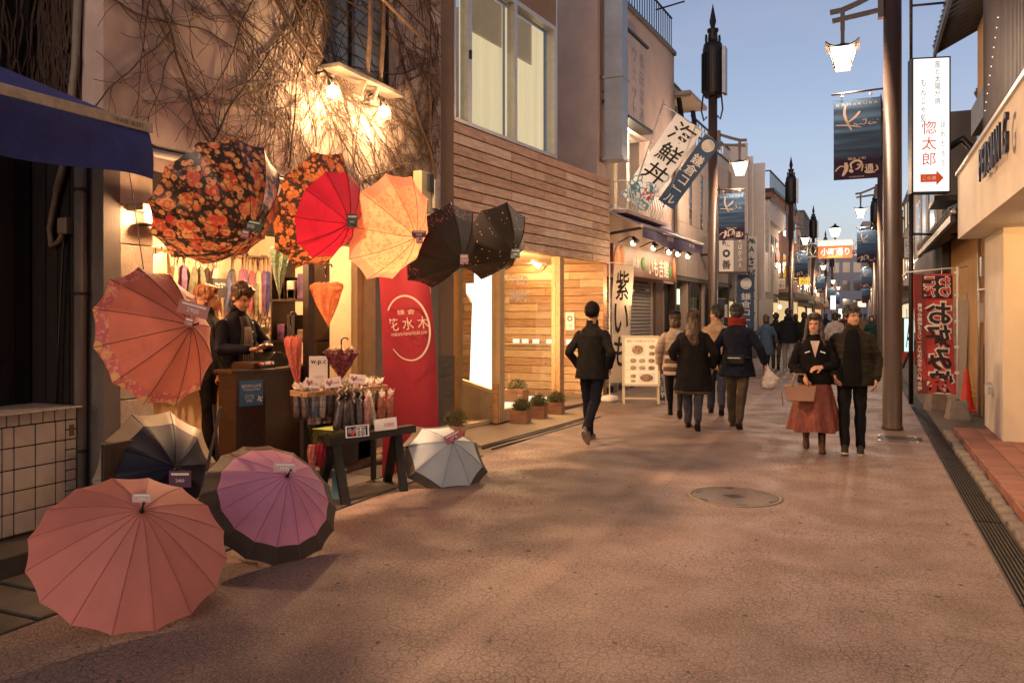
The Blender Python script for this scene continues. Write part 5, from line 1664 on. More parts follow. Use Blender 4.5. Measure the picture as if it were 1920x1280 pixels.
text("arrow_lettering", "この奥", M_whiteink, ws_, TW(-.03, .26), w=.22, dz=.006)
MB().tube([(-.3, .1, sh), (-.3, .1, sh + 3.4)], .028, 8).build("pole", M_iron, ws_)
MB().tube([(-.3, .1, 0), (-.3, .1, -3.7)], .04, 8).build("pole", M_iron, ws_)
MB().tube([(-.3, .1, sh + .95), (.9, .4, sh + 1.1)], .022, 8).build("brace", M_iron, ws_)
MB().tube([(-.3, .1, -.7), (.9, .5, -.7)], .022, 8).build("brace", M_iron, ws_)
# right building beyond, dark shop with tilted metal awning
dk, DKL = facade("dark_shop", "dark cluttered shop front on the right beyond the tiled-roof house", "shop", (1.6, 29.2), (1.6, 19.6))
B("upper", mat("far_wall_3", (.13, .12, .125)), dk, 0, DKL, 0, 5, 2.6, 6.0)
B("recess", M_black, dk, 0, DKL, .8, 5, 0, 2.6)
B("glow_shelf", M_lit, dk, .5, DKL - 3, .7, .78, .5, 2.1)
for x in (1.5, 4.2, 6.9):
    w_ = B("window", M_alu, dk, x, x + 1.4, -.04, -.001, 3.5, 5.0)
    B("pane", MATS["night_pane"], w_, x + .06, x + 1.34, -.05, -.04, 3.56, 4.94)
for x in (0, 3, 6, DKL - .2):
    B("post", M_dkwood, dk, x, x + .2, .0, .2, 0, 2.6)
ta = thing("tilted_awning", "tilted translucent corrugated awning sheet over the right pavement", "awning", onX(1745, 470, 1.5))
cr_ = MB()
vs, fs = [], []
nn = 40
for i in range(nn + 1):
    u = i / nn
    for j in range(2):
        vs.append((-.55 * (1 - j) + .15 * j, -1.5 + 2.2 * u, -.55 * (1 - j) + .35 * j + .035 * math.sin(u * 44)))
for i in range(nn):
    fs.append((2 * i, 2 * i + 1, 2 * i + 3, 2 * i + 2))
cr_.add(vs, fs, 0, True)
cr_.build("sheet", mat("corrugated_pvc", (.30, .28, .26), .2, .3, 3, coat=.6, trans=.3), ta)
for y in (-1.5, .7):
    MB().bar((-.57, y, -.57), (.17, y, .37), .04).build("frame", M_alu, ta)
MB().bar((-.57, -1.5, -.57), (-.57, .7, -.57), .04).build("frame", M_alu, ta)

# ------------------------------------------------------------ things on the right pavement
nb_ = thing("red_nobori", "red banner with bold lettering seen from behind, on a concrete block", "banner", (1.36, 14.1, 0))
MB().tube([(.0, 0, .25), (.0, 0, 2.35)], .014, 6).build("pole", M_white, nb_)
MB().tube([(-.72, -.16, 2.28), (.14, .05, 2.36)], .010, 6).build("cross_rod", M_white, nb_)
for z in (.7, 1.1, 1.5, 1.9, 2.25):
    B("clip", M_white, nb_, -.04, .02, -.015, .015, z, z + .04)
Tn = frame((-.35, -.08, 1.32), (ca, sa * .6, 0), (.035, 0, 1))
def nob(u, v):
    return tuple(Tn @ V(((u - .5) * .56 + .06 * (1 - v), (v - .5) * 1.86, .03 * math.sin(v * 6 + u * 2) + .015 * math.sin(u * 9))))
sheet(nob, 12, 24, "cloth", mat("red_nobori_cloth", (.64, .085, .075), .75, .1, 4, .2, 25, trans=.35), nb_)
Tn2 = Tn @ MX.Translation((0, 0, .045))
MB().add([(-.3, -.93, 0), (-.14, -.93, 0), (-.20, .93, 0), (-.36, .93, 0)], [(0, 1, 2, 3)], 0, False, Tn @ MX.Translation((.07, 0, .04))).build("dark_edge", mat("maroon_print", (.20, .035, .035), .75, .1, 5), nb_)
M_blk2 = mat("print_black", (.035, .02, .02), .75, .1, 10)
for (ch, x, z, h_) in (("お", .07, .32, .33), ("好", .07, -.04, .36), ("み", .09, -.40, .34), ("焼", .11, -.74, .34)):
    text("outline", ch, M_whiteink, nb_, Tn2 @ MX.Translation((x, z, 0)), h=h_ * 1.16, w=.42, bold=.07, mirror=True, dz=.001)
    text("lettering", ch, M_blk2, nb_, Tn2 @ MX.Translation((x, z, .004)), h=h_, w=.36, bold=.03, mirror=True)
MB().box(-.17, .27, .55, .90, -.002, 0, T=Tn2 @ MX.Translation((0, 0, -.003))).build("heading_patch", M_blk2, nb_)
for (ch, x, z) in (("わ", .16, .81), ("り", .16, .65), ("こ", -.06, .81), ("だ", -.06, .65)):
    text("heading_outline", ch, M_whiteink, nb_, Tn2 @ MX.Translation((x, z, 0)), h=.17, w=.18, bold=.08, mirror=True, dz=.001)
    text("heading", ch, M_redink, nb_, Tn2 @ MX.Translation((x, z, .004)), h=.14, w=.15, bold=.03, mirror=True)
text("small_lettering", vtext("素材の美味さとソースが決め手の八種の味"), M_whiteink, nb_, Tn2 @ MX.Translation((-.20, -.2, .002)), h=1.35, w=.07, bold=.02, mirror=True)
M_cb = mat("concrete_block", (.24, .20, .17), .95, .2, 8, .8, 70)
def cblock(name, label, x, y, rz):
    t = thing(name, label, "block", (x, y, 0), R(rz), "concrete banner weights")
    MB().add([(-.16, -.15, 0), (.16, -.15, 0), (.16, .15, 0), (-.16, .15, 0), (-.115, -.11, .30), (.115, -.11, .30), (.115, .11, .30), (-.115, .11, .30)],
             [(0, 3, 2, 1), (4, 5, 6, 7), (0, 1, 5, 4), (1, 2, 6, 5), (2, 3, 7, 6), (3, 0, 4, 7)]).build("body", M_cb, t, .012)
    MB().lathe([(.03, .3), (.03, .312)], 12).build("socket", M_iron, t)
cblock("concrete_weight", "nearer concrete block under the red banner pole", 1.36, 14.1, 8)
cblock("concrete_weight", "farther concrete block behind the lower edge of the red banner", 1.16, 15.3, 20)
def cone(label, x, y, h=.7):
    t = thing("traffic_cone", label, "cone", (x, y, .004))
    m = mat("cone_red", (.50, .03, .02), .45, .12, 6)
    MB().lathe([(.13, .04), (.11, .06), (.03, h - .02), (.022, h)], 20).build("cone", m, t)
    MB().box(-.19, .19, -.19, .19, 0, .045).build("foot", m, t, .02)
    return t
cone("red traffic cone beside the pale leaning boards", 1.62, 15.4)
lb = thing("leaning_boards", "pale upright notice boards standing behind the red cone", "board", (1.62, 16.3, .004))
for i, (x, h_, a) in enumerate(((-.1, 1.9, .04), (.12, 2.0, .07))):
    MB().box(-.16, .16, 0, .03, 0, h_, T=MX.Translation((x, .12 * i, 0)) @ MX.Rotation(a, 4, 'Y')).build("board", mat("pale_board", (.42, .37, .33), .7, .1, 4, grime=.3), lb)
text("lettering", vtext("本日定休駐車ご遠慮"), mat("grey_ink", (.25, .2, .15)), lb, frame((-.1, -.003, 1.1), (1, 0, 0), (.03, 0, 1)), h=1.3, w=.08)
rp = thing("yellow_rope", "yellow and black barrier rope strung from the red cone", "rope", (1.66, 15.4, .0))
MB().tube([(0, 0, .38), (.2, -.3, .30), (.5, -.9, .27)], .014, 6).build("rope", mat("yellow_rope", (.55, .36, .03), .7, .3, 30), rp)
MB().tube([(0, 0, .28), (.2, -.3, .22), (.5, -.9, .18)], .014, 6).build("rope", mat("yellow_rope", (.55, .36, .03)), rp)
MB().ell((1.22, 11.0, .06), (.05, .04, .012), 8).build("pink_flower", mat("pink_petal", (.6, .05, .08), .6))
tag(bpy.data.objects["pink_flower"], "fallen pink petal on the kerb by the drain", "flower")
sn = thing("slanted_prop", "dark wooden prop leaning at the right edge behind the thick lamp post", "prop", onZ(1692, 690, 0))
MB().bar((0, 0, 0), (.32, .1, .85), .09, .06).build("beam", M_dkwood, sn)
MB().bar((.42, .1, 0), (.34, .1, .85), .05, .05).build("strut", M_dkwood, sn)
# ------------------------------------------------------------ umbrellas
def pattern(name, ground, cols, scale=9.0, density=.55, rough=.55, trans=.3, petals=True, dot=None):
    """printed cloth: blossoms (voronoi cells) on a ground colour"""
    if name in MATS:
        return MATS[name]
    m = bpy.data.materials.new(name)
    m.use_nodes = True
    nt = m.node_tree
    L = nt.links.new
    b = nt.nodes["Principled BSDF"]
    tc = nd(nt, "ShaderNodeTexCoord")
    wob = nd(nt, "ShaderNodeTexNoise", i_Scale=scale * 2.5, i_Detail=2.0)
    L(tc.outputs['Object'], wob.inputs['Vector'])
    sc_ = nd(nt, "ShaderNodeVectorMath", operation='SCALE')
    sc_.inputs['Scale'].default_value = .25 / scale
    L(wob.outputs['Color'], sc_.inputs[0])
    ad = nd(nt, "ShaderNodeVectorMath", operation='ADD')
    L(tc.outputs['Object'], ad.inputs[0])
    L(sc_.outputs[0], ad.inputs[1])
    cur = None
    layers = [(scale, cols[0], .52), (scale * 1.9, cols[1], .46), (scale * 3.4, cols[2], .38)] if petals else [(scale, cols[0], dot or .2)]
    prev = tuple(ground) + (1,)
    for i, (s, c, rad) in enumerate(layers):
        vo = nd(nt, "ShaderNodeTexVoronoi", i_Scale=s)
        mpv = nd(nt, "ShaderNodeVectorMath", operation='ADD')
        mpv.inputs[1].default_value = (i * 3.7, i * 1.3, i * 2.1)
        L(ad.outputs[0], mpv.inputs[0])
        L(mpv.outputs[0], vo.inputs['Vector'])
        sepc = nd(nt, "ShaderNodeSeparateColor")
        L(vo.outputs['Color'], sepc.inputs[0])
        on = nd(nt, "ShaderNodeMath", operation='LESS_THAN')
        on.inputs[1].default_value = density
        L(sepc.outputs[0], on.inputs[0])
        r = nd(nt, "ShaderNodeMapRange")
        r.inputs['From Min'].default_value = rad
        r.inputs['From Max'].default_value = rad * .85
        L(vo.outputs['Distance'], r.inputs['Value'])
        fac = nd(nt, "ShaderNodeMath", operation='MULTIPLY')
        L(on.outputs[0], fac.inputs[0])
        L(r.outputs[0], fac.inputs[1])
        # rings inside each blossom
        rg = nd(nt, "ShaderNodeMath", operation='PINGPONG')
        rg.inputs[1].default_value = rad * .25
        L(vo.outputs['Distance'], rg.inputs[0])
        rr = nd(nt, "ShaderNodeMapRange")
        rr.inputs['From Max'].default_value = rad * .25
        L(rg.outputs[0], rr.inputs['Value'])
        hue = nd(nt, "ShaderNodeMix", data_type='RGBA')
        hue.inputs[6].default_value = tuple(c) + (1,)
        c2 = cols[(i + 1) % len(cols)]
        hue.inputs[7].default_value = tuple(c2) + (1,)
        ml = nd(nt, "ShaderNodeMath", operation='MULTIPLY')
        L(rr.outputs[0], ml.inputs[0])
        L(sepc.outputs[1], ml.inputs[1])
        L(ml.outputs[0], hue.inputs[0])
        mx = nd(nt, "ShaderNodeMix", data_type='RGBA')
        L(fac.outputs[0], mx.inputs[0])
        if cur is None:
            mx.inputs[6].default_value = prev
        else:
            L(cur, mx.inputs[6])
        L(hue.outputs[2], mx.inputs[7])
        cur = mx.outputs[2]
    L(cur, b.inputs['Base Color'])
    b.inputs['Roughness'].default_value = rough
    t = nd(nt, "ShaderNodeBsdfTranslucent")
    L(cur, t.inputs['Color'])
    ms = nd(nt, "ShaderNodeMixShader", i_Fac=trans)
    L(b.outputs[0], ms.inputs[1])
    L(t.outputs[0], ms.inputs[2])
    L(ms.outputs[0], nt.nodes["Material Output"].inputs[0])
    MATS[name] = m
    return m
M_tip = mat("dark_ferrule", (.03, .025, .025), .35, .2, 20, metal=.3)
def umbrella(label, c, axis, R_, h, n, m, seam, border=None, bw=.0, roll=0.0, sag=.04, tag_=None, tag2=None, group="open umbrellas on display", rest=False, tagc=None, tagoff=None, seam_r=.0022, shaft=True, tip_m=None, power=1.32):
    z = V(axis).normalized()
    up = V((0, 0, 1))
    x = up.cross(z).normalized()
    y = z.cross(x)
    T = MX.Translation(c) @ MX((x, y, z)).transposed().to_4x4()
    t = thing_m("umbrella", label, "umbrella", T, group)
    def rib(tt):
        return R_ * tt, h * (1 - tt ** power)
    NT, NS = 14, 6
    def surf(a, tt):          # a in panels
        k = math.floor(a)
        f = a - k
        a0, a1 = roll + 2 * math.pi * k / n, roll + 2 * math.pi * (k + 1) / n
        r, zz = rib(tt)
        px = (1 - f) * math.cos(a0) + f * math.cos(a1)
        py = (1 - f) * math.sin(a0) + f * math.sin(a1)
        s = 4 * f * (1 - f)
        r *= 1 - sag * s * tt ** 2
        zz -= .35 * sag * s * R_ * math.sin(tt * math.pi) * .6
        return (px * r, py * r, zz)
    def ring_mesh(t0, t1, nt_):
        mb = MB()
        vs, fs = [], []
        tot = n * NS
        for i in range(nt_ + 1):
            tt = t0 + (t1 - t0) * i / nt_
            for k in range(tot):
                vs.append(surf(k / NS, tt))
        for i in range(nt_):
            for k in range(tot):
                k2 = (k + 1) % tot
                fs.append((i * tot + k, i * tot + k2, (i + 1) * tot + k2, (i + 1) * tot + k))
        mb.add(vs, fs, 0, True)
        return mb
    t_in = 1 - bw
    cn = ring_mesh(.015, t_in, NT).build("canopy", m, t)
    cn.data.shade_smooth()
    if border:
        ring_mesh(t_in, 1, 5).build("border", border, t).data.shade_smooth()
    rib0 = None
    for k in range(n):
        pts = [V(surf(k + 0.0, tt)) + V((0, 0, .0025)) for tt in [.02 + .98 * i / 12 for i in range(13)]]
        mb = MB().tube(pts, seam_r, 5)
        mb.build("rib", seam, t)
        e = V(surf(k, 1.0))
        d = V(surf(k, 1.0)) - V(surf(k, .93))
    MB().lathe([(.012, h - .005), (.011, h + .012), (.006, h + .02), (.005, h + .06), (.007, h + .065), (.006, h + .075)], 12).build("ferrule", tip_m or M_tip, t)
    if shaft:
        sh = MB().tube([(0, 0, h - .01), (0, 0, h - .62)], .006, 8).build("shaft", M_alu, t)
        pts = [(0, 0, h - .60), (0, 0, h - .70), (.02, 0, h - .76), (.055, 0, h - .76), (.07, 0, h - .70)]
        if not rest:
            MB().tube(pts, .011, 8).build("handle", M_dkwood, sh)
        for k in range(0, n, 1):
            a = roll + 2 * math.pi * k / n
            p1 = V(surf(k, .55)) - V((0, 0, .006))
            MB().tube([(0, 0, h - .33), tuple(p1)], .0018, 4).build("stretcher", M_alu, t)
    if not rest:          # cord up to the gutter pipe
        a_ = T.inverted() @ V((-4.9, max(4.2, c.y + .2), 2.84))
        MB().tube([tuple(a_), (0, 0, h - .35)], .003, 4).build("hanging_cord", M_black, t)
    if tag_:
        # a price card hung on the tip, facing the street
        Ti = T.inverted()
        tipw = T @ V((0, 0, h + .03))
        w_, hh = tagc[1] if tagc else (.14, .08)
        off = V(tagoff) if tagoff else V((0, 0, .06))
        cw = tipw + off
        F = Ti @ frame(cw, cdir(1, tagc[2] if tagc and len(tagc) > 2 else 0, 0), (0, 0, 1))
        cm = tagc[0] if tagc else M_paper
        ck = MB().box(-w_ / 2, w_ / 2, -hh / 2, hh / 2, -.001, .001, T=F).build("price_card", cm, t)
        text("price", tag_, M_whiteink if tagc and tagc[0] is not M_paper else M_redink, ck, F @ MX.Translation((0, -hh * .1, .001)), w=w_ * .40, dz=.0012)
        MB().box(-w_ * .4, w_ * .4, hh * .22, hh * .36, .001, .0016, T=F).build("print_bar", M_whiteink if cm is not M_paper else M_redink, ck)
        MB().tube([Ti @ tipw, F @ V((-w_ * .3, hh / 2, 0))], .001, 4).build("string", M_white, t)
        if tag2:
            F2 = F @ MX.Translation((-w_ * .12 + tag2[1], -hh * .95 + tag2[2], .004))
            c2 = MB().box(-.03, .03, -.03, .03, -.001, .001, T=F2).build("price_card", mat("card_rose", (.45, .10, .10), .6), t)
            text("price", tag2[0], M_whiteink, c2, F2 @ MX.Translation((0, -.008, .001)), w=.046, dz=.0012)
            MB().box(-.022, .022, .008, .022, .001, .0016, T=F2).build("print_bar", M_whiteink, c2)
    return t, T
seam_dk = mat("seam_dark", (.03, .015, .012), .7)
M_rose = mat("card_pink", (.48, .19, .17), .6, .1, 9)
M_coral = mat("coral_cloth", (.66, .215, .16), .6, .08, 5, .25, 220, trans=.38)
M_coralb = pattern("coral_flower_border", (.60, .16, .17), [(.78, .48, .2), (.66, .24, .26), (.72, .36, .26)], 15, .6, trans=.3)
M_front = mat("salmon_cloth", (.64, .225, .185), .6, .08, 4, .3, 240, trans=.25)
M_purple = mat("lilac_cloth", (.60, .255, .42), .6, .08, 4, .25, 230, trans=.25)
M_brownb = mat("brown_border_cloth", (.05, .032, .024), .6, .15, 6, .2, 200, trans=.1)
M_fl1 = pattern("dark_floral", (.022, .018, .016), [(.36, .035, .03), (.50, .25, .11), (.16, .09, .05)], 10, .88, .3, .32)
M_fl2 = pattern("gold_floral", (.05, .03, .02), [(.5, .13, .04), (.55, .26, .08), (.36, .05, .03)], 13, .75, .5, .3)
M_red = mat("crimson_cloth", (.40, .014, .042), .55, .1, 5, .25, 220, trans=.34)
M_peach = pattern("peach_print", (.66, .285, .165), [(.58, .19, .10), (.62, .23, .12), (.54, .17, .09)], 26, .5, trans=.45)
M_peachb = mat("peach_border", (.62, .22, .14), .6, .06, 5, trans=.4)
M_blkc = mat("black_cloth", (.016, .013, .012), .6, .2, 6, .2, 200, trans=.10)
M_blkdots = pattern("pink_dot_border", (.018, .012, .014), [(.5, .14, .18)], 55, .55, trans=.08, petals=False, dot=.32)
M_blknote = pattern("white_fleck_cloth", (.022, .015, .010), [(.6, .52, .42)], 34, .3, trans=.14, petals=False, dot=.22)
M_lblue = mat("pale_blue_cloth", (.42, .50, .56), .55, .08, 4, .2, 200, trans=.22)
M_navy = mat("navy_vinyl", (.008, .010, .028), .45, .3, 4, .1, 12, spec=.2)
M_beigeb = mat("beige_vinyl", (.33, .27, .20), .4, .1, 6, .05, 20, trans=.25)

umbrella("large salmon pink umbrella standing open on the road in front", at(247, 1030, 4.32), adir(247, 1030, .14, .56, .81), .50, .33, 16, M_front, mat("seam_salmon", (.33, .085, .06), .7), roll=.05, sag=.02, tag_="2900", tagc=(mat("card_cream", (.55, .42, .38), .6), (.095, .045)), tagoff=cdir(.0, 1, .2) * .055, rest=True, seam_r=.0012)
umbrella("lilac umbrella with broad dark brown border standing on the road", at(508, 941, 5.45), adir(508, 941, .33, .52, .79), .475, .31, 16, M_purple, mat("seam_lilac", (.26, .08, .17), .7), M_brownb, .19, roll=.1, sag=.02, tag_="1900", tagc=(mat("card_lilac", (.55, .38, .40), .6), (.15, .06)), tagoff=cdir(-.5, 1, .3) * .05, rest=True, seam_r=.0012)
umbrella("coral umbrella with flowered rim hung beside the shop entrance", at(294, 631, 5.3), adir(294, 631, .62, .21, .75), .475, .32, 12, M_coral, seam_dk, M_coralb, .13, roll=.12, tag_="2900", tag2=("1200", 0.02, -.005), tagc=(M_rose, (.20, .085), -.28), tagoff=cdir(.0, 1, .1) * .10, seam_r=.0020)
umbrella("glossy navy umbrella with beige rim behind the salmon one", at(296, 884, 6.0), adir(292, 882, .40, .10, .91), .47, .28, 10, M_navy, mat("seam_navy", (.006, .007, .02), .6), M_beigeb, .24, roll=.0, tag_="2400", tagc=(mat("card_plum", (.10, .02, .07), .5), (.16, .12)), tagoff=cdir(.35, -.8, .3) * .10, rest=True, power=1.6)
umbrella("dark floral umbrella hanging highest at the shop entrance", at(408, 379, 5.85), adir(408, 379, .46, -.44, .77), .52, .44, 12, M_fl1, mat("seam_black", (.012, .009, .008), .6), roll=.1, tag_="1800", tag2=("1000", .0, .0), tagc=(mat("card_green", (.03, .06, .018), .5), (.17, .075), -.2), tagoff=cdir(.0, 1, .2) * .06, seam_r=.0024, power=1.9)
umbrella("crimson umbrella with gold floral rim between the floral and peach ones", at(597, 395, 6.85), adir(597, 395, .68, -.26, .68), .53, .36, 10, M_red, seam_dk, M_fl2, .26, roll=.15, tag_="800", tagc=(mat("card_dkgreen", (.05, .07, .04), .5), (.09, .11)), tagoff=cdir(.2, .8, .1) * .03, seam_r=.0026, power=1.5)
umbrella("peach printed umbrella glowing above the red banner", at(730, 427, 7.5), adir(730, 427, .66, -.23, .71), .525, .35, 10, M_peach, mat("seam_rust", (.2, .05, .02), .7), M_peachb, .15, roll=.05, tag_="1000", tag2=("500", .02, .0), tagc=(mat("card_maroon", (.09, .02, .02), .5), (.13, .06)), tagoff=cdir(.3, .6, .2) * .04, seam_r=.0026, power=1.5)
umbrella("black umbrella with pink dotted rim hanging beside the peach one", at(826, 461, 8.2), adir(826, 461, .62, -.44, .65), .49, .33, 8, M_blkc, mat("seam_black", (.012, .009, .008)), M_blkdots, .20, roll=.2, tag_="1000", tagc=(mat("card_cream", (.5, .45, .4)), (.08, .10)), tagoff=cdir(.3, .6, .2) * .03, seam_r=.0026, power=1.5)
umbrella("black umbrella flecked with white hanging farthest right", at(926, 452, 8.9), adir(926, 452, .60, -.40, .69), .47, .34, 8, M_blknote, mat("seam_black", (.012, .009, .008)), roll=.0, tag_="1000", tagc=(mat("card_teal", (.12, .16, .16), .5), (.10, .10)), tagoff=cdir(.3, .5, .2) * .02, seam_r=.0026, power=1.7)
umbrella("pale blue umbrella with black border lying on the road by the red banner", at(832, 862, 7.75), adir(832, 862, .30, .60, .74), .455, .27, 8, M_lblue, mat("seam_blue", (.22, .27, .31), .7), M_brownb, .165, roll=.35, tag_="1500", tagc=(mat("card_berry", (.40, .09, .13), .6), (.17, .08), .5), tagoff=cdir(.05, 1, .4) * .04, rest=True)
# hanging strings up to the gutter
# ------------------------------------------------------------ furled umbrellas
def furled(label, c, axis, L_, r, m, hook=True, cat_group="furled umbrellas in the shop", handle_m=None, frill=None, n=8):
    """c = pointed end, axis = direction to the handle"""
    z = V(axis).normalized()
    x = z.orthogonal().normalized()
    T = MX.Translation(c) @ MX((x, z.cross(x), z)).transposed().to_4x4()
    t = thing_m("furled_umbrella", label, "umbrella", T, cat_group)
    mb = MB()
    N = n * 2
    prof = [(.012, .0), (.03, .08), (.6, .5), (.92, .78), (1.0, .92), (.96, 1.0)] if frill else [(.1, .0), (.45, .12), (.85, .45), (1.0, .7), (.8, .95), (.45, 1.0)]
    vs, fs = [], []
    for (q, zz) in prof:
        for k in range(N):
            a = 2 * math.pi * k / N
            rr = r * q * (1 if k % 2 else (.62 if frill else .8))
            vs.append((rr * math.cos(a + zz * .8), rr * math.sin(a + zz * .8), zz * L_ - (.06 * L_ if (frill and k % 2 and zz > .9) else 0)))
    for i in range(len(prof) - 1):
        for k in range(N):
            k2 = (k + 1) % N
            fs.append((i * N + k, i * N + k2, (i + 1) * N + k2, (i + 1) * N + k))
    mb.add(vs, fs, 0, False)
    mb.build("canopy", m, t)
    MB().tube([(0, 0, -.05 * L_), (0, 0, .02)], .005, 6).build("ferrule", M_tip, t)
    MB().tube([(0, 0, .9 * L_), (0, 0, 1.18 * L_)], .005, 6).build("shaft", M_tip, t)
    if hook:
        MB().tube([(0, 0, 1.16 * L_), (0, 0, 1.3 * L_), (.02, 0, 1.36 * L_), (.05, 0, 1.36 * L_), (.06, 0, 1.3 * L_)], .008, 6).build("handle", handle_m or M_dkwood, t)
    return t
M_org = pattern("orange_floral", (.66, .24, .10), [(.75, .38, .18), (.6, .16, .08), (.7, .3, .12)], 24, .6, trans=.35)
M_pnk = pattern("pink_floral", (.60, .18, .13), [(.72, .4, .28), (.5, .08, .08), (.65, .25, .2)], 30, .6, trans=.3)
M_pur2 = pattern("plum_floral", (.05, .012, .02), [(.22, .03, .06), (.3, .08, .1), (.12, .02, .04)], 40, .7, trans=.15)
M_grn = pattern("mint_floral", (.45, .5, .36), [(.1, .3, .25), (.2, .35, .3), (.1, .2, .2)], 40, .5, trans=.3)
furled("orange floral umbrella half furled, hanging tip down in the doorway", at(616, 618, 7.35), V((-.02, -.05, 1)), .44, .16, M_org, frill=True)
furled("pink patterned furled umbrella hanging beside the dark counter", at(561, 745, 7.4), V((-.06, -.1, 1)), .58, .085, M_pnk, frill=True)
furled("plum furled umbrella with white piping hanging before the glass pane", at(640, 716, 7.4), V((0, 0, 1)), .30, .16, M_pur2, frill=True)
furled("mint flowered furled umbrella hanging at the right of the shop back wall", at(524, 566, 8.6), V((0, 0, 1)), .60, .11, M_grn, frill=True)
# piping loops on the plum umbrella
pu = bpy.data.objects.get("furled_umbrella.002")
for k in range(8):
    a = 2 * math.pi * k / 8
    c_, s_ = math.cos(a), math.sin(a)
    MB().tube([(.05 * c_, .05 * s_, .30), (.10 * c_, .10 * s_, .325), (.17 * c_, .17 * s_, .275), (.10 * c_ - .03 * s_, .10 * s_ + .03 * c_, .27)], .004, 5).build("piping", M_cream, pu)
# racks of furled umbrellas along the back wall
rs = random.Random(21)
stock = [mat("stock_%d" % i, c, .6, .25, 14, alt=d, trans=.15) for i, (c, d) in enumerate([
    ((.35, .22, .10), (.6, .48, .32)), ((.02, .03, .10), (.06, .09, .25)), ((.25, .02, .05), (.5, .10, .14)), ((.012, .012, .012), (.04, .03, .025)), ((.5, .38, .25), (.68, .58, .42)),
    ((.05, .07, .05), (.2, .2, .1)), ((.02, .016, .014), (.3, .2, .1)), ((.06, .02, .09), (.2, .08, .2))])]
ordn = ["first", "second", "third", "fourth", "fifth", "sixth", "seventh", "eighth", "ninth", "tenth", "eleventh", "twelfth", "thirteenth", "fourteenth", "fifteenth", "sixteenth", "seventeenth", "eighteenth", "nineteenth", "twentieth", "twenty-first", "twenty-second", "twenty-third", "twenty-fourth", "twenty-fifth", "twenty-sixth", "twenty-seventh", "twenty-eighth", "twenty-ninth", "thirtieth"]
ordn += ["thirty-" + w_ for w_ in ordn[:9]] + ["fortieth"] + ["forty-" + w_ for w_ in ordn[:5]]
protos = {}
cnt = 0
def rack_item(label, c, L_, m, grp):
    global cnt
    key = (m.name, round(L_, 2))
    if key not in protos:
        protos[key] = furled(label, c, V((0.0, 0, 1)), L_, .046, m, True, grp, n=4)
        return protos[key]
    t = copy_tree(protos[key])
    t.location = c
    t['label'] = label
    return t
for k in range(45):
    y = 4.72 + k * .084
    for row, (z, X) in enumerate(((1.62, -7.12), (.82, -7.05))):
        m = stock[rs.randrange(len(stock))]
        lb_ = "slim furled umbrella in the %s rack of the back wall, %s from the left" % (["upper", "lower"][row], ordn[k])
        t = rack_item(lb_, V((X + rs.uniform(-.02, .02), y + rs.uniform(-.02, .02), z)), .56, m, "slim furled umbrellas racked on the shop back wall")
        t.rotation_euler = (rs.uniform(-.12, .12), rs.uniform(-.05, .25), rs.uniform(0, 6))
for i, z in enumerate((2.36, 1.50, 1.02)):
    rk = thing("wall_rail", "metal display rail on the shop back wall, %s of three" % ["top", "middle", "lowest"][i], "rail", (-7.1, 6.5, z), 0, "display rails on the shop back wall")
    MB().tube([(0, -2.1, 0), (0, 1.8, 0)], .012, 8).build("tube", M_alu, rk)
    for y in (-2.0, 0, 1.7):
        MB().bar((0, y, 0), (-.18, y, 0), .02).build("bracket", M_alu, rk)
    if i:
        B("shelf", M_white, rk, -.18, .04, -2.1, 1.8, -.04, -.02)
for i, (px, py, w) in enumerate(((505, 560, 9.2), (520, 610, 9.2))):
    pass
bg_ = thing("hanging_bag", "beige tote bag hanging at the upper left of the shop interior", "bag", at(300, 492, 7.4))
MB().add([(-.09, 0, -.1), (.09, 0, -.1), (.08, 0, .08), (-.08, 0, .08), (-.09, .05, -.1), (.09, .05, -.1), (.08, .03, .08), (-.08, .03, .08)], [(0, 1, 2, 3), (7, 6, 5, 4), (0, 4, 5, 1), (1, 5, 6, 2), (2, 6, 7, 3), (3, 7, 4, 0)]).build("body", mat("canvas_bag", (.5, .38, .2), .8), bg_)
MB().tube([(-.05, .01, .08), (-.04, .01, .16), (.04, .01, .16), (.05, .01, .08)], .006, 5).build("handle", mat("canvas_bag", (.5, .38, .2)), bg_)
cs = thing("black_notice", "small black notice card pinned before the racked umbrellas", "sign", at(409, 540, 9.3))
B("card", M_ink, cs, -.02, .03, -.11, .11, -.11, .11)
text("lettering", "Open Daily\n10-19", M_whiteink, cs, frame((.031, 0, .03), (0, 1, 0), (0, 0, 1)), w=.16)
# the shop's ceiling spots
M_spot = glow("shop_spot_lens", (1, .78, .45), 9)
for i, (x, y, e) in enumerate(((-6.2, 5.3, 62), (-6.3, 6.9, 66), (-5.5, 7.3, 62), (-5.12, 5.45, 62))):
    sl = thing("ceiling_spot", "shop ceiling spotlight, %s from the left entrance pier" % ["second", "third", "fourth", "first"][i], "lamp", (x, y, 2.60), 0, "ceiling spotlights in the umbrella shop")
    MB().lathe([(.05, -.12), (.05, 0), (.02, .03), (.02, .12)], 14).build("housing", M_white, sl)
    MB().lathe([(.044, -.125), (.044, -.121)], 14).build("lens", M_spot, sl)
    lamp("light", sl, (0, 0, -.17), e, WARM, .06)
lp2 = thing("entrance_lamp", "bright bare lamp on the white pier beside the dark floral umbrella", "lamp", onX(276, 405, -4.93))
MB().ell((.03, 0, 0), (.04, .04, .05)).build("bulb", glow("pier_bulb", (1, .8, .5), 9), lp2)
MB().lathe([(.09, -.07), (.085, -.06), (.02, -.05)], 14).build("dish", M_dkwood, lp2)
lamp("light", lp2, (.12, 0, 0), 13, WARM, .05)
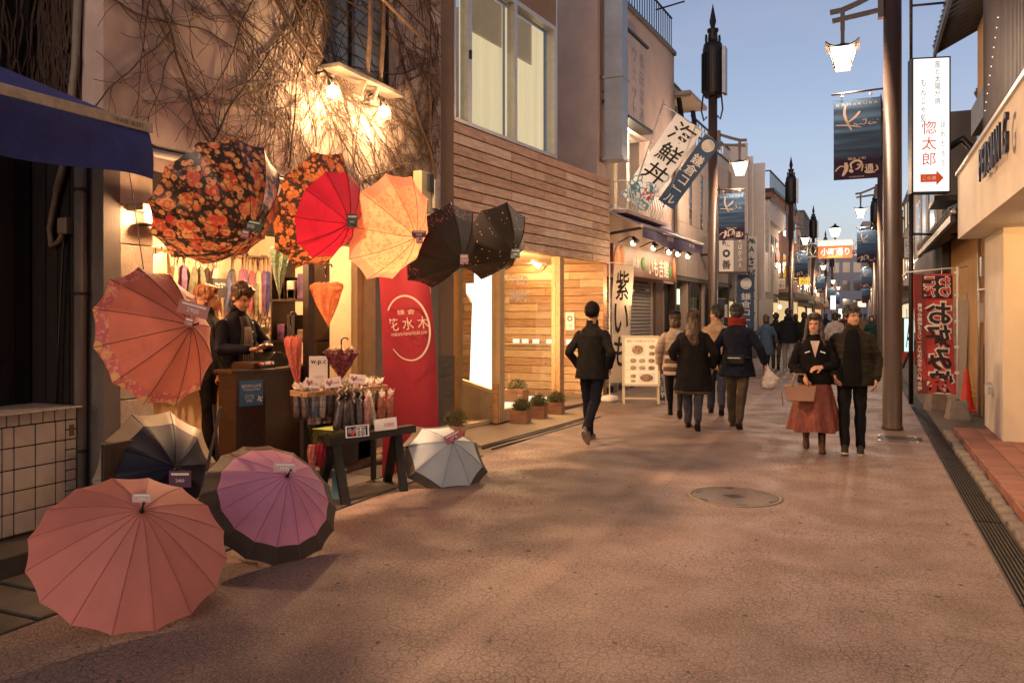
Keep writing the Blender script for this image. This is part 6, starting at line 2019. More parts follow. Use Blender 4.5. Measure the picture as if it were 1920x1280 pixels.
# two bare bulbs under the window ledge
for i, (px, py) in enumerate(((624, 172), (720, 210))):
    p = onX(px, py, -4.78)
    wbulb = thing("wall_bulb", "bright round bulb on the vine wall, %s one under the window" % ["left", "right"][i], "lamp", p, 0, "bright bulbs under the vine wall window")
    MB().ell((0, 0, 0), (.062, .062, .062), 16).build("bulb", glow("wall_bulb_lit", (1, .86, .6), 14), wbulb)
    MB().lathe([(.03, .0), (.032, .06), (.02, .10)], 12, T=MX.Translation((-.02, 0, .04))).build("socket", M_black, wbulb)
    MB().tube([(-.02, 0, .12), (-.1, 0, .22), (-.21, 0, .2)], .012, 6).build("arm", M_black, wbulb)
    lamp("light", wbulb, (-.02, -.03, -.10), 13, (1, .62, .28), .06)
    lamp("light", wbulb, (.10, 0, -.04), 240, (1, .56, .29), .07, spot=140, aim=(.72, .10 * (1 if i else -1), -.70), blend=.9)
    lamp("light", wbulb, (.09, 0, .0), 26, (1, .62, .28), .06)
    # cage wire tangle around it
    for k in range(5):
        a = k * 1.3
        MB().tube([(-.15, .1 * math.cos(a), -.1), (.02, .13 * math.cos(a + .5), .05 * math.sin(a)), (-.02, .1 * math.cos(a + 1), .16)], .003, 4).build("wire", M_rust, wbulb)

# ------------------------------------------------------------ counter with notice and till
ct = thing("shop_counter", "dark mahogany shop counter with blue notice on its side", "counter", (-5.12, 5.56, .112))
cpts = [(-.0, .0), (.10, .27), (.03, .92), (-.60, .95), (-.22, .02)]
MB().prism(cpts, 0, .97, T=MX(((1, 0, 0, 0), (0, 0, 1, 0), (0, 1, 0, 0), (0, 0, 0, 1)))).build("body", M_counter, ct)
MB().prism([(-.02, -.03), (.14, .26), (.07, .96), (-.62, .98), (-.25, -.01)], .97, 1.0, T=MX(((1, 0, 0, 0), (0, 0, 1, 0), (0, 1, 0, 0), (0, 0, 0, 1)))).build("top", M_counter, ct, .004)
B("raised_rim", M_counter, ct, -.22, .02, .2, .5, 1.0, 1.06, .004)
nx = V((.27, -.10, 0)).normalized()
ax = V((.10, .27, 0)).normalized()
Fn = frame(V((.052, .135, .79)) + nx * .004, ax, (0, 0, 1))
nt_ = thing("blue_notice", "blue notice about carrying umbrellas aboard, with white aeroplane, on the counter", "sign", ct.location + V((.052, .135, .79)))
Fn = frame(nx * .004, ax, (0, 0, 1))
MB().box(-.115, .115, -.115, .115, -.002, .002, T=Fn).build("card", mat("notice_blue", (.035, .13, .26), .5, .1, 8), nt_)
text("lettering", "機内持ち込み可", M_whiteink, nt_, Fn @ MX.Translation((.0, .065, .002)), w=.19, h=.032)
text("lettering", "Carrying permitted", M_whiteink, nt_, Fn @ MX.Translation((.0, .032, .002)), w=.16, h=.022)
text("lettering", "on the airplane\n折りたたみ傘\n晴雨兼用", M_whiteink, nt_, Fn @ MX.Translation((-.02, -.045, .002)), w=.09, h=.07)
pln = MB()
Fp = Fn @ MX.Translation((.082, -.055, .002)) @ MX.Rotation(.5, 4, 'Z')
for q in ([(0, -.03), (0, .035)], [(-.03, -.008), (0, .008), (.03, -.008)], [(-.013, -.028), (0, -.02), (.013, -.028)]):
    stroke(pln, q, .013, Fp)
pln.build("aeroplane_mark", M_whiteink, nt_)
tl_ = thing("cash_tray", "black till and tray of trinkets on the shop counter", "till", ct.location + V((-.2, .62, 1.0)))
MB().prism([(-.16, 0), (.16, 0), (.16, .04), (.08, .13), (-.02, .14), (-.16, .05)], -.14, .14, T=MX.Rotation(R(90), 4, 'Z')).build("till", M_black, tl_, .006)
B("tray", M_black, tl_, -.1, .26, -.36, -.16, .0, .035, .004)
for k in range(8):
    B("trinket", random.choice([M_redink, M_whiteink, M_rose, M_paper]), tl_, .2, .25, -.35 + k * .023, -.335 + k * .023, .035, .055)
sm = thing("wpc_card", "tall white card lettered w.p.c in the shop window", "sign", at(597, 735, 7.35))
Fw = frame((0, 0, 0), cdir(1, 0, 0), (0, 0, 1))
MB().box(-.085, .085, -.08, .33, -.002, .002, T=Fw).build("card", M_paper, sm)
text("lettering", "w.p.c", M_ink, sm, Fw @ MX.Translation((0, .27, .002)), w=.14, bold=.01)
text("lettering", "雨と日傘の専門店\nall weather", mat("grey_ink", (.25, .2, .15)), sm, Fw @ MX.Translation((0, .14, .002)), w=.09)
sk = thing("slotted_shelf", "narrow dark shelf unit with price slips inside the glazed door", "shelf", (-5.75, 7.25, .112))
for z in (.3, .75, 1.2, 1.65, 2.1):
    B("shelf", M_dkwood, sk, -.25, .25, -.2, .2, z, z + .02)
for x in (-.25, .23):
    B("upright", M_dkwood, sk, x, x + .02, -.2, .2, 0, 2.15)
rs = random.Random(8)
for k in range(14):
    i = k // 3
    B("folded_stock", rs.choice(stock), sk, -.2 + .14 * (k % 3), -.09 + .14 * (k % 3), -.16, .1, .32 + .45 * min(i, 3) + .0, .32 + .45 * min(i, 3) + rs.uniform(.1, .3), .01)

# ------------------------------------------------------------ red shop banner with round mark
rb = thing("red_banner", "tall crimson cloth banner with ring and white lettering beside the entrance", "banner", at(762, 890, 8.25))
TLc, TRc, BLc, BRc = at(706, 470, 8.45), at(800, 470, 8.75), at(716, 893, 7.95), at(822, 868, 8.3)
o = rb.location.copy()
def rbf(u, v):
    p = (BLc.lerp(BRc, u)).lerp(TLc.lerp(TRc, u), v)
    n_ = V((.9, -.4, 0))
    return tuple(p - o + n_ * (.022 * math.sin(u * 8 + 2 * v) * (.35 + .65 * math.sin(v * 2.6)) + .05 * math.sin(v * 3.1)))
M_rbc = mat("crimson_banner", (.33, .018, .032), .7, .08, 3, .25, 90, trans=.2)
sheet(rbf, 20, 40, "cloth", M_rbc, rb)
def rbF(px, py):
    p = at(px, py, 8.35) - o
    return p
MB().tube([tuple(TLc - o + V((-.02, 0, .01))), tuple(TRc - o + V((.02, 0, .01)))], .012, 6).build("top_rod", M_dkwood, rb)
MB().tube([tuple(TRc - o + V((-.02, .04, .1))), tuple(BRc - o + V((-.05, .08, -.02)))], .014, 6).build("pole", M_dkwood, rb)
def place(u, v, n_off=.03):
    p = V(rbf(u, v))
    dx = (V(rbf(min(u + .05, 1), v)) - V(rbf(max(u - .05, 0), v)))
    dy = (V(rbf(u, min(v + .03, 1))) - V(rbf(u, max(v - .03, 0))))
    T = frame(p, dx, dy)
    return T @ MX.Translation((0, 0, n_off))
TR = place(.5, .63, .05)
rg = MB()
ring = [(.235 * math.cos(a) , .345 * math.sin(a)) for a in [2.55 - i * .36 for i in range(15)]]
stroke(rg, ring, .022, TR)
rg.build("ring_mark", M_cream_ink, rb)
text("lettering", "鎌 倉", M_cream_ink, rb, TR @ MX.Translation((0, .17, 0)), w=.19, h=.055)
for i, ch in enumerate("花水木"):
    text("lettering", ch, M_cream_ink, rb, TR @ MX.Translation((-.16 + .165 * i, .045, 0)), w=.12, h=.135)
text("lettering", "kamakura-hanamizuki.com", M_cream_ink, rb, TR @ MX.Translation((-.01, -.055, 0)), w=.42, h=.045)

# ------------------------------------------------------------ trestle stand with baskets of packed umbrellas
ts = thing("trestle_stand", "black wooden trestle with trays in front of the shop door", "trestle", V((-4.25, 6.1, 0)))
def W(px, py, z=None, w=None):
    return (onZ(px, py, z) if w is None else at(px, py, w)) - ts.location
legs = [(onZ(650, 948, 0), (-.02, .08)), (onZ(757, 918, 0), (-.04, -.06)), (onZ(694, 915, 0), (.0, 0)), (onZ(610, 935, 0) + V((-.25, .2, 0)), (0, 0))]
A0 = onZ(649, 948, 0) - ts.location
A1 = onZ(757, 920, 0) - ts.location
b0 = at(628, 832, 6.95) - ts.location
b1 = at(757, 806, 7.6) - ts.location
b0.z = b1.z = .52
dirb = (b1 - b0).normalized()
MB().bar(b0 - dirb * .1, b1 + dirb * .12, .09, .07).build("beam", M_black, ts)
for q, (g, tpt) in enumerate(((A0, b0 + dirb * .0), (A1, b1 - dirb * .08))):
    MB().bar(g, tpt + V((0, 0, -.03)), .075, .045).build("leg", M_black, ts)
    g2 = V((2 * tpt.x - g.x, 2 * tpt.y - g.y, 0)) + dirb * (-.06)
    MB().bar(g2, tpt + V((-.02, 0, -.03)), .075, .045).build("leg", M_black, ts)
MB().bar(b0 + V((-.16, .0, .0)), b1 + V((-.16, 0, .0)), .07, .04).build("beam", M_black, ts)
MB().bar(b0 + V((-.30, .0, .10)), b1 + V((-.30, 0, .10)), .09, .03).build("shelf_board", M_black, ts)
for p in (b0, b1):
    MB().bar(p + V((-.34, 0, -.5)), p + V((-.34, 0, .36)), .04).build("post", M_black, ts)
MB().bar(b0 + V((-.32, .0, .36)), b1 + V((-.32, 0, .36)), .04, .03).build("beam", M_black, ts)
# wire basket with wooden rim on the upper level
bk = thing("wire_basket", "wire basket with pale wooden rim full of packed umbrellas", "basket", ts.location + b0 + V((-.30, -.10, .40)))
M_rim = wood("basket_rim", (.40, .20, .08), (.52, .30, .14))
ux = dirb
uy = V((-dirb.y, dirb.x, 0))
Lb, Wb = .92, .24
def bp(a, b_, z):
    return ux * a + uy * b_ + V((0, 0, z))
for (a0, c0, a1, c1) in ((0, -Wb / 2, Lb, -Wb / 2), (0, Wb / 2, Lb, Wb / 2), (0, -Wb / 2, 0, Wb / 2), (Lb, -Wb / 2, Lb, Wb / 2)):
    MB().bar(bp(a0, c0, .0), bp(a1, c1, .0), .022, .045).build("rim", M_rim, bk)
wi = MB()
for k in range(24):
    a = Lb * k / 23
    wi.tube([bp(a, -Wb / 2, 0), bp(a, -Wb * .4, -.24), bp(a, Wb * .4, -.24), bp(a, Wb / 2, 0)], .0018, 4)
for z in (-.06, -.12, -.18, -.24):
    for s in (-1, 1):
        wi.tube([bp(0, s * Wb * (.5 + z * .4), z), bp(Lb, s * Wb * (.5 + z * .4), z)], .0018, 4)
stuff(wi.build("wires", M_steel_dk, bk))
text("rim_lettering", "花水木", M_ink, bk, frame(bp(.12, -Wb / 2 - .012, 0), ux, (0, 0, 1)), w=.10, h=.025)
M_cel = mat("cellophane", (.75, .68, .6), .12, .2, 30, .5, 90, coat=.5, trans=.3)
pk_cols = [mat("pack_%d" % i, c, .4, .4, 25, alt=d, coat=.4) for i, (c, d) in enumerate([((.45, .10, .10), (.7, .4, .3)), ((.30, .04, .05), (.5, .2, .1)), ((.55, .42, .30), (.7, .6, .5)), ((.03, .02, .02), (.15, .1, .1)), ((.08, .10, .18), (.3, .3, .4))])]
packs = []
def pack(label, p, r, h_, m, frilly, tilt, grp):
    key = (round(r, 3), round(h_, 2), m.name, frilly)
    for kk, oo in packs:
        if kk == key:
            t = copy_tree(oo)
            t['label'] = label
            t.location = p
            t.rotation_euler = tilt
            return t
    t = thing("packed_umbrella", label, "umbrella", p, 0, grp)
    MB().lathe([(r * .8, 0), (r, h_ * .1), (r * .95, h_ * .7), (r * .55, h_ * .8)], 10).build("body", m, t)
    fr = MB()
    rr = random.Random(hash(key) & 0xff)
    for k in range(18):
        a = k * .7 + rr.random()
        q = r * rr.uniform(.5, 1.25) * (1.0 if frilly else .8)
        fr.add([(0, 0, h_ * .78), (q * math.cos(a), q * math.sin(a), h_ * (.92 + rr.uniform(-.06, .14))), (q * math.cos(a + .7), q * math.sin(a + .7), h_ * (.88 + rr.uniform(-.06, .1)))], [(0, 1, 2)])
    fr.build("wrapper", M_cel if frilly else M_dkwood, t)
    t.rotation_euler = tilt
    packs.append((key, t))
    return t
rs = random.Random(12)
for k in range(22):
    a = .03 + Lb * .95 * (k // 2) / 10.5
    p = bk.location + bp(a, (-.055 if k % 2 else .06), -.22)
    pack("cellophane-wrapped folding umbrella in the wire basket, %s along the %s row" % (ordn[k // 2], ["back", "front"][k % 2]), p, .036, .32, rs.choice(pk_cols), True, (rs.uniform(-.08, .08), rs.uniform(-.08, .08), rs.uniform(0, 6)), "wrapped umbrellas in the wire basket")
for k in range(8):
    p = ts.location + b0 + dirb * (.12 + k * .088) + V((-.10, 0, .05 + rs.uniform(0, .02)))
    pack("dark folding umbrella with curled handle on the trestle, %s from the left" % ordn[k], p, .038, .34, pk_cols[3 if k < 4 else rs.choice((0, 1, 2))], k > 3, (rs.uniform(-.1, .2), rs.uniform(.0, .25), rs.uniform(0, 6)), "folding umbrellas on the trestle")
for k in range(4):
    p = ts.location + b0 + dirb * (.10 + k * .085) + V((-.06, 0, .30))
    cu = thing("curled_handle", "twisted silver umbrella handle above the trestle, %s from the left" % ordn[k], "handle", p, 0, "twisted handles above the trestle")
    MB().tube([(0.012 * math.cos(i * 1.2), .012 * math.sin(i * 1.2), i * .012) for i in range(16)], .008, 6).build("handle", M_alu, cu)
for k in range(14):
    p = ts.location + b0 + dirb * (.04 + k * .056) + V((-.30 + .03 * (k % 2), 0, .115))
    pack("bright wrapped folding umbrella behind the dark ones on the trestle, %s from the left" % ordn[k], p, .030, .26, pk_cols[(0, 2, 1, 0, 4, 2)[k % 6]], True, (rs.uniform(-.1, .15), rs.uniform(.0, .2), rs.uniform(0, 6)), "bright umbrellas on the trestle back shelf")
def pcard(label, c, w_, h_, txt, m, ink, tilt=0.0, lean=.3):
    t = thing("price_card", label, "card", c, 0, "price cards on the trestle stand")
    F = frame((0, 0, 0), cdir(1, tilt, 0), cdir(-tilt, 1, -lean))
    MB().box(-w_ / 2, w_ / 2, -h_ / 2, h_ / 2, -.003, .003, T=F).build("card", m, t)
    MB().box(-w_ * .44, w_ * .44, -h_ * .42, h_ * .42, .003, .004, T=F).build("print_field", ink[1], t)
    for i in range(3):
        MB().ell((0, 0, .004), (w_ * .09, h_ * .24, .001), 10, T=F @ MX.Translation((-w_ * .32 + i * w_ * .12, (-.1 if i % 2 else .08) * h_, 0))).build("picture", ink[2][i % 2], t)
    text("price", txt, ink[0], t, F @ MX.Translation((w_ * .16, -h_ * .08, .004)), w=w_ * .42)
    return t
I1 = (M_redink, M_paper, (M_rose, mat("card_violet", (.2, .08, .2), .6)))
I2 = (M_whiteink, M_ink, (mat("grey_print", (.2, .2, .22), .5), M_redink))
pcard("price card with coloured umbrellas, leftmost above the basket", at(586, 718, 6.95), .135, .085, "2500", M_paper, I1, -.12)
pcard("price card leaning against the leftmost one above the basket", at(624, 717, 6.9), .145, .085, "1500", M_paper, I1, .18)
pcard("price card at the right above the basket", at(670, 710, 7.2), .145, .08, "1500", M_paper, I1, -.08)
pcard("black price card low on the trestle", at(670, 808, 6.8), .20, .10, "雨", M_paper, I2, .1)
pcard("white price card for 1000 at the right of the trestle", at(723, 795, 7.1), .20, .105, "1000", M_paper, (M_redink, M_paper, (M_paper, M_paper)), .12)
# little umbrellas under the left end and the plastic bucket
for k, (px, py, m) in enumerate(((586, 880, M_pnk), (601, 878, M_red))):
    t = furled(["small rose folded umbrella hanging under the trestle end", "small ruffled crimson umbrella hanging under the trestle end"][k], at(px, py, 6.9), V((0, 0, 1)), .22, .05, m, True, "small umbrellas under the trestle")
bu = thing("blue_bucket", "pale blue plastic bucket standing behind the front trestle leg", "bucket", onZ(632, 938, 0) + V((-.02, .06, 0)))
MB().lathe([(.075, 0), (.07, .01), (.058, .25), (.066, .25), (.066, .26), (.05, .26)], 20).build("tub", mat("blue_plastic", (.10, .24, .30), .4, .1, 8), bu)
gc = thing("glass_case", "low glass case with green lining beneath the trestle", "case", (-4.92, 6.6, .112))
B("base", M_black, gc, -.15, .15, -.1, .65, 0, .22)
B("lining", mat("green_felt", (.16, .18, .02), .8, .2, 8), gc, -.14, .148, -.09, .64, .221, .36)
B("pane", M_glass, gc, .150, .155, -.1, .65, .22, .44)
B("pot", M_cbox, gc, .03, .15, .35, .6, .0, .18)
bc = thing("bar_chair", "thin metal-legged folding display rack beside the navy umbrella", "rack", onZ(418, 1012, 0))
MB().bar((0, 0, 0), (-.18, .1, .95), .02).bar((-.2, -.1, 0), (-.02, 0, .95), .02).build("leg", M_steel_dk, bc)
MB().ell((.02, -.01, .05), (.05, .04, .05), 10).build("castor", M_white, bc)
MB().bar((-.25, -.15, .25), (.1, .12, .25), .02).build("shelf_rail", M_steel_dk, bc)

# ------------------------------------------------------------ climbing vine, bare in winter
vn = thing("climbing_vine", "bare brown climbing vine spreading over the plaster wall", "vine", (-4.99, 4.1, 0))
vt, tw = MB(), MB()
rs = random.Random(3)
M_vine = mat("vine_bark", (.085, .046, .03), .9, .4, 30)
LIM = (-.1, 5.0, 2.95, 7.3)
def inwin(y, z):
    return wx0 + .08 < y < wx1 - .05 and z > wz0 - .02
nseg = 0
def grow(y, z, a, r, n, depth, mb):
    global nseg
    pts, rr = [], []
    st = .055 if depth == 0 else .045
    for i in range(n):
        if not (LIM[0] < y < LIM[1] and LIM[2] < z < LIM[3]) or (inwin(y, z) and depth > 0 and rs.random() < .35):
            break
        off = .006 + r + .005 * math.sin(i * .7 + depth)
        pts.append((off, y, z))
        rr.append(max(.0024, r * (1 - .7 * i / n)))
        a += rs.gauss(0, .09 if depth == 0 else .17)
        y += math.cos(a) * st
        z += math.sin(a) * st
        if depth < 3 and nseg < 90000:
            if rs.random() < (.13, .11, .05)[depth]:
                grow(y, z, a + rs.choice((-1, 1)) * rs.uniform(.3, .95), r * rs.uniform(.32, .55), int(n * rs.uniform(.3, .7)), depth + 1, tw)
    if len(pts) > 2:
        nseg += len(pts)
        mb.tube(pts, rr, 4 if depth else 6, caps=False)
stems = [(-.05, 5.1, -.32, .016, 90), (-.05, 4.75, -.7, .012, 60), (0, 4.3, .4, .009, 60), (.3, 6.2, -.6, .012, 80), (1.2, 7.0, -.75, .013, 80), (.0, 3.9, -.1, .008, 50),
         (2.0, 7.0, -.9, .012, 80), (2.4, 6.0, -1.4, .011, 50), (4.9, 3.0, 1.75, .016, 80), (4.85, 3.2, 1.6, .012, 70), (4.7, 6.8, -2.2, .010, 70), (4.2, 7.1, -1.3, .010, 70),
         (1.0, 3.0, 1.0, .009, 60), (2.0, 3.0, 1.3, .009, 50), (3.0, 3.0, .5, .009, 50), (3.6, 3.0, 1.9, .008, 50), (.9, 5.4, -.35, .012, 80), (1.6, 4.9, -.3, .011, 70),
         (2.6, 4.0, -.5, .010, 60), (1.8, 4.3, -.55, .010, 60), (4.6, 4.8, -2.4, .008, 60), (4.3, 4.6, 2.2, .008, 60), (3.3, 4.05, -2.0, .007, 40), (4.0, 5.5, .6, .008, 40), (2.2, 5.6, -2.4, .009, 60)]
for k in range(46):
    stems.append((rs.uniform(-.05, 4.7), rs.uniform(3.1, 6.6), rs.choice((-.45, -.7, -.9, -1.3, 1.1, 1.7, -2.1, .5)) + rs.gauss(0, .15), rs.uniform(.004, .008), rs.randint(30, 70)))
for (y, z, a, r, n) in stems:
    grow(y, z, a, r * 1.15, n, 0, vt)
for k in range(34):     # dense twigs round the window and the corner
    y, z = (rs.uniform(2.0, 4.9), rs.uniform(3.2, 4.6)) if k % 2 else (rs.uniform(4.1, 4.95), rs.uniform(3.0, 6.5))
    grow(y, z, rs.uniform(0, 6.28), .005, rs.randint(18, 40), 1, tw)
vt.build("stems", M_vine, vn)
stuff(tw.build("twigs", M_vine, vn))
v2 = thing("dead_creeper", "matted dead creeper stems over the dark house above the blue awning", "vine", (-5.70, -1.5, 0))
mb = MB()
for k in range(160):
    y = rs.uniform(2.2, 5.6)
    z = rs.uniform(2.9, 3.4)
    pts = []
    a = 1.57 + rs.gauss(0, .1)
    for i in range(rs.randint(20, 60)):
        pts.append((.02 + .03 * rs.random(), y, z))
        a += rs.gauss(0, .12)
        a = 1.57 + (a - 1.57) * .9
        y += math.cos(a) * .08
        z += math.sin(a) * .08
    mb.tube(pts, rs.uniform(.004, .014), 4, caps=False)
for k in range(90):
    x, z, pts, a = rs.uniform(-.15, .48), rs.uniform(2.9, 3.6), [], 1.57
    for i in range(rs.randint(20, 60)):
        pts.append((x, 5.585 - .02 * rs.random(), z))
        a = 1.57 + (a - 1.57 + rs.gauss(0, .14)) * .9
        x += math.cos(a) * .08
        z += math.sin(a) * .08
        if not -.2 < x < .5:
            break
    if len(pts) > 3:
        mb.tube(pts, rs.uniform(.003, .010), 4, caps=False)
stuff(mb.build("stems", mat("dead_creeper", (.06, .036, .025), .95, .4, 20), v2))
# strings holding the hung umbrellas up to the gutter
# ------------------------------------------------------------ people
def sph(bm, c, r):
    g = bmesh.ops.create_icosphere(bm, subdivisions=2, radius=1.0)
    r = (r, r, r) if not isinstance(r, (tuple, list)) else r
    for v in g['verts']:
        v.co = V((v.co.x * r[0] + c[0], v.co.y * r[1] + c[1], v.co.z * r[2] + c[2]))
    return g['verts']
def rcone(bm, a, ra, b, rb, n=12):
    a, b = V(a), V(b)
    d = b - a
    if d.length < 1e-5:
        return
    sph(bm, a, ra * .995)
    sph(bm, b, rb * .995)
    d.normalize()
    u = d.orthogonal().normalized()
    w = d.cross(u)
    A = [bm.verts.new(a + (u * math.cos(2 * math.pi * k / n) + w * math.sin(2 * math.pi * k / n)) * ra) for k in range(n)]
    Bv = [bm.verts.new(b + (u * math.cos(2 * math.pi * k / n) + w * math.sin(2 * math.pi * k / n)) * rb) for k in range(n)]
    for k in range(n):
        bm.faces.new((A[k], A[(k + 1) % n], Bv[(k + 1) % n], Bv[k]))
    bm.faces.new(list(reversed(A)))
    bm.faces.new(Bv)
def loft(bm, rings, n=24):
    L = []
    for (z, rx, ry, cx, cy) in rings:
        L.append([bm.verts.new((cx + rx * math.cos(2 * math.pi * k / n), cy + ry * math.sin(2 * math.pi * k / n), z)) for k in range(n)])
    for A, Bv in zip(L[:-1], L[1:]):
        for k in range(n):
            bm.faces.new((A[k], A[(k + 1) % n], Bv[(k + 1) % n], Bv[k]))
    bm.faces.new(list(reversed(L[0])))
    bm.faces.new(L[-1])
def skin(bm, vox, smooth, name, m, parent, folds=0.0, ff=(11, 11, 5), seed=0.0):
    bmesh.ops.recalc_face_normals(bm, faces=bm.faces)
    me = bpy.data.meshes.new("raw")
    bm.to_mesh(me)
    bm.free()
    o = bpy.data.objects.new("raw", me)
    md = o.modifiers.new("r", 'REMESH')
    md.mode = 'VOXEL'
    md.voxel_size = vox
    md.use_smooth_shade = True
    if smooth:
        s = o.modifiers.new("s", 'SMOOTH')
        s.iterations = smooth
        s.factor = .5
    out = evaluated(o)
    bpy.data.objects.remove(o)
    bpy.data.meshes.remove(me)
    if folds:
        nv = len(out.vertices)
        co, no = [0.0] * (3 * nv), [0.0] * (3 * nv)
        out.vertices.foreach_get('co', co)
        out.vertices.foreach_get('normal', no)
        for i in range(0, 3 * nv, 3):
            q = V((co[i] * ff[0] + seed, co[i + 1] * ff[1], co[i + 2] * ff[2]))
            k = folds * (NZ.noise(q) + .5 * NZ.noise(q * 2.3))
            co[i] += no[i] * k
            co[i + 1] += no[i + 1] * k
            co[i + 2] += no[i + 2] * k
        out.vertices.foreach_set('co', co)
        out.update()
    out.materials.clear()
    out.materials.append(m)
    out.shade_smooth()
    ob = bpy.data.objects.new(name, out)
    COL.objects.link(ob)
    ob.parent = parent
    return ob
M_skin = mat("skin", (.42, .22, .14), .5, .1, 12, .1, 120)
M_hair = mat("black_hair", (.014, .010, .008), .45, .4, 60, .6, 90, stretch=(1, 1, .15))
M_hairb = mat("brown_hair", (.055, .026, .012), .45, .4, 60, .6, 90, stretch=(1, 1, .15))
M_lip = mat("lip", (.28, .07, .055), .5)
def cl(name, c, rough=.8, **kw):
    return mat("cloth_" + name, tuple(q * (.8 if max(c) > .07 else .5) for q in c), rough, .25, 9, .35, 130, spec=.12, **kw)
def hand(bm, wrist, d, nrm, s, curl=.5, side=1, H=1.0):
    """palm and five fingers; d points along the hand, nrm out of the back of the hand"""
    d = V(d).normalized()
    nrm = V(nrm)
    nrm = (nrm - d * nrm.dot(d)).normalized()
    x = d.cross(nrm) * side
    w = V(wrist)
    palm = w + d * .05 * H
    for q in (-.022, 0, .022):
        rcone(bm, w + x * q * .7 * H, .017 * H, w + d * .085 * H + x * q * 1.25 * H, .0145 * H, 8)
    for i, (q, l) in enumerate(((-.032, .058), (-.011, .074), (.011, .08), (.032, .072))):
        b0 = w + d * .088 * H + x * q * H
        d1 = (d - nrm * curl * .7).normalized()
        b1 = b0 + d1 * l * .5 * H
        d2 = (d - nrm * curl * 2.0).normalized()
        b2 = b1 + d2 * l * .5 * H
        rcone(bm, b0, .0098 * H, b1, .009 * H, 8)
        rcone(bm, b1, .009 * H, b2, .0078 * H, 8)
    t0 = w + d * .03 * H + x * .03 * H
    t1 = t0 + (d * .6 + x * .75 - nrm * curl * .4).normalized() * .04 * H
    t2 = t1 + (d * .9 + x * .25 - nrm * curl * .8).normalized() * .03 * H
    rcone(bm, t0, .013 * H, t1, .0105 * H, 8)
    rcone(bm, t1, .0105 * H, t2, .0085 * H, 8)
def person(label, loc, H, yaw, legs=((18, 8), (-16, 22)), arms=None, top=None, bottom=None, hair='short', hair_m=None, head=(0, 0), hat=None, near=True, extra=None, handcurl=.6, skin_legs=False, boots=None, shoe_m=None, girth=1.0, armdirs=None, collar=True, group="passers-by in the street", lean=0.0):
    s = H / 1.72
    t = thing("person", label, "person", loc, yaw, group)
    S = lambda p: V(p) * s
    vox = .0085 if near else .017
    sm_ = 3 if near else 1
    # joints
    hips, knees, ankles, foots = [], [], [], []
    for i, (fa, kb) in enumerate(legs):
        x = (-.085, .085)[i]
        hp = V((x, 0, .90))
        a = R(fa)
        kn = hp + V((0, math.sin(a), -math.cos(a))) * .42
        b_ = R(fa - kb)
        an = kn + V((0, math.sin(b_), -math.cos(b_))) * .405
        hips.append(hp); knees.append(kn); ankles.append(an)
        foots.append(R(fa - kb))
    drop = min(min(ankles[0].z, ankles[1].z) - .075, .05)
    D = V((0, 0, -drop))
    hips = [p + D for p in hips]; knees = [p + D for p in knees]; ankles = [p + D for p in ankles]
    dz = -drop
    if arms is None:
        arms = [((-.26, -.05, 1.13), (-.27, .06, .88)), ((.26, .02, 1.13), (.27, .12, .89))]
    lx = lambda z: lean * max(0, z - .9)
    U = lambda p: V((p[0], p[1] + lx(p[2]), p[2] + dz))
    arms = [(U(a), U(b_)) for a, b_ in arms]
    sh = [U((-.165, -.012, 1.335)), U((.165, -.012, 1.335))]
    HT = MX.Translation(U((0, 0, 1.485))) @ MX.Rotation(head[1], 4, 'Z') @ MX.Rotation(-head[0], 4, 'X') @ MX.Scale(1.07, 4) @ MX.Translation((0, 0, -1.49))
    hp_ = lambda p: HT @ V(p)
    def hsph(bm, c, r):
        vs = sph(bm, (0, 0, 0), r)
        for v in vs:
            v.co = HT @ (v.co + V(c))
    def fin(bm):
        bmesh.ops.scale(bm, vec=(s, s, s), verts=bm.verts)
    # ---- body: one continuous skin surface
    bm = bmesh.new()
    hsph(bm, (0, -.008, 1.625), (.074, .092, .094))
    hsph(bm, (0, .022, 1.565), (.060, .066, .075))
    hsph(bm, (0, .042, 1.528), (.040, .042, .034))
    hsph(bm, (0, .083, 1.585), (.012, .02, .022))
    hsph(bm, (0, .088, 1.572), (.016, .018, .011))
    hsph(bm, (0, .070, 1.622), (.05, .018, .012))
    for q in (-1, 1):
        hsph(bm, (q * .073, -.008, 1.59), (.010, .02, .030))
    rcone(bm, hp_((0, -.012, 1.53)), .05, U((0, -.02, 1.42)), .058)
    loft(bm, [(.86 + dz, .12, .09, 0, 0), (1.0 + dz, .11, .085, 0, lx(1)), (1.2 + dz, .12, .09, 0, lx(1.2)), (1.33 + dz, .14, .08, 0, lx(1.33)), (1.41 + dz, .06, .055, 0, lx(1.41) - .01)])
    for i in (0, 1):
        el, wr = arms[i]
        rcone(bm, sh[i], .05, el, .042)
        rcone(bm, el, .042, wr, .028)
        d = (wr - el).normalized()
        if near:
            n_ = V(armdirs[i][1]) if armdirs else V((-1 if i == 0 else 1, 0, 0))
            d2 = V(armdirs[i][0]) if armdirs else (d + V((0, .15, 0)))
            hand(bm, wr, d2, n_, 1, handcurl, -1 if i == 0 else 1)
        else:
            rcone(bm, wr, .03, wr + d * .12, .024)
        rcone(bm, hips[i], .07, knees[i], .052)
        rcone(bm, knees[i], .052, ankles[i], .036)
    fin(bm)
    body = skin(bm, vox * .85 * s if near else vox, 2, "body", M_skin, t)
    # face details
    for q in (-1, 1):
        MB().ell((0, 0, 0), (.011 * s, .005 * s, .0055 * s), 8, T=MX.Scale(1, 4) @ MX.Translation(S(hp_((q * .03, .0795, 1.604))))).build("eye", M_ink, body)
        c0, c1 = S(hp_((q * .016, .083, 1.622))), S(hp_((q * .046, .075, 1.624)))
        MB().tube([c0, c1], .0035 * s, 5).build("eyebrow", hair_m or M_hair, body)
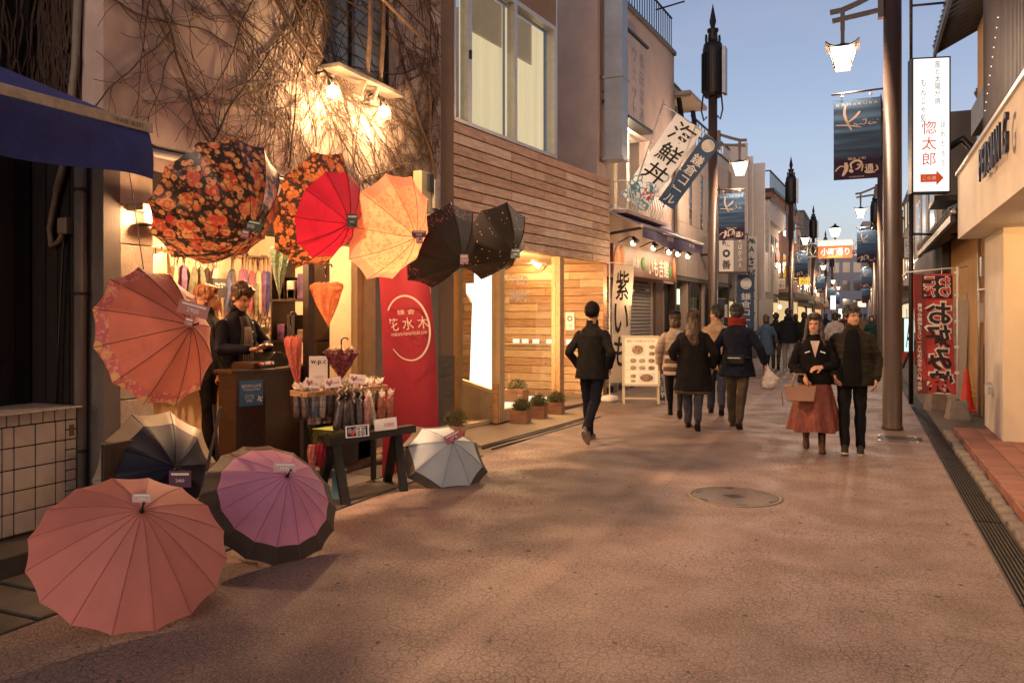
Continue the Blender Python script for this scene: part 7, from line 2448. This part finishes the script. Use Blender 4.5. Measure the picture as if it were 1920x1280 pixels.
    MB().ell((0, 0, 0), (.02 * s, .006 * s, .006 * s), 8, T=MX.Translation(S(hp_((0, .083, 1.545))))).build("mouth", M_lip, body)
    # ---- trousers / skirt / tights
    if bottom:
        kind, bmat = bottom[0], bottom[1]
        if kind == 'trousers':
            k = bottom[2] if len(bottom) > 2 else 1.0
            bm = bmesh.new()
            loft(bm, [(.80 + dz, .145 * girth, .115 * girth, 0, 0), (.92 + dz, .165 * girth, .125 * girth, 0, 0), (1.02 + dz, .15 * girth, .112 * girth, 0, lx(1.02))])
            for i in (0, 1):
                rcone(bm, hips[i] + V((0, 0, -.03)), .093 * k * girth, knees[i], .068 * k)
                rcone(bm, knees[i], .068 * k, ankles[i] + V((0, 0, .015)), .054 * k)
            fin(bm)
            skin(bm, vox, sm_, "trousers", bmat, t, .011 if near else .006, (9, 9, 7), 3.1)
        elif kind == 'tights':
            bm = bmesh.new()
            loft(bm, [(.80 + dz, .12, .1, 0, 0), (1.0 + dz, .13, .1, 0, lx(1))])
            for i in (0, 1):
                rcone(bm, hips[i], .08, knees[i], .055)
                rcone(bm, knees[i], .055, ankles[i], .04)
            fin(bm)
            skin(bm, vox, sm_, "tights", bmat, t)
        elif kind == 'skirt':
            hem, wr_ = bottom[2], bottom[3]
            mb = MB()
            N, K = 72, 14
            vs, fs = [], []
            for j in range(K + 1):
                u = j / K
                z = (1.0 + (hem - 1.0) * u) + dz
                r0 = .135 + (wr_ - .135) * u ** .8
                for k in range(N):
                    a = 2 * math.pi * k / N
                    rr = r0 * (1 + (.075 * u + .01) * math.sin(a * 9 + .6 * math.sin(a * 2)) + .04 * u * math.sin(a * 4 + 1))
                    vs.append(S((rr * math.cos(a) * 1.05, rr * math.sin(a) * .85, z + .012 * math.sin(a * 5) * u)))
            for j in range(K):
                for k in range(N):
                    fs.append((j * N + k, j * N + (k + 1) % N, (j + 1) * N + (k + 1) % N, (j + 1) * N + k))
            mb.add(vs, fs, 0, True)
            mb.build("skirt", bmat, t)
            if len(bottom) > 4:
                bm = bmesh.new()
                for i in (0, 1):
                    rcone(bm, knees[i], .056, ankles[i], .042)
                fin(bm)
                skin(bm, vox, 1, "tights", bottom[4], t)
    # ---- shoes
    for i in (0, 1):
        an, pit = ankles[i], foots[i]
        T = MX.Translation(S(an)) @ MX.Rotation(min(.75, max(-.9, pit)), 4, 'X') @ MX.Scale(s, 4)
        bm = bmesh.new()
        loft(bm, [(-.075, .040, .125, 0, .055), (-.05, .043, .13, 0, .055), (-.02, .038, .10, 0, .03), (.02, .036, .055, 0, .0), ((.16 if boots else .035), .045 if boots else .036, .052 if boots else .05, 0, -.005)], 20)
        bmesh.ops.transform(bm, matrix=T, verts=bm.verts)
        so = skin(bm, .008 if near else .014, 2, "shoe", boots or shoe_m or cl("black_shoe", (.02, .016, .014), .5), t)
        mb = MB()
        pr = [(math.cos(a) * .043, math.sin(a) * .135 + .056) for a in [2 * math.pi * k / 18 for k in range(18)]]
        mb.add([(x, y, -.083) for x, y in pr] + [(x, y, -.062) for x, y in pr], [tuple(reversed(range(18))), tuple(range(18, 36))] + [(k, (k + 1) % 18, 18 + (k + 1) % 18, 18 + k) for k in range(18)], 0, False, T)
        mb.build("sole", (extra or {}).get('sole') or cl("sole", (.06, .05, .045), .7), so)
    # ---- top
    if top:
        kind, tm, hem = top[0], top[1], top[2]
        g = (top[3] if len(top) > 3 else 1.0) * girth
        fl = top[4] if len(top) > 4 else .0
        bm = bmesh.new()
        rings = [(hem + dz, (.178 + fl) * g, (.14 + fl * .8) * g, 0, lx(hem))]
        for z, rx, ry in ((.95, .172, .135), (1.1, .168, .132), (1.24, .182, .136), (1.33, .180, .122), (1.39, .140, .100), (1.44, .088, .078), (1.48, .068, .066)):
            if z > hem + .06:
                f_ = fl * max(0, (1.15 - z)) / max(.05, 1.15 - hem)
                rings.append((z + dz, (rx + f_) * g, (ry + f_ * .8) * g, 0, lx(z) - (.012 if z > 1.3 else 0)))
        loft(bm, rings)
        for i in (0, 1):
            el, wr = arms[i]
            k = g * .88 if kind != 'puffer' else g * 1.08
            rcone(bm, sh[i], .066 * k, el, .060 * k)
            rcone(bm, el, .062 * k, el.lerp(wr, .92), .049 * k)
        if kind == 'hood':
            vs = sph(bm, (0, 0, 0), (.12, .075, .085))
            for v in vs:
                v.co += U((0, -.085, 1.465))
        fin(bm)
        tp_ = skin(bm, vox, sm_, {'coat': "coat", 'puffer': "puffer_jacket", 'shirt': "shirt", 'hood': "hooded_jacket"}.get(kind, "jacket"), tm, t, (.013 if near else .008), (8, 8, 6) if kind != 'puffer' else (2, 2, 20), 7.7)
        if not collar:
            top = None
    if top:
        cb = MB()
        cx = [(.072, .062, 1.455), (.080, .072, 1.485), (.074, .066, 1.525)]
        vs, fs = [], []
        N = 24
        for (rx, ry, z) in cx:
            for k in range(N):
                a = math.radians(-55) + math.radians(290) * k / (N - 1) - math.radians(90) + math.radians(180 - 35)
                p = U((rx * math.cos(a), ry * math.sin(a) - .012, z))
                vs.append(S(p))
        for j in range(2):
            for k in range(N - 1):
                fs.append((j * N + k, j * N + k + 1, (j + 1) * N + k + 1, (j + 1) * N + k))
        cb.add(vs, fs, 0, True)
        c_o = cb.build("collar", tm, tp_)
        sd_ = c_o.modifiers.new("s", 'SOLIDIFY'); sd_.thickness = .012
    # ---- hair or hat
    if hair:
        bm = bmesh.new()
        hsph(bm, (0, -.020, 1.650), (.086, .102, .085))
        hsph(bm, (0, -.045, 1.60), (.082, .075, .085))
        hsph(bm, (0, .045, 1.688), (.066, .045, .035))
        for q in (-1, 1):
            hsph(bm, (q * .066, -.012, 1.625), (.022, .055, .05))
        if hair == 'bob':
            hsph(bm, (0, -.05, 1.55), (.09, .07, .09))
        if hair == 'long':
            for q in (-1, 1):
                rcone(bm, hp_((q * .068, .015, 1.64)), .028, hp_((q * .085, .03, 1.50)), .03)
                rcone(bm, hp_((q * .085, .03, 1.50)), .03, hp_((q * .115, .045, 1.36)), .022)
            rcone(bm, hp_((0, -.055, 1.58)), .085, hp_((0, -.085, 1.42)), .08)
        if hair == 'longback':
            rcone(bm, hp_((0, -.05, 1.58)), .088, hp_((0, -.095, 1.40)), .10)
            rcone(bm, hp_((0, -.095, 1.40)), .10, hp_((.02, -.11, 1.28)), .075)
        fin(bm)
        skin(bm, vox, 1, "hair", hair_m or M_hair, t, .012, (34, 34, 10), 1.3)
    if hair and near:        # loose strands over the hair mass
        rs_ = random.Random(int(H * 1000))
        st = MB()
        for k in range(110):
            a = rs_.uniform(0, 2 * math.pi)
            front = math.sin(a) > .55
            lo = .95 if front else rs_.uniform(1.5, 2.05)
            pts, da = [], rs_.gauss(0, .12)
            for i in range(7):
                th = .12 + (lo - .12) * i / 6
                k_ = 1.03 + .05 * rs_.random() * (i / 6) ** 2
                pts.append(S(hp_((.087 * k_ * math.sin(th) * math.cos(a + da * i / 6), -.022 + .104 * k_ * math.sin(th) * math.sin(a + da * i / 6), 1.652 + .088 * k_ * math.cos(th)))))
            if hair in ('long', 'longback') and not front:
                e = pts[-1]
                L_ = rs_.uniform(.10, .26) * s
                pts += [e + V((rs_.gauss(0, .006), -.004, -L_ * .5)), e + V((rs_.gauss(0, .014), -.008, -L_))]
            st.tube(pts, .0026 * s, 4, caps=False)
        stuff(st.build("hair_strands", hair_m or M_hair, t))
    if hat:
        bm = bmesh.new()
        hsph(bm, (0, -.015, 1.655), (.090, .106, .098))
        hsph(bm, (0, -.03, 1.62), (.089, .098, .07))
        fin(bm)
        skin(bm, vox, 2, "knit_hat", hat, t, .004, (30, 30, 60))
    t['scale_h'] = s
    return t, dict(arms=[(S(a), S(b_)) for a, b_ in arms], s=s, dz=dz, sh=sh, U=U, S=S, HT=HT)
def world_of(t, p):
    return MX.Translation(t.location) @ MX.Rotation(t.rotation_euler.z, 4, 'Z') @ V(p)
AWAY, BACK = 0.0, math.pi
# -- walker in dark jacket and knit hat
C_blk = cl("black_jacket", (.022, .019, .018))
person("person in black jacket and dark knit hat walking away, hands in pockets", onZ(1110, 828), 1.76, R(-2), ((12, 4), (-20, 26)),
       [((-.275, -.10, 1.12), (-.20, .06, .93)), ((.285, -.12, 1.12), (.21, .04, .94))], ('jacket', C_blk, .80, 1.05, .03), ('trousers', cl("dark_jeans", (.014, .016, .028)), .95), hair=None, hat=cl("dark_knit", (.016, .013, .016)),
       shoe_m=cl("grey_shoe", (.16, .13, .11), .7), armdirs=(((.5, .6, -.5), (-.6, .2, .6)), ((-.5, .6, -.5), (.6, .2, .6))), extra={'sole': cl("pale_sole", (.35, .28, .24), .7)}, lean=.04)
# -- group of four walking away
p4, i4 = person("person in long black coat with brown hair and striped shoulder bag, seen from behind", onZ(1300, 803), 1.68, R(6), ((10, 4), (-14, 20)),
       [((-.30, -.06, 1.12), (-.26, .02, .88)), ((.30, -.02, 1.12), (.27, .10, .90))], ('coat', cl("black_wool", (.014, .012, .012)), .56, 1.14, .06), ('trousers', cl("grey_jeans", (.06, .06, .075)), 1.05), hair='longback', hair_m=M_hairb, girth=1.05)
MB().lathe([(.26, .50), (.265, .54), (.25, .60), (.15, .62)], 28, sx=1, sy=.8).build("brown_hem", cl("olive_brown", (.10, .065, .04)), p4)
p5, i5 = person("person in navy coat and red scarf carrying a white plastic bag", onZ(1382, 800), 1.76, R(-4), ((8, 4), (-12, 16)),
       [((-.28, -.06, 1.12), (-.27, .02, .88)), ((.31, .0, 1.13), (.36, .12, .90))], ('coat', cl("navy_wool", (.014, .018, .038)), .72, 1.12, .05), ('trousers', cl("olive_trousers", (.075, .055, .035)), 1.05), hair='short', shoe_m=cl("brown_shoe", (.08, .045, .03), .5))
mb = MB()
for k in range(3):
    mb.tube([i5['S'](i5['U']((.098 * math.cos(a) , .088 * math.sin(a) - .012, 1.452 + .035 * k + .006 * math.sin(a * 3 + k)))) for a in [2 * math.pi * i / 20 for i in range(21)]], .031, 8, caps=False)
mb.build("scarf", cl("red_scarf", (.20, .025, .022), .9), p5)
bgp = thing("waist_pouch", "dark waist pouch strapped round the back of the navy coat", "pouch", world_of(p5, (0.02, -.19, .98)), p5.rotation_euler.z)
MB().box(-.15, .13, -.06, .02, -.07, .07).build("pouch", cl("pouch_grey", (.03, .028, .03), .6), bgp, .025)
MB().tube([(-.19, .02, .02), (-.1, -.02, .03), (.1, -.02, .03), (.2, .03, .03)], .014, 6).build("strap", cl("pouch_grey", (.03, .028, .03)), bgp)
B("zip", M_alu, bgp, -.1, .08, -.064, -.06, .02, .03)
wr = world_of(p5, i5['arms'][1][1])
pb = thing("plastic_bag", "full white plastic shopping bag held by the person in navy", "bag", wr + V((.06, .02, -.36)))
bm = bmesh.new()
for (c, r) in (((0, 0, .07), (.13, .09, .09)), ((.01, 0, .14), (.12, .08, .08)), ((0, .02, .05), (.1, .1, .05))):
    sph(bm, c, r)
rcone(bm, (0, 0, .18), .08, (-.03, -.01, .30), .02)
skin(bm, .012, 1, "bag_body", mat("white_polythene", (.68, .62, .58), .3, .08, 8, .6, 40, trans=.4), pb, .014, (16, 16, 16))
for q in (-.02, .02):
    MB().tube([(-.03 + q, -.01, .29), (-.05 + q, -.015, .36), (-.06, -.02, .38)], .006, 5).build("handle", M_paper, pb)
B("contents", cl("paper_brown", (.30, .2, .13)), pb, -.08, .08, -.06, .05, .01, .09, .01)
wr = world_of(p4, (-.30, .03, .95))
sb = thing("striped_bag", "cream and brown striped shoulder bag on the black coated person's left", "bag", wr, R(20))
for k in range(6):
    bm = bmesh.new()
    loft(bm, [(-.20 + k * .058, .115 + .014 * math.sin(k), .10, 0, 0), (-.20 + k * .058 + .0575, .115 + .014 * math.sin(k + 1), .10, 0, 0)], 20)
    skin(bm, .012, 1, "stripe", cl("bag_cream" if k % 2 == 0 else "bag_brown", (.50, .38, .28) if k % 2 == 0 else (.12, .075, .055)), sb)
MB().tube([(0, 0, .14), (.10, -.12, .30), (.26, -.18, .46), (.34, -.08, .58)], .02, 8).build("strap", cl("strap_brown", (.14, .10, .065)), sb)
p6, i6 = person("person in beige coat and glasses, looking left, behind the black coat", onZ(1343, 775), 1.77, R(8), ((12, 6), (-14, 20)), None,
       ('coat', cl("beige_wool", (.40, .27, .17)), .72, 1.08, .04), ('trousers', cl("blue_jeans", (.05, .06, .09)), 1.1), hair='short', head=(0, R(62)))
gl = MB()
hp = i6['HT']
for q in (-1, 1):
    gl.tube([i6['S'](hp @ V((q * .032 + .022 * math.cos(a), .094, 1.602 + .017 * math.sin(a)))) for a in [2 * math.pi * i / 12 for i in range(13)]], .0025, 5, caps=False)
    gl.tube([i6['S'](hp @ V((q * .054, .094, 1.606))), i6['S'](hp @ V((q * .078, .0, 1.608)))], .0025, 5)
gl.build("glasses", M_ink, p6)
p7, i7 = person("person in pale jacket and dark cap, half hidden left of the black coat", onZ(1266, 780), 1.66, R(10), ((14, 4), (-16, 26)), None, ('puffer', cl("cream_puffer", (.42, .33, .26)), .78, 1.05, .03), ('tights', cl("black_tights", (.012, .010, .012), .6)), hair='bob', hair_m=M_hairb, boots=cl("black_boot", (.015, .012, .012), .45))
MB().ell((0, 0, 0), (.09, .11, .06), 16, T=MX.Translation(i7['S'](i7['HT'] @ V((0, -.01, 1.70))))).build("cap", cl("black_cap", (.014, .012, .014)), p7)
# -- couple walking towards the camera
FAC = R(180 + 9)
p8, i8 = person("person in black jacket, pale turtleneck and long rust red skirt holding a tan handbag", onZ(1527, 846), 1.61, R(180 + 6), ((4, 0), (-14, 18)),
       [((-.25, .05, 1.10), (-.08, .24, 1.08)), ((.26, .05, 1.08), (.13, .22, .98))], ('jacket', cl("black_pile", (.013, .011, .012), .9), .86, 1.06, .02), ('skirt', mat("rust_print", (.11, .014, .009), .7, .5, 22, .3, 60, alt=(.21, .045, .024), stretch=(1, 1, .35)), .27, .30, cl("dark_tights", (.016, .012, .014))),
       hair='long', hair_m=mat('dark_hair', (.025, .013, .009), .45, .4, 60, .6, 90), head=(.03, R(-12)), boots=cl("brown_boot", (.10, .048, .025), .5), armdirs=(((.9, .2, -.1), (0, .5, .9)), ((-.2, .5, -.8), (.9, .3, .2))), handcurl=.75, collar=False)
MB().lathe([(.066, 1.38), (.056, 1.47), (.055, 1.505)], 20, T=MX.Scale(i8['s'], 4) @ MX.Translation((0, .0, i8['dz']))).build("turtleneck", cl("ivory_knit", (.50, .40, .34)), p8)
MB().add([i8['S'](i8['U'](q)) for q in ((-.055, .124, 1.40), (.055, .124, 1.40), (0, .156, 1.19))], [(0, 1, 2)]).build("neck_opening", cl("ivory_knit", (.50, .40, .34)), p8)
for q in (-1, 1):
    MB().box(-.03, .03, -.004, .004, -.006, .006, T=MX.Translation(i8['S'](i8['U']((q * .09, .148, 1.26)))) @ MX.Rotation(q * .35, 4, 'Y')).build("toggle", M_alu, p8)
wr = world_of(p8, i8['arms'][1][1])
HBS = .86
hb = thing("tan_handbag", "structured tan leather handbag with two handles before the rust red skirt", "handbag", wr + V((-.04, -.04, -.30)), R(186))
M_tanl = mat("tan_leather", (.20, .095, .05), .45, .12, 8, .3, 140)
MB().add([(-.17, -.075, 0), (.17, -.075, 0), (.17, .075, 0), (-.17, .075, 0), (-.205, -.05, .21), (.205, -.05, .21), (.205, .05, .21), (-.205, .05, .21)],
         [(0, 3, 2, 1), (4, 5, 6, 7), (0, 1, 5, 4), (1, 2, 6, 5), (2, 3, 7, 6), (3, 0, 4, 7)]).build("body", M_tanl, hb, .012)
for y in (-.045, .045):
    MB().tube([(-.10, y, .17), (-.10, y, .27), (-.06, y * .4, .36), (.06, y * .4, .36), (.10, y, .27), (.10, y, .17)], .009, 8).build("handle", M_tanl, hb)
MB().tube([(.19, 0, .2), (.24, .01, .1), (.22, .02, -.06)], .008, 6).build("strap", M_tanl, hb)
hb.scale = (HBS,) * 3
p9, i9 = person("person in open olive puffer jacket and dark clothes, walking towards the viewer", onZ(1598, 848), 1.71, R(180 + 2), ((3, 0), (16, 10)),
       [((-.265, -.03, 1.10), (-.25, .06, .88)), ((.27, -.05, 1.10), (.20, .10, .91))], ('puffer', cl("olive_puffer", (.034, .026, .015), .6), .80, 1.15, .05), ('trousers', cl("black_jeans", (.012, .011, .012)), .95), hair='short', head=(.0, R(28)), shoe_m=cl("olive_shoe", (.06, .055, .045), .7), extra={'sole': cl("white_sole", (.5, .42, .36), .6)})
bm = bmesh.new()
loft(bm, [(.79 + i9['dz'], .12, .05, .01, .165), (1.0 + i9['dz'], .11, .05, .01, .155), (1.22 + i9['dz'], .09, .05, 0, .15), (1.34 + i9['dz'], .085, .05, 0, .115), (1.43 + i9['dz'], .07, .055, 0, .05), (1.48 + i9['dz'], .058, .056, 0, .01)])
bmesh.ops.scale(bm, vec=(i9['s'],) * 3, verts=bm.verts)
skin(bm, .009, 2, "sweater", cl("black_knit", (.010, .009, .010), .9), p9, .006)
# -- farther walkers
def far(label, px, py, H, yaw, top, bottom, hair='short', hm=None, **kw):
    return person(label, onZ(px, py), H, yaw, kw.pop('legs', ((14, 6), (-14, 20))), None, top, bottom, hair, hm, near=False, **kw)
far("person in belted denim blue coat seen from behind", 1437, 697, 1.64, R(-5), ('coat', cl("denim_blue", (.06, .095, .15)), .52, 1.0, .07), ('tights', cl("black_tights", (.012, .010, .012))), 'bob', M_hairb)
far("person in dark hooded jacket and pale jeans seen from behind", 1478, 697, 1.82, R(4), ('hood', cl("dark_navy", (.018, .02, .03)), .80, 1.18, .02), ('trousers', cl("pale_jeans", (.26, .25, .26)), 1.0), 'short', shoe_m=cl("white_shoe", (.5, .45, .4)))
far("person in dark clothes and cap between the blue coat and the hooded jacket", 1455, 691, 1.70, R(2), ('jacket', cl("dark_brown", (.03, .024, .022)), .8, 1.05), ('trousers', cl("brown_trousers", (.08, .06, .045))), 'short')
far("person in charcoal coat just left of the rust red skirt's wearer", 1508, 690, 1.72, R(-3), ('coat', cl("charcoal", (.03, .03, .034)), .6, 1.08, .03), ('trousers', cl("brown_trousers", (.08, .06, .045))), 'short')
far("person in white jacket behind the couple", 1566, 690, 1.72, R(4), ('puffer', cl("white_puffer", (.55, .48, .44)), .8, 1.1), ('trousers', cl("dark_jeans", (.014, .016, .028))), 'bob')
far("person in green jacket facing the viewer near the right lamp post", 1634, 672, 1.62, R(184), ('coat', cl("bottle_green", (.02, .07, .055)), .65, 1.05, .03), ('trousers', cl("dark_jeans", (.014, .016, .028))), 'long')
rs = random.Random(17)
ccol = [("black", (.02, .018, .018)), ("brown", (.08, .05, .035)), ("grey", (.10, .095, .10)), ("dark blue", (.02, .03, .06)), ("cream", (.40, .33, .27)), ("maroon", (.10, .02, .02)), ("black", (.02, .018, .018)), ("tan", (.22, .14, .08)), ("grey", (.10, .095, .10)), ("dark blue", (.02, .03, .06)), ("black", (.02, .018, .018)), ("brown", (.08, .05, .035))]
cpos = [(1492, 668), (1520, 664), (1535, 672), (1548, 656), (1574, 650), (1584, 662), (1600, 652), (1613, 660), (1622, 648), (1530, 646), (1592, 642), (1645, 655)]
for k, ((cn, cc_), (px, py)) in enumerate(zip(ccol, cpos)):
    tw_ = k % 4 == 2
    far("small distant walker in %s, %s from the left in the far crowd, %s" % (cn, ordn[sorted(range(12), key=lambda q: cpos[q][0]).index(k)], "coming" if tw_ else "going away"), px, py, rs.uniform(1.58, 1.78), R(180) if tw_ else R(rs.uniform(-8, 8)), ('coat', cl("far_" + cn.replace(' ', '_'), cc_), rs.uniform(.55, .85), 1.08, .03), ('trousers', cl("dark_jeans", (.014, .016, .028))), rs.choice(('short', 'bob', 'long')), group="distant walkers in the far crowd")
# -- shopkeepers
kd = cdir(.86, 0, .50)
KY = math.atan2(-kd.x, kd.y)
kp = at(447, 700, 7.75)
k1, ik = person("shopkeeper in navy shirt and striped apron tapping a phone behind the counter", V((kp.x, kp.y, .112)), 1.80, KY, ((0, 2), (2, 2)),
       [((-.26, .10, 1.13), (-.06, .30, 1.15)), ((.27, .07, 1.12), (.13, .30, 1.12))], ('shirt', cl("navy_shirt", (.016, .018, .036), .8), .84, .98), ('trousers', cl("black_jeans", (.012, .011, .012))), 'short', M_hairb, head=(.48, R(-4)), armdirs=(((.75, .5, .1), (0, -.2, 1)), ((-.15, 1, .1), (0, .1, -1))), handcurl=.45, group="shopkeepers")
for i in range(6):
    MB().ell((0, 0, 0), (.008, .005, .008), 8, T=MX.Translation(ik['S'](ik['U']((-.045, .142 - .01 * (i > 3), 1.36 - i * .085))))).build("button", M_paper, k1)
bm = bmesh.new()
loft(bm, [(.84, .085, .03, .03, .140), (1.05, .08, .03, .03, .135), (1.22, .065, .03, .02, .132), (1.33, .05, .03, .01, .112), (1.42, .045, .03, .005, .068)])
bmesh.ops.scale(bm, vec=(ik['s'],) * 3, verts=bm.verts)
skin(bm, .009, 1, "inner_top", mat("black_tee", (.012, .010, .010), .8, .1, 40), k1, .003)
for q in range(7):
    MB().tube([ik['S']((-.035 + q * .021, .170, .86)), ik['S']((-.03 + q * .019, .165, 1.05)), ik['S']((-.022 + q * .0145, .162, 1.22)), ik['S']((-.018 + q * .011, .143, 1.32))], .0024, 4).build("stripe", mat("stripe_white", (.4, .34, .28), .8), k1)
ph_ = thing("phone", "dark smartphone in the shopkeeper's hand", "phone", world_of(k1, ik['S'](ik['U']((.07, .40, 1.14)))), KY)
MB().box(-.075, .075, -.04, .04, -.004, .004, T=MX.Rotation(.35, 4, 'X')).build("case", M_ink, ph_, .003)
wp = at(390, 700, 8.1)
kd2 = cdir(.9, 0, -.25)
person("auburn haired shop assistant turned away behind the coral umbrella", V((wp.x, wp.y, .112)), 1.78, math.atan2(-kd2.x, kd2.y), ((0, 2), (3, 3)), None, ('jacket', cl("dark_grey_top", (.03, .028, .028)), .80, 1.0), ('trousers', cl("black_jeans", (.012, .011, .012))), 'bob', mat("auburn_hair", (.16, .055, .018), .45, .4, 60, .6, 90), group="shopkeepers")
bpy.data.scenes.remove(SCRATCH)
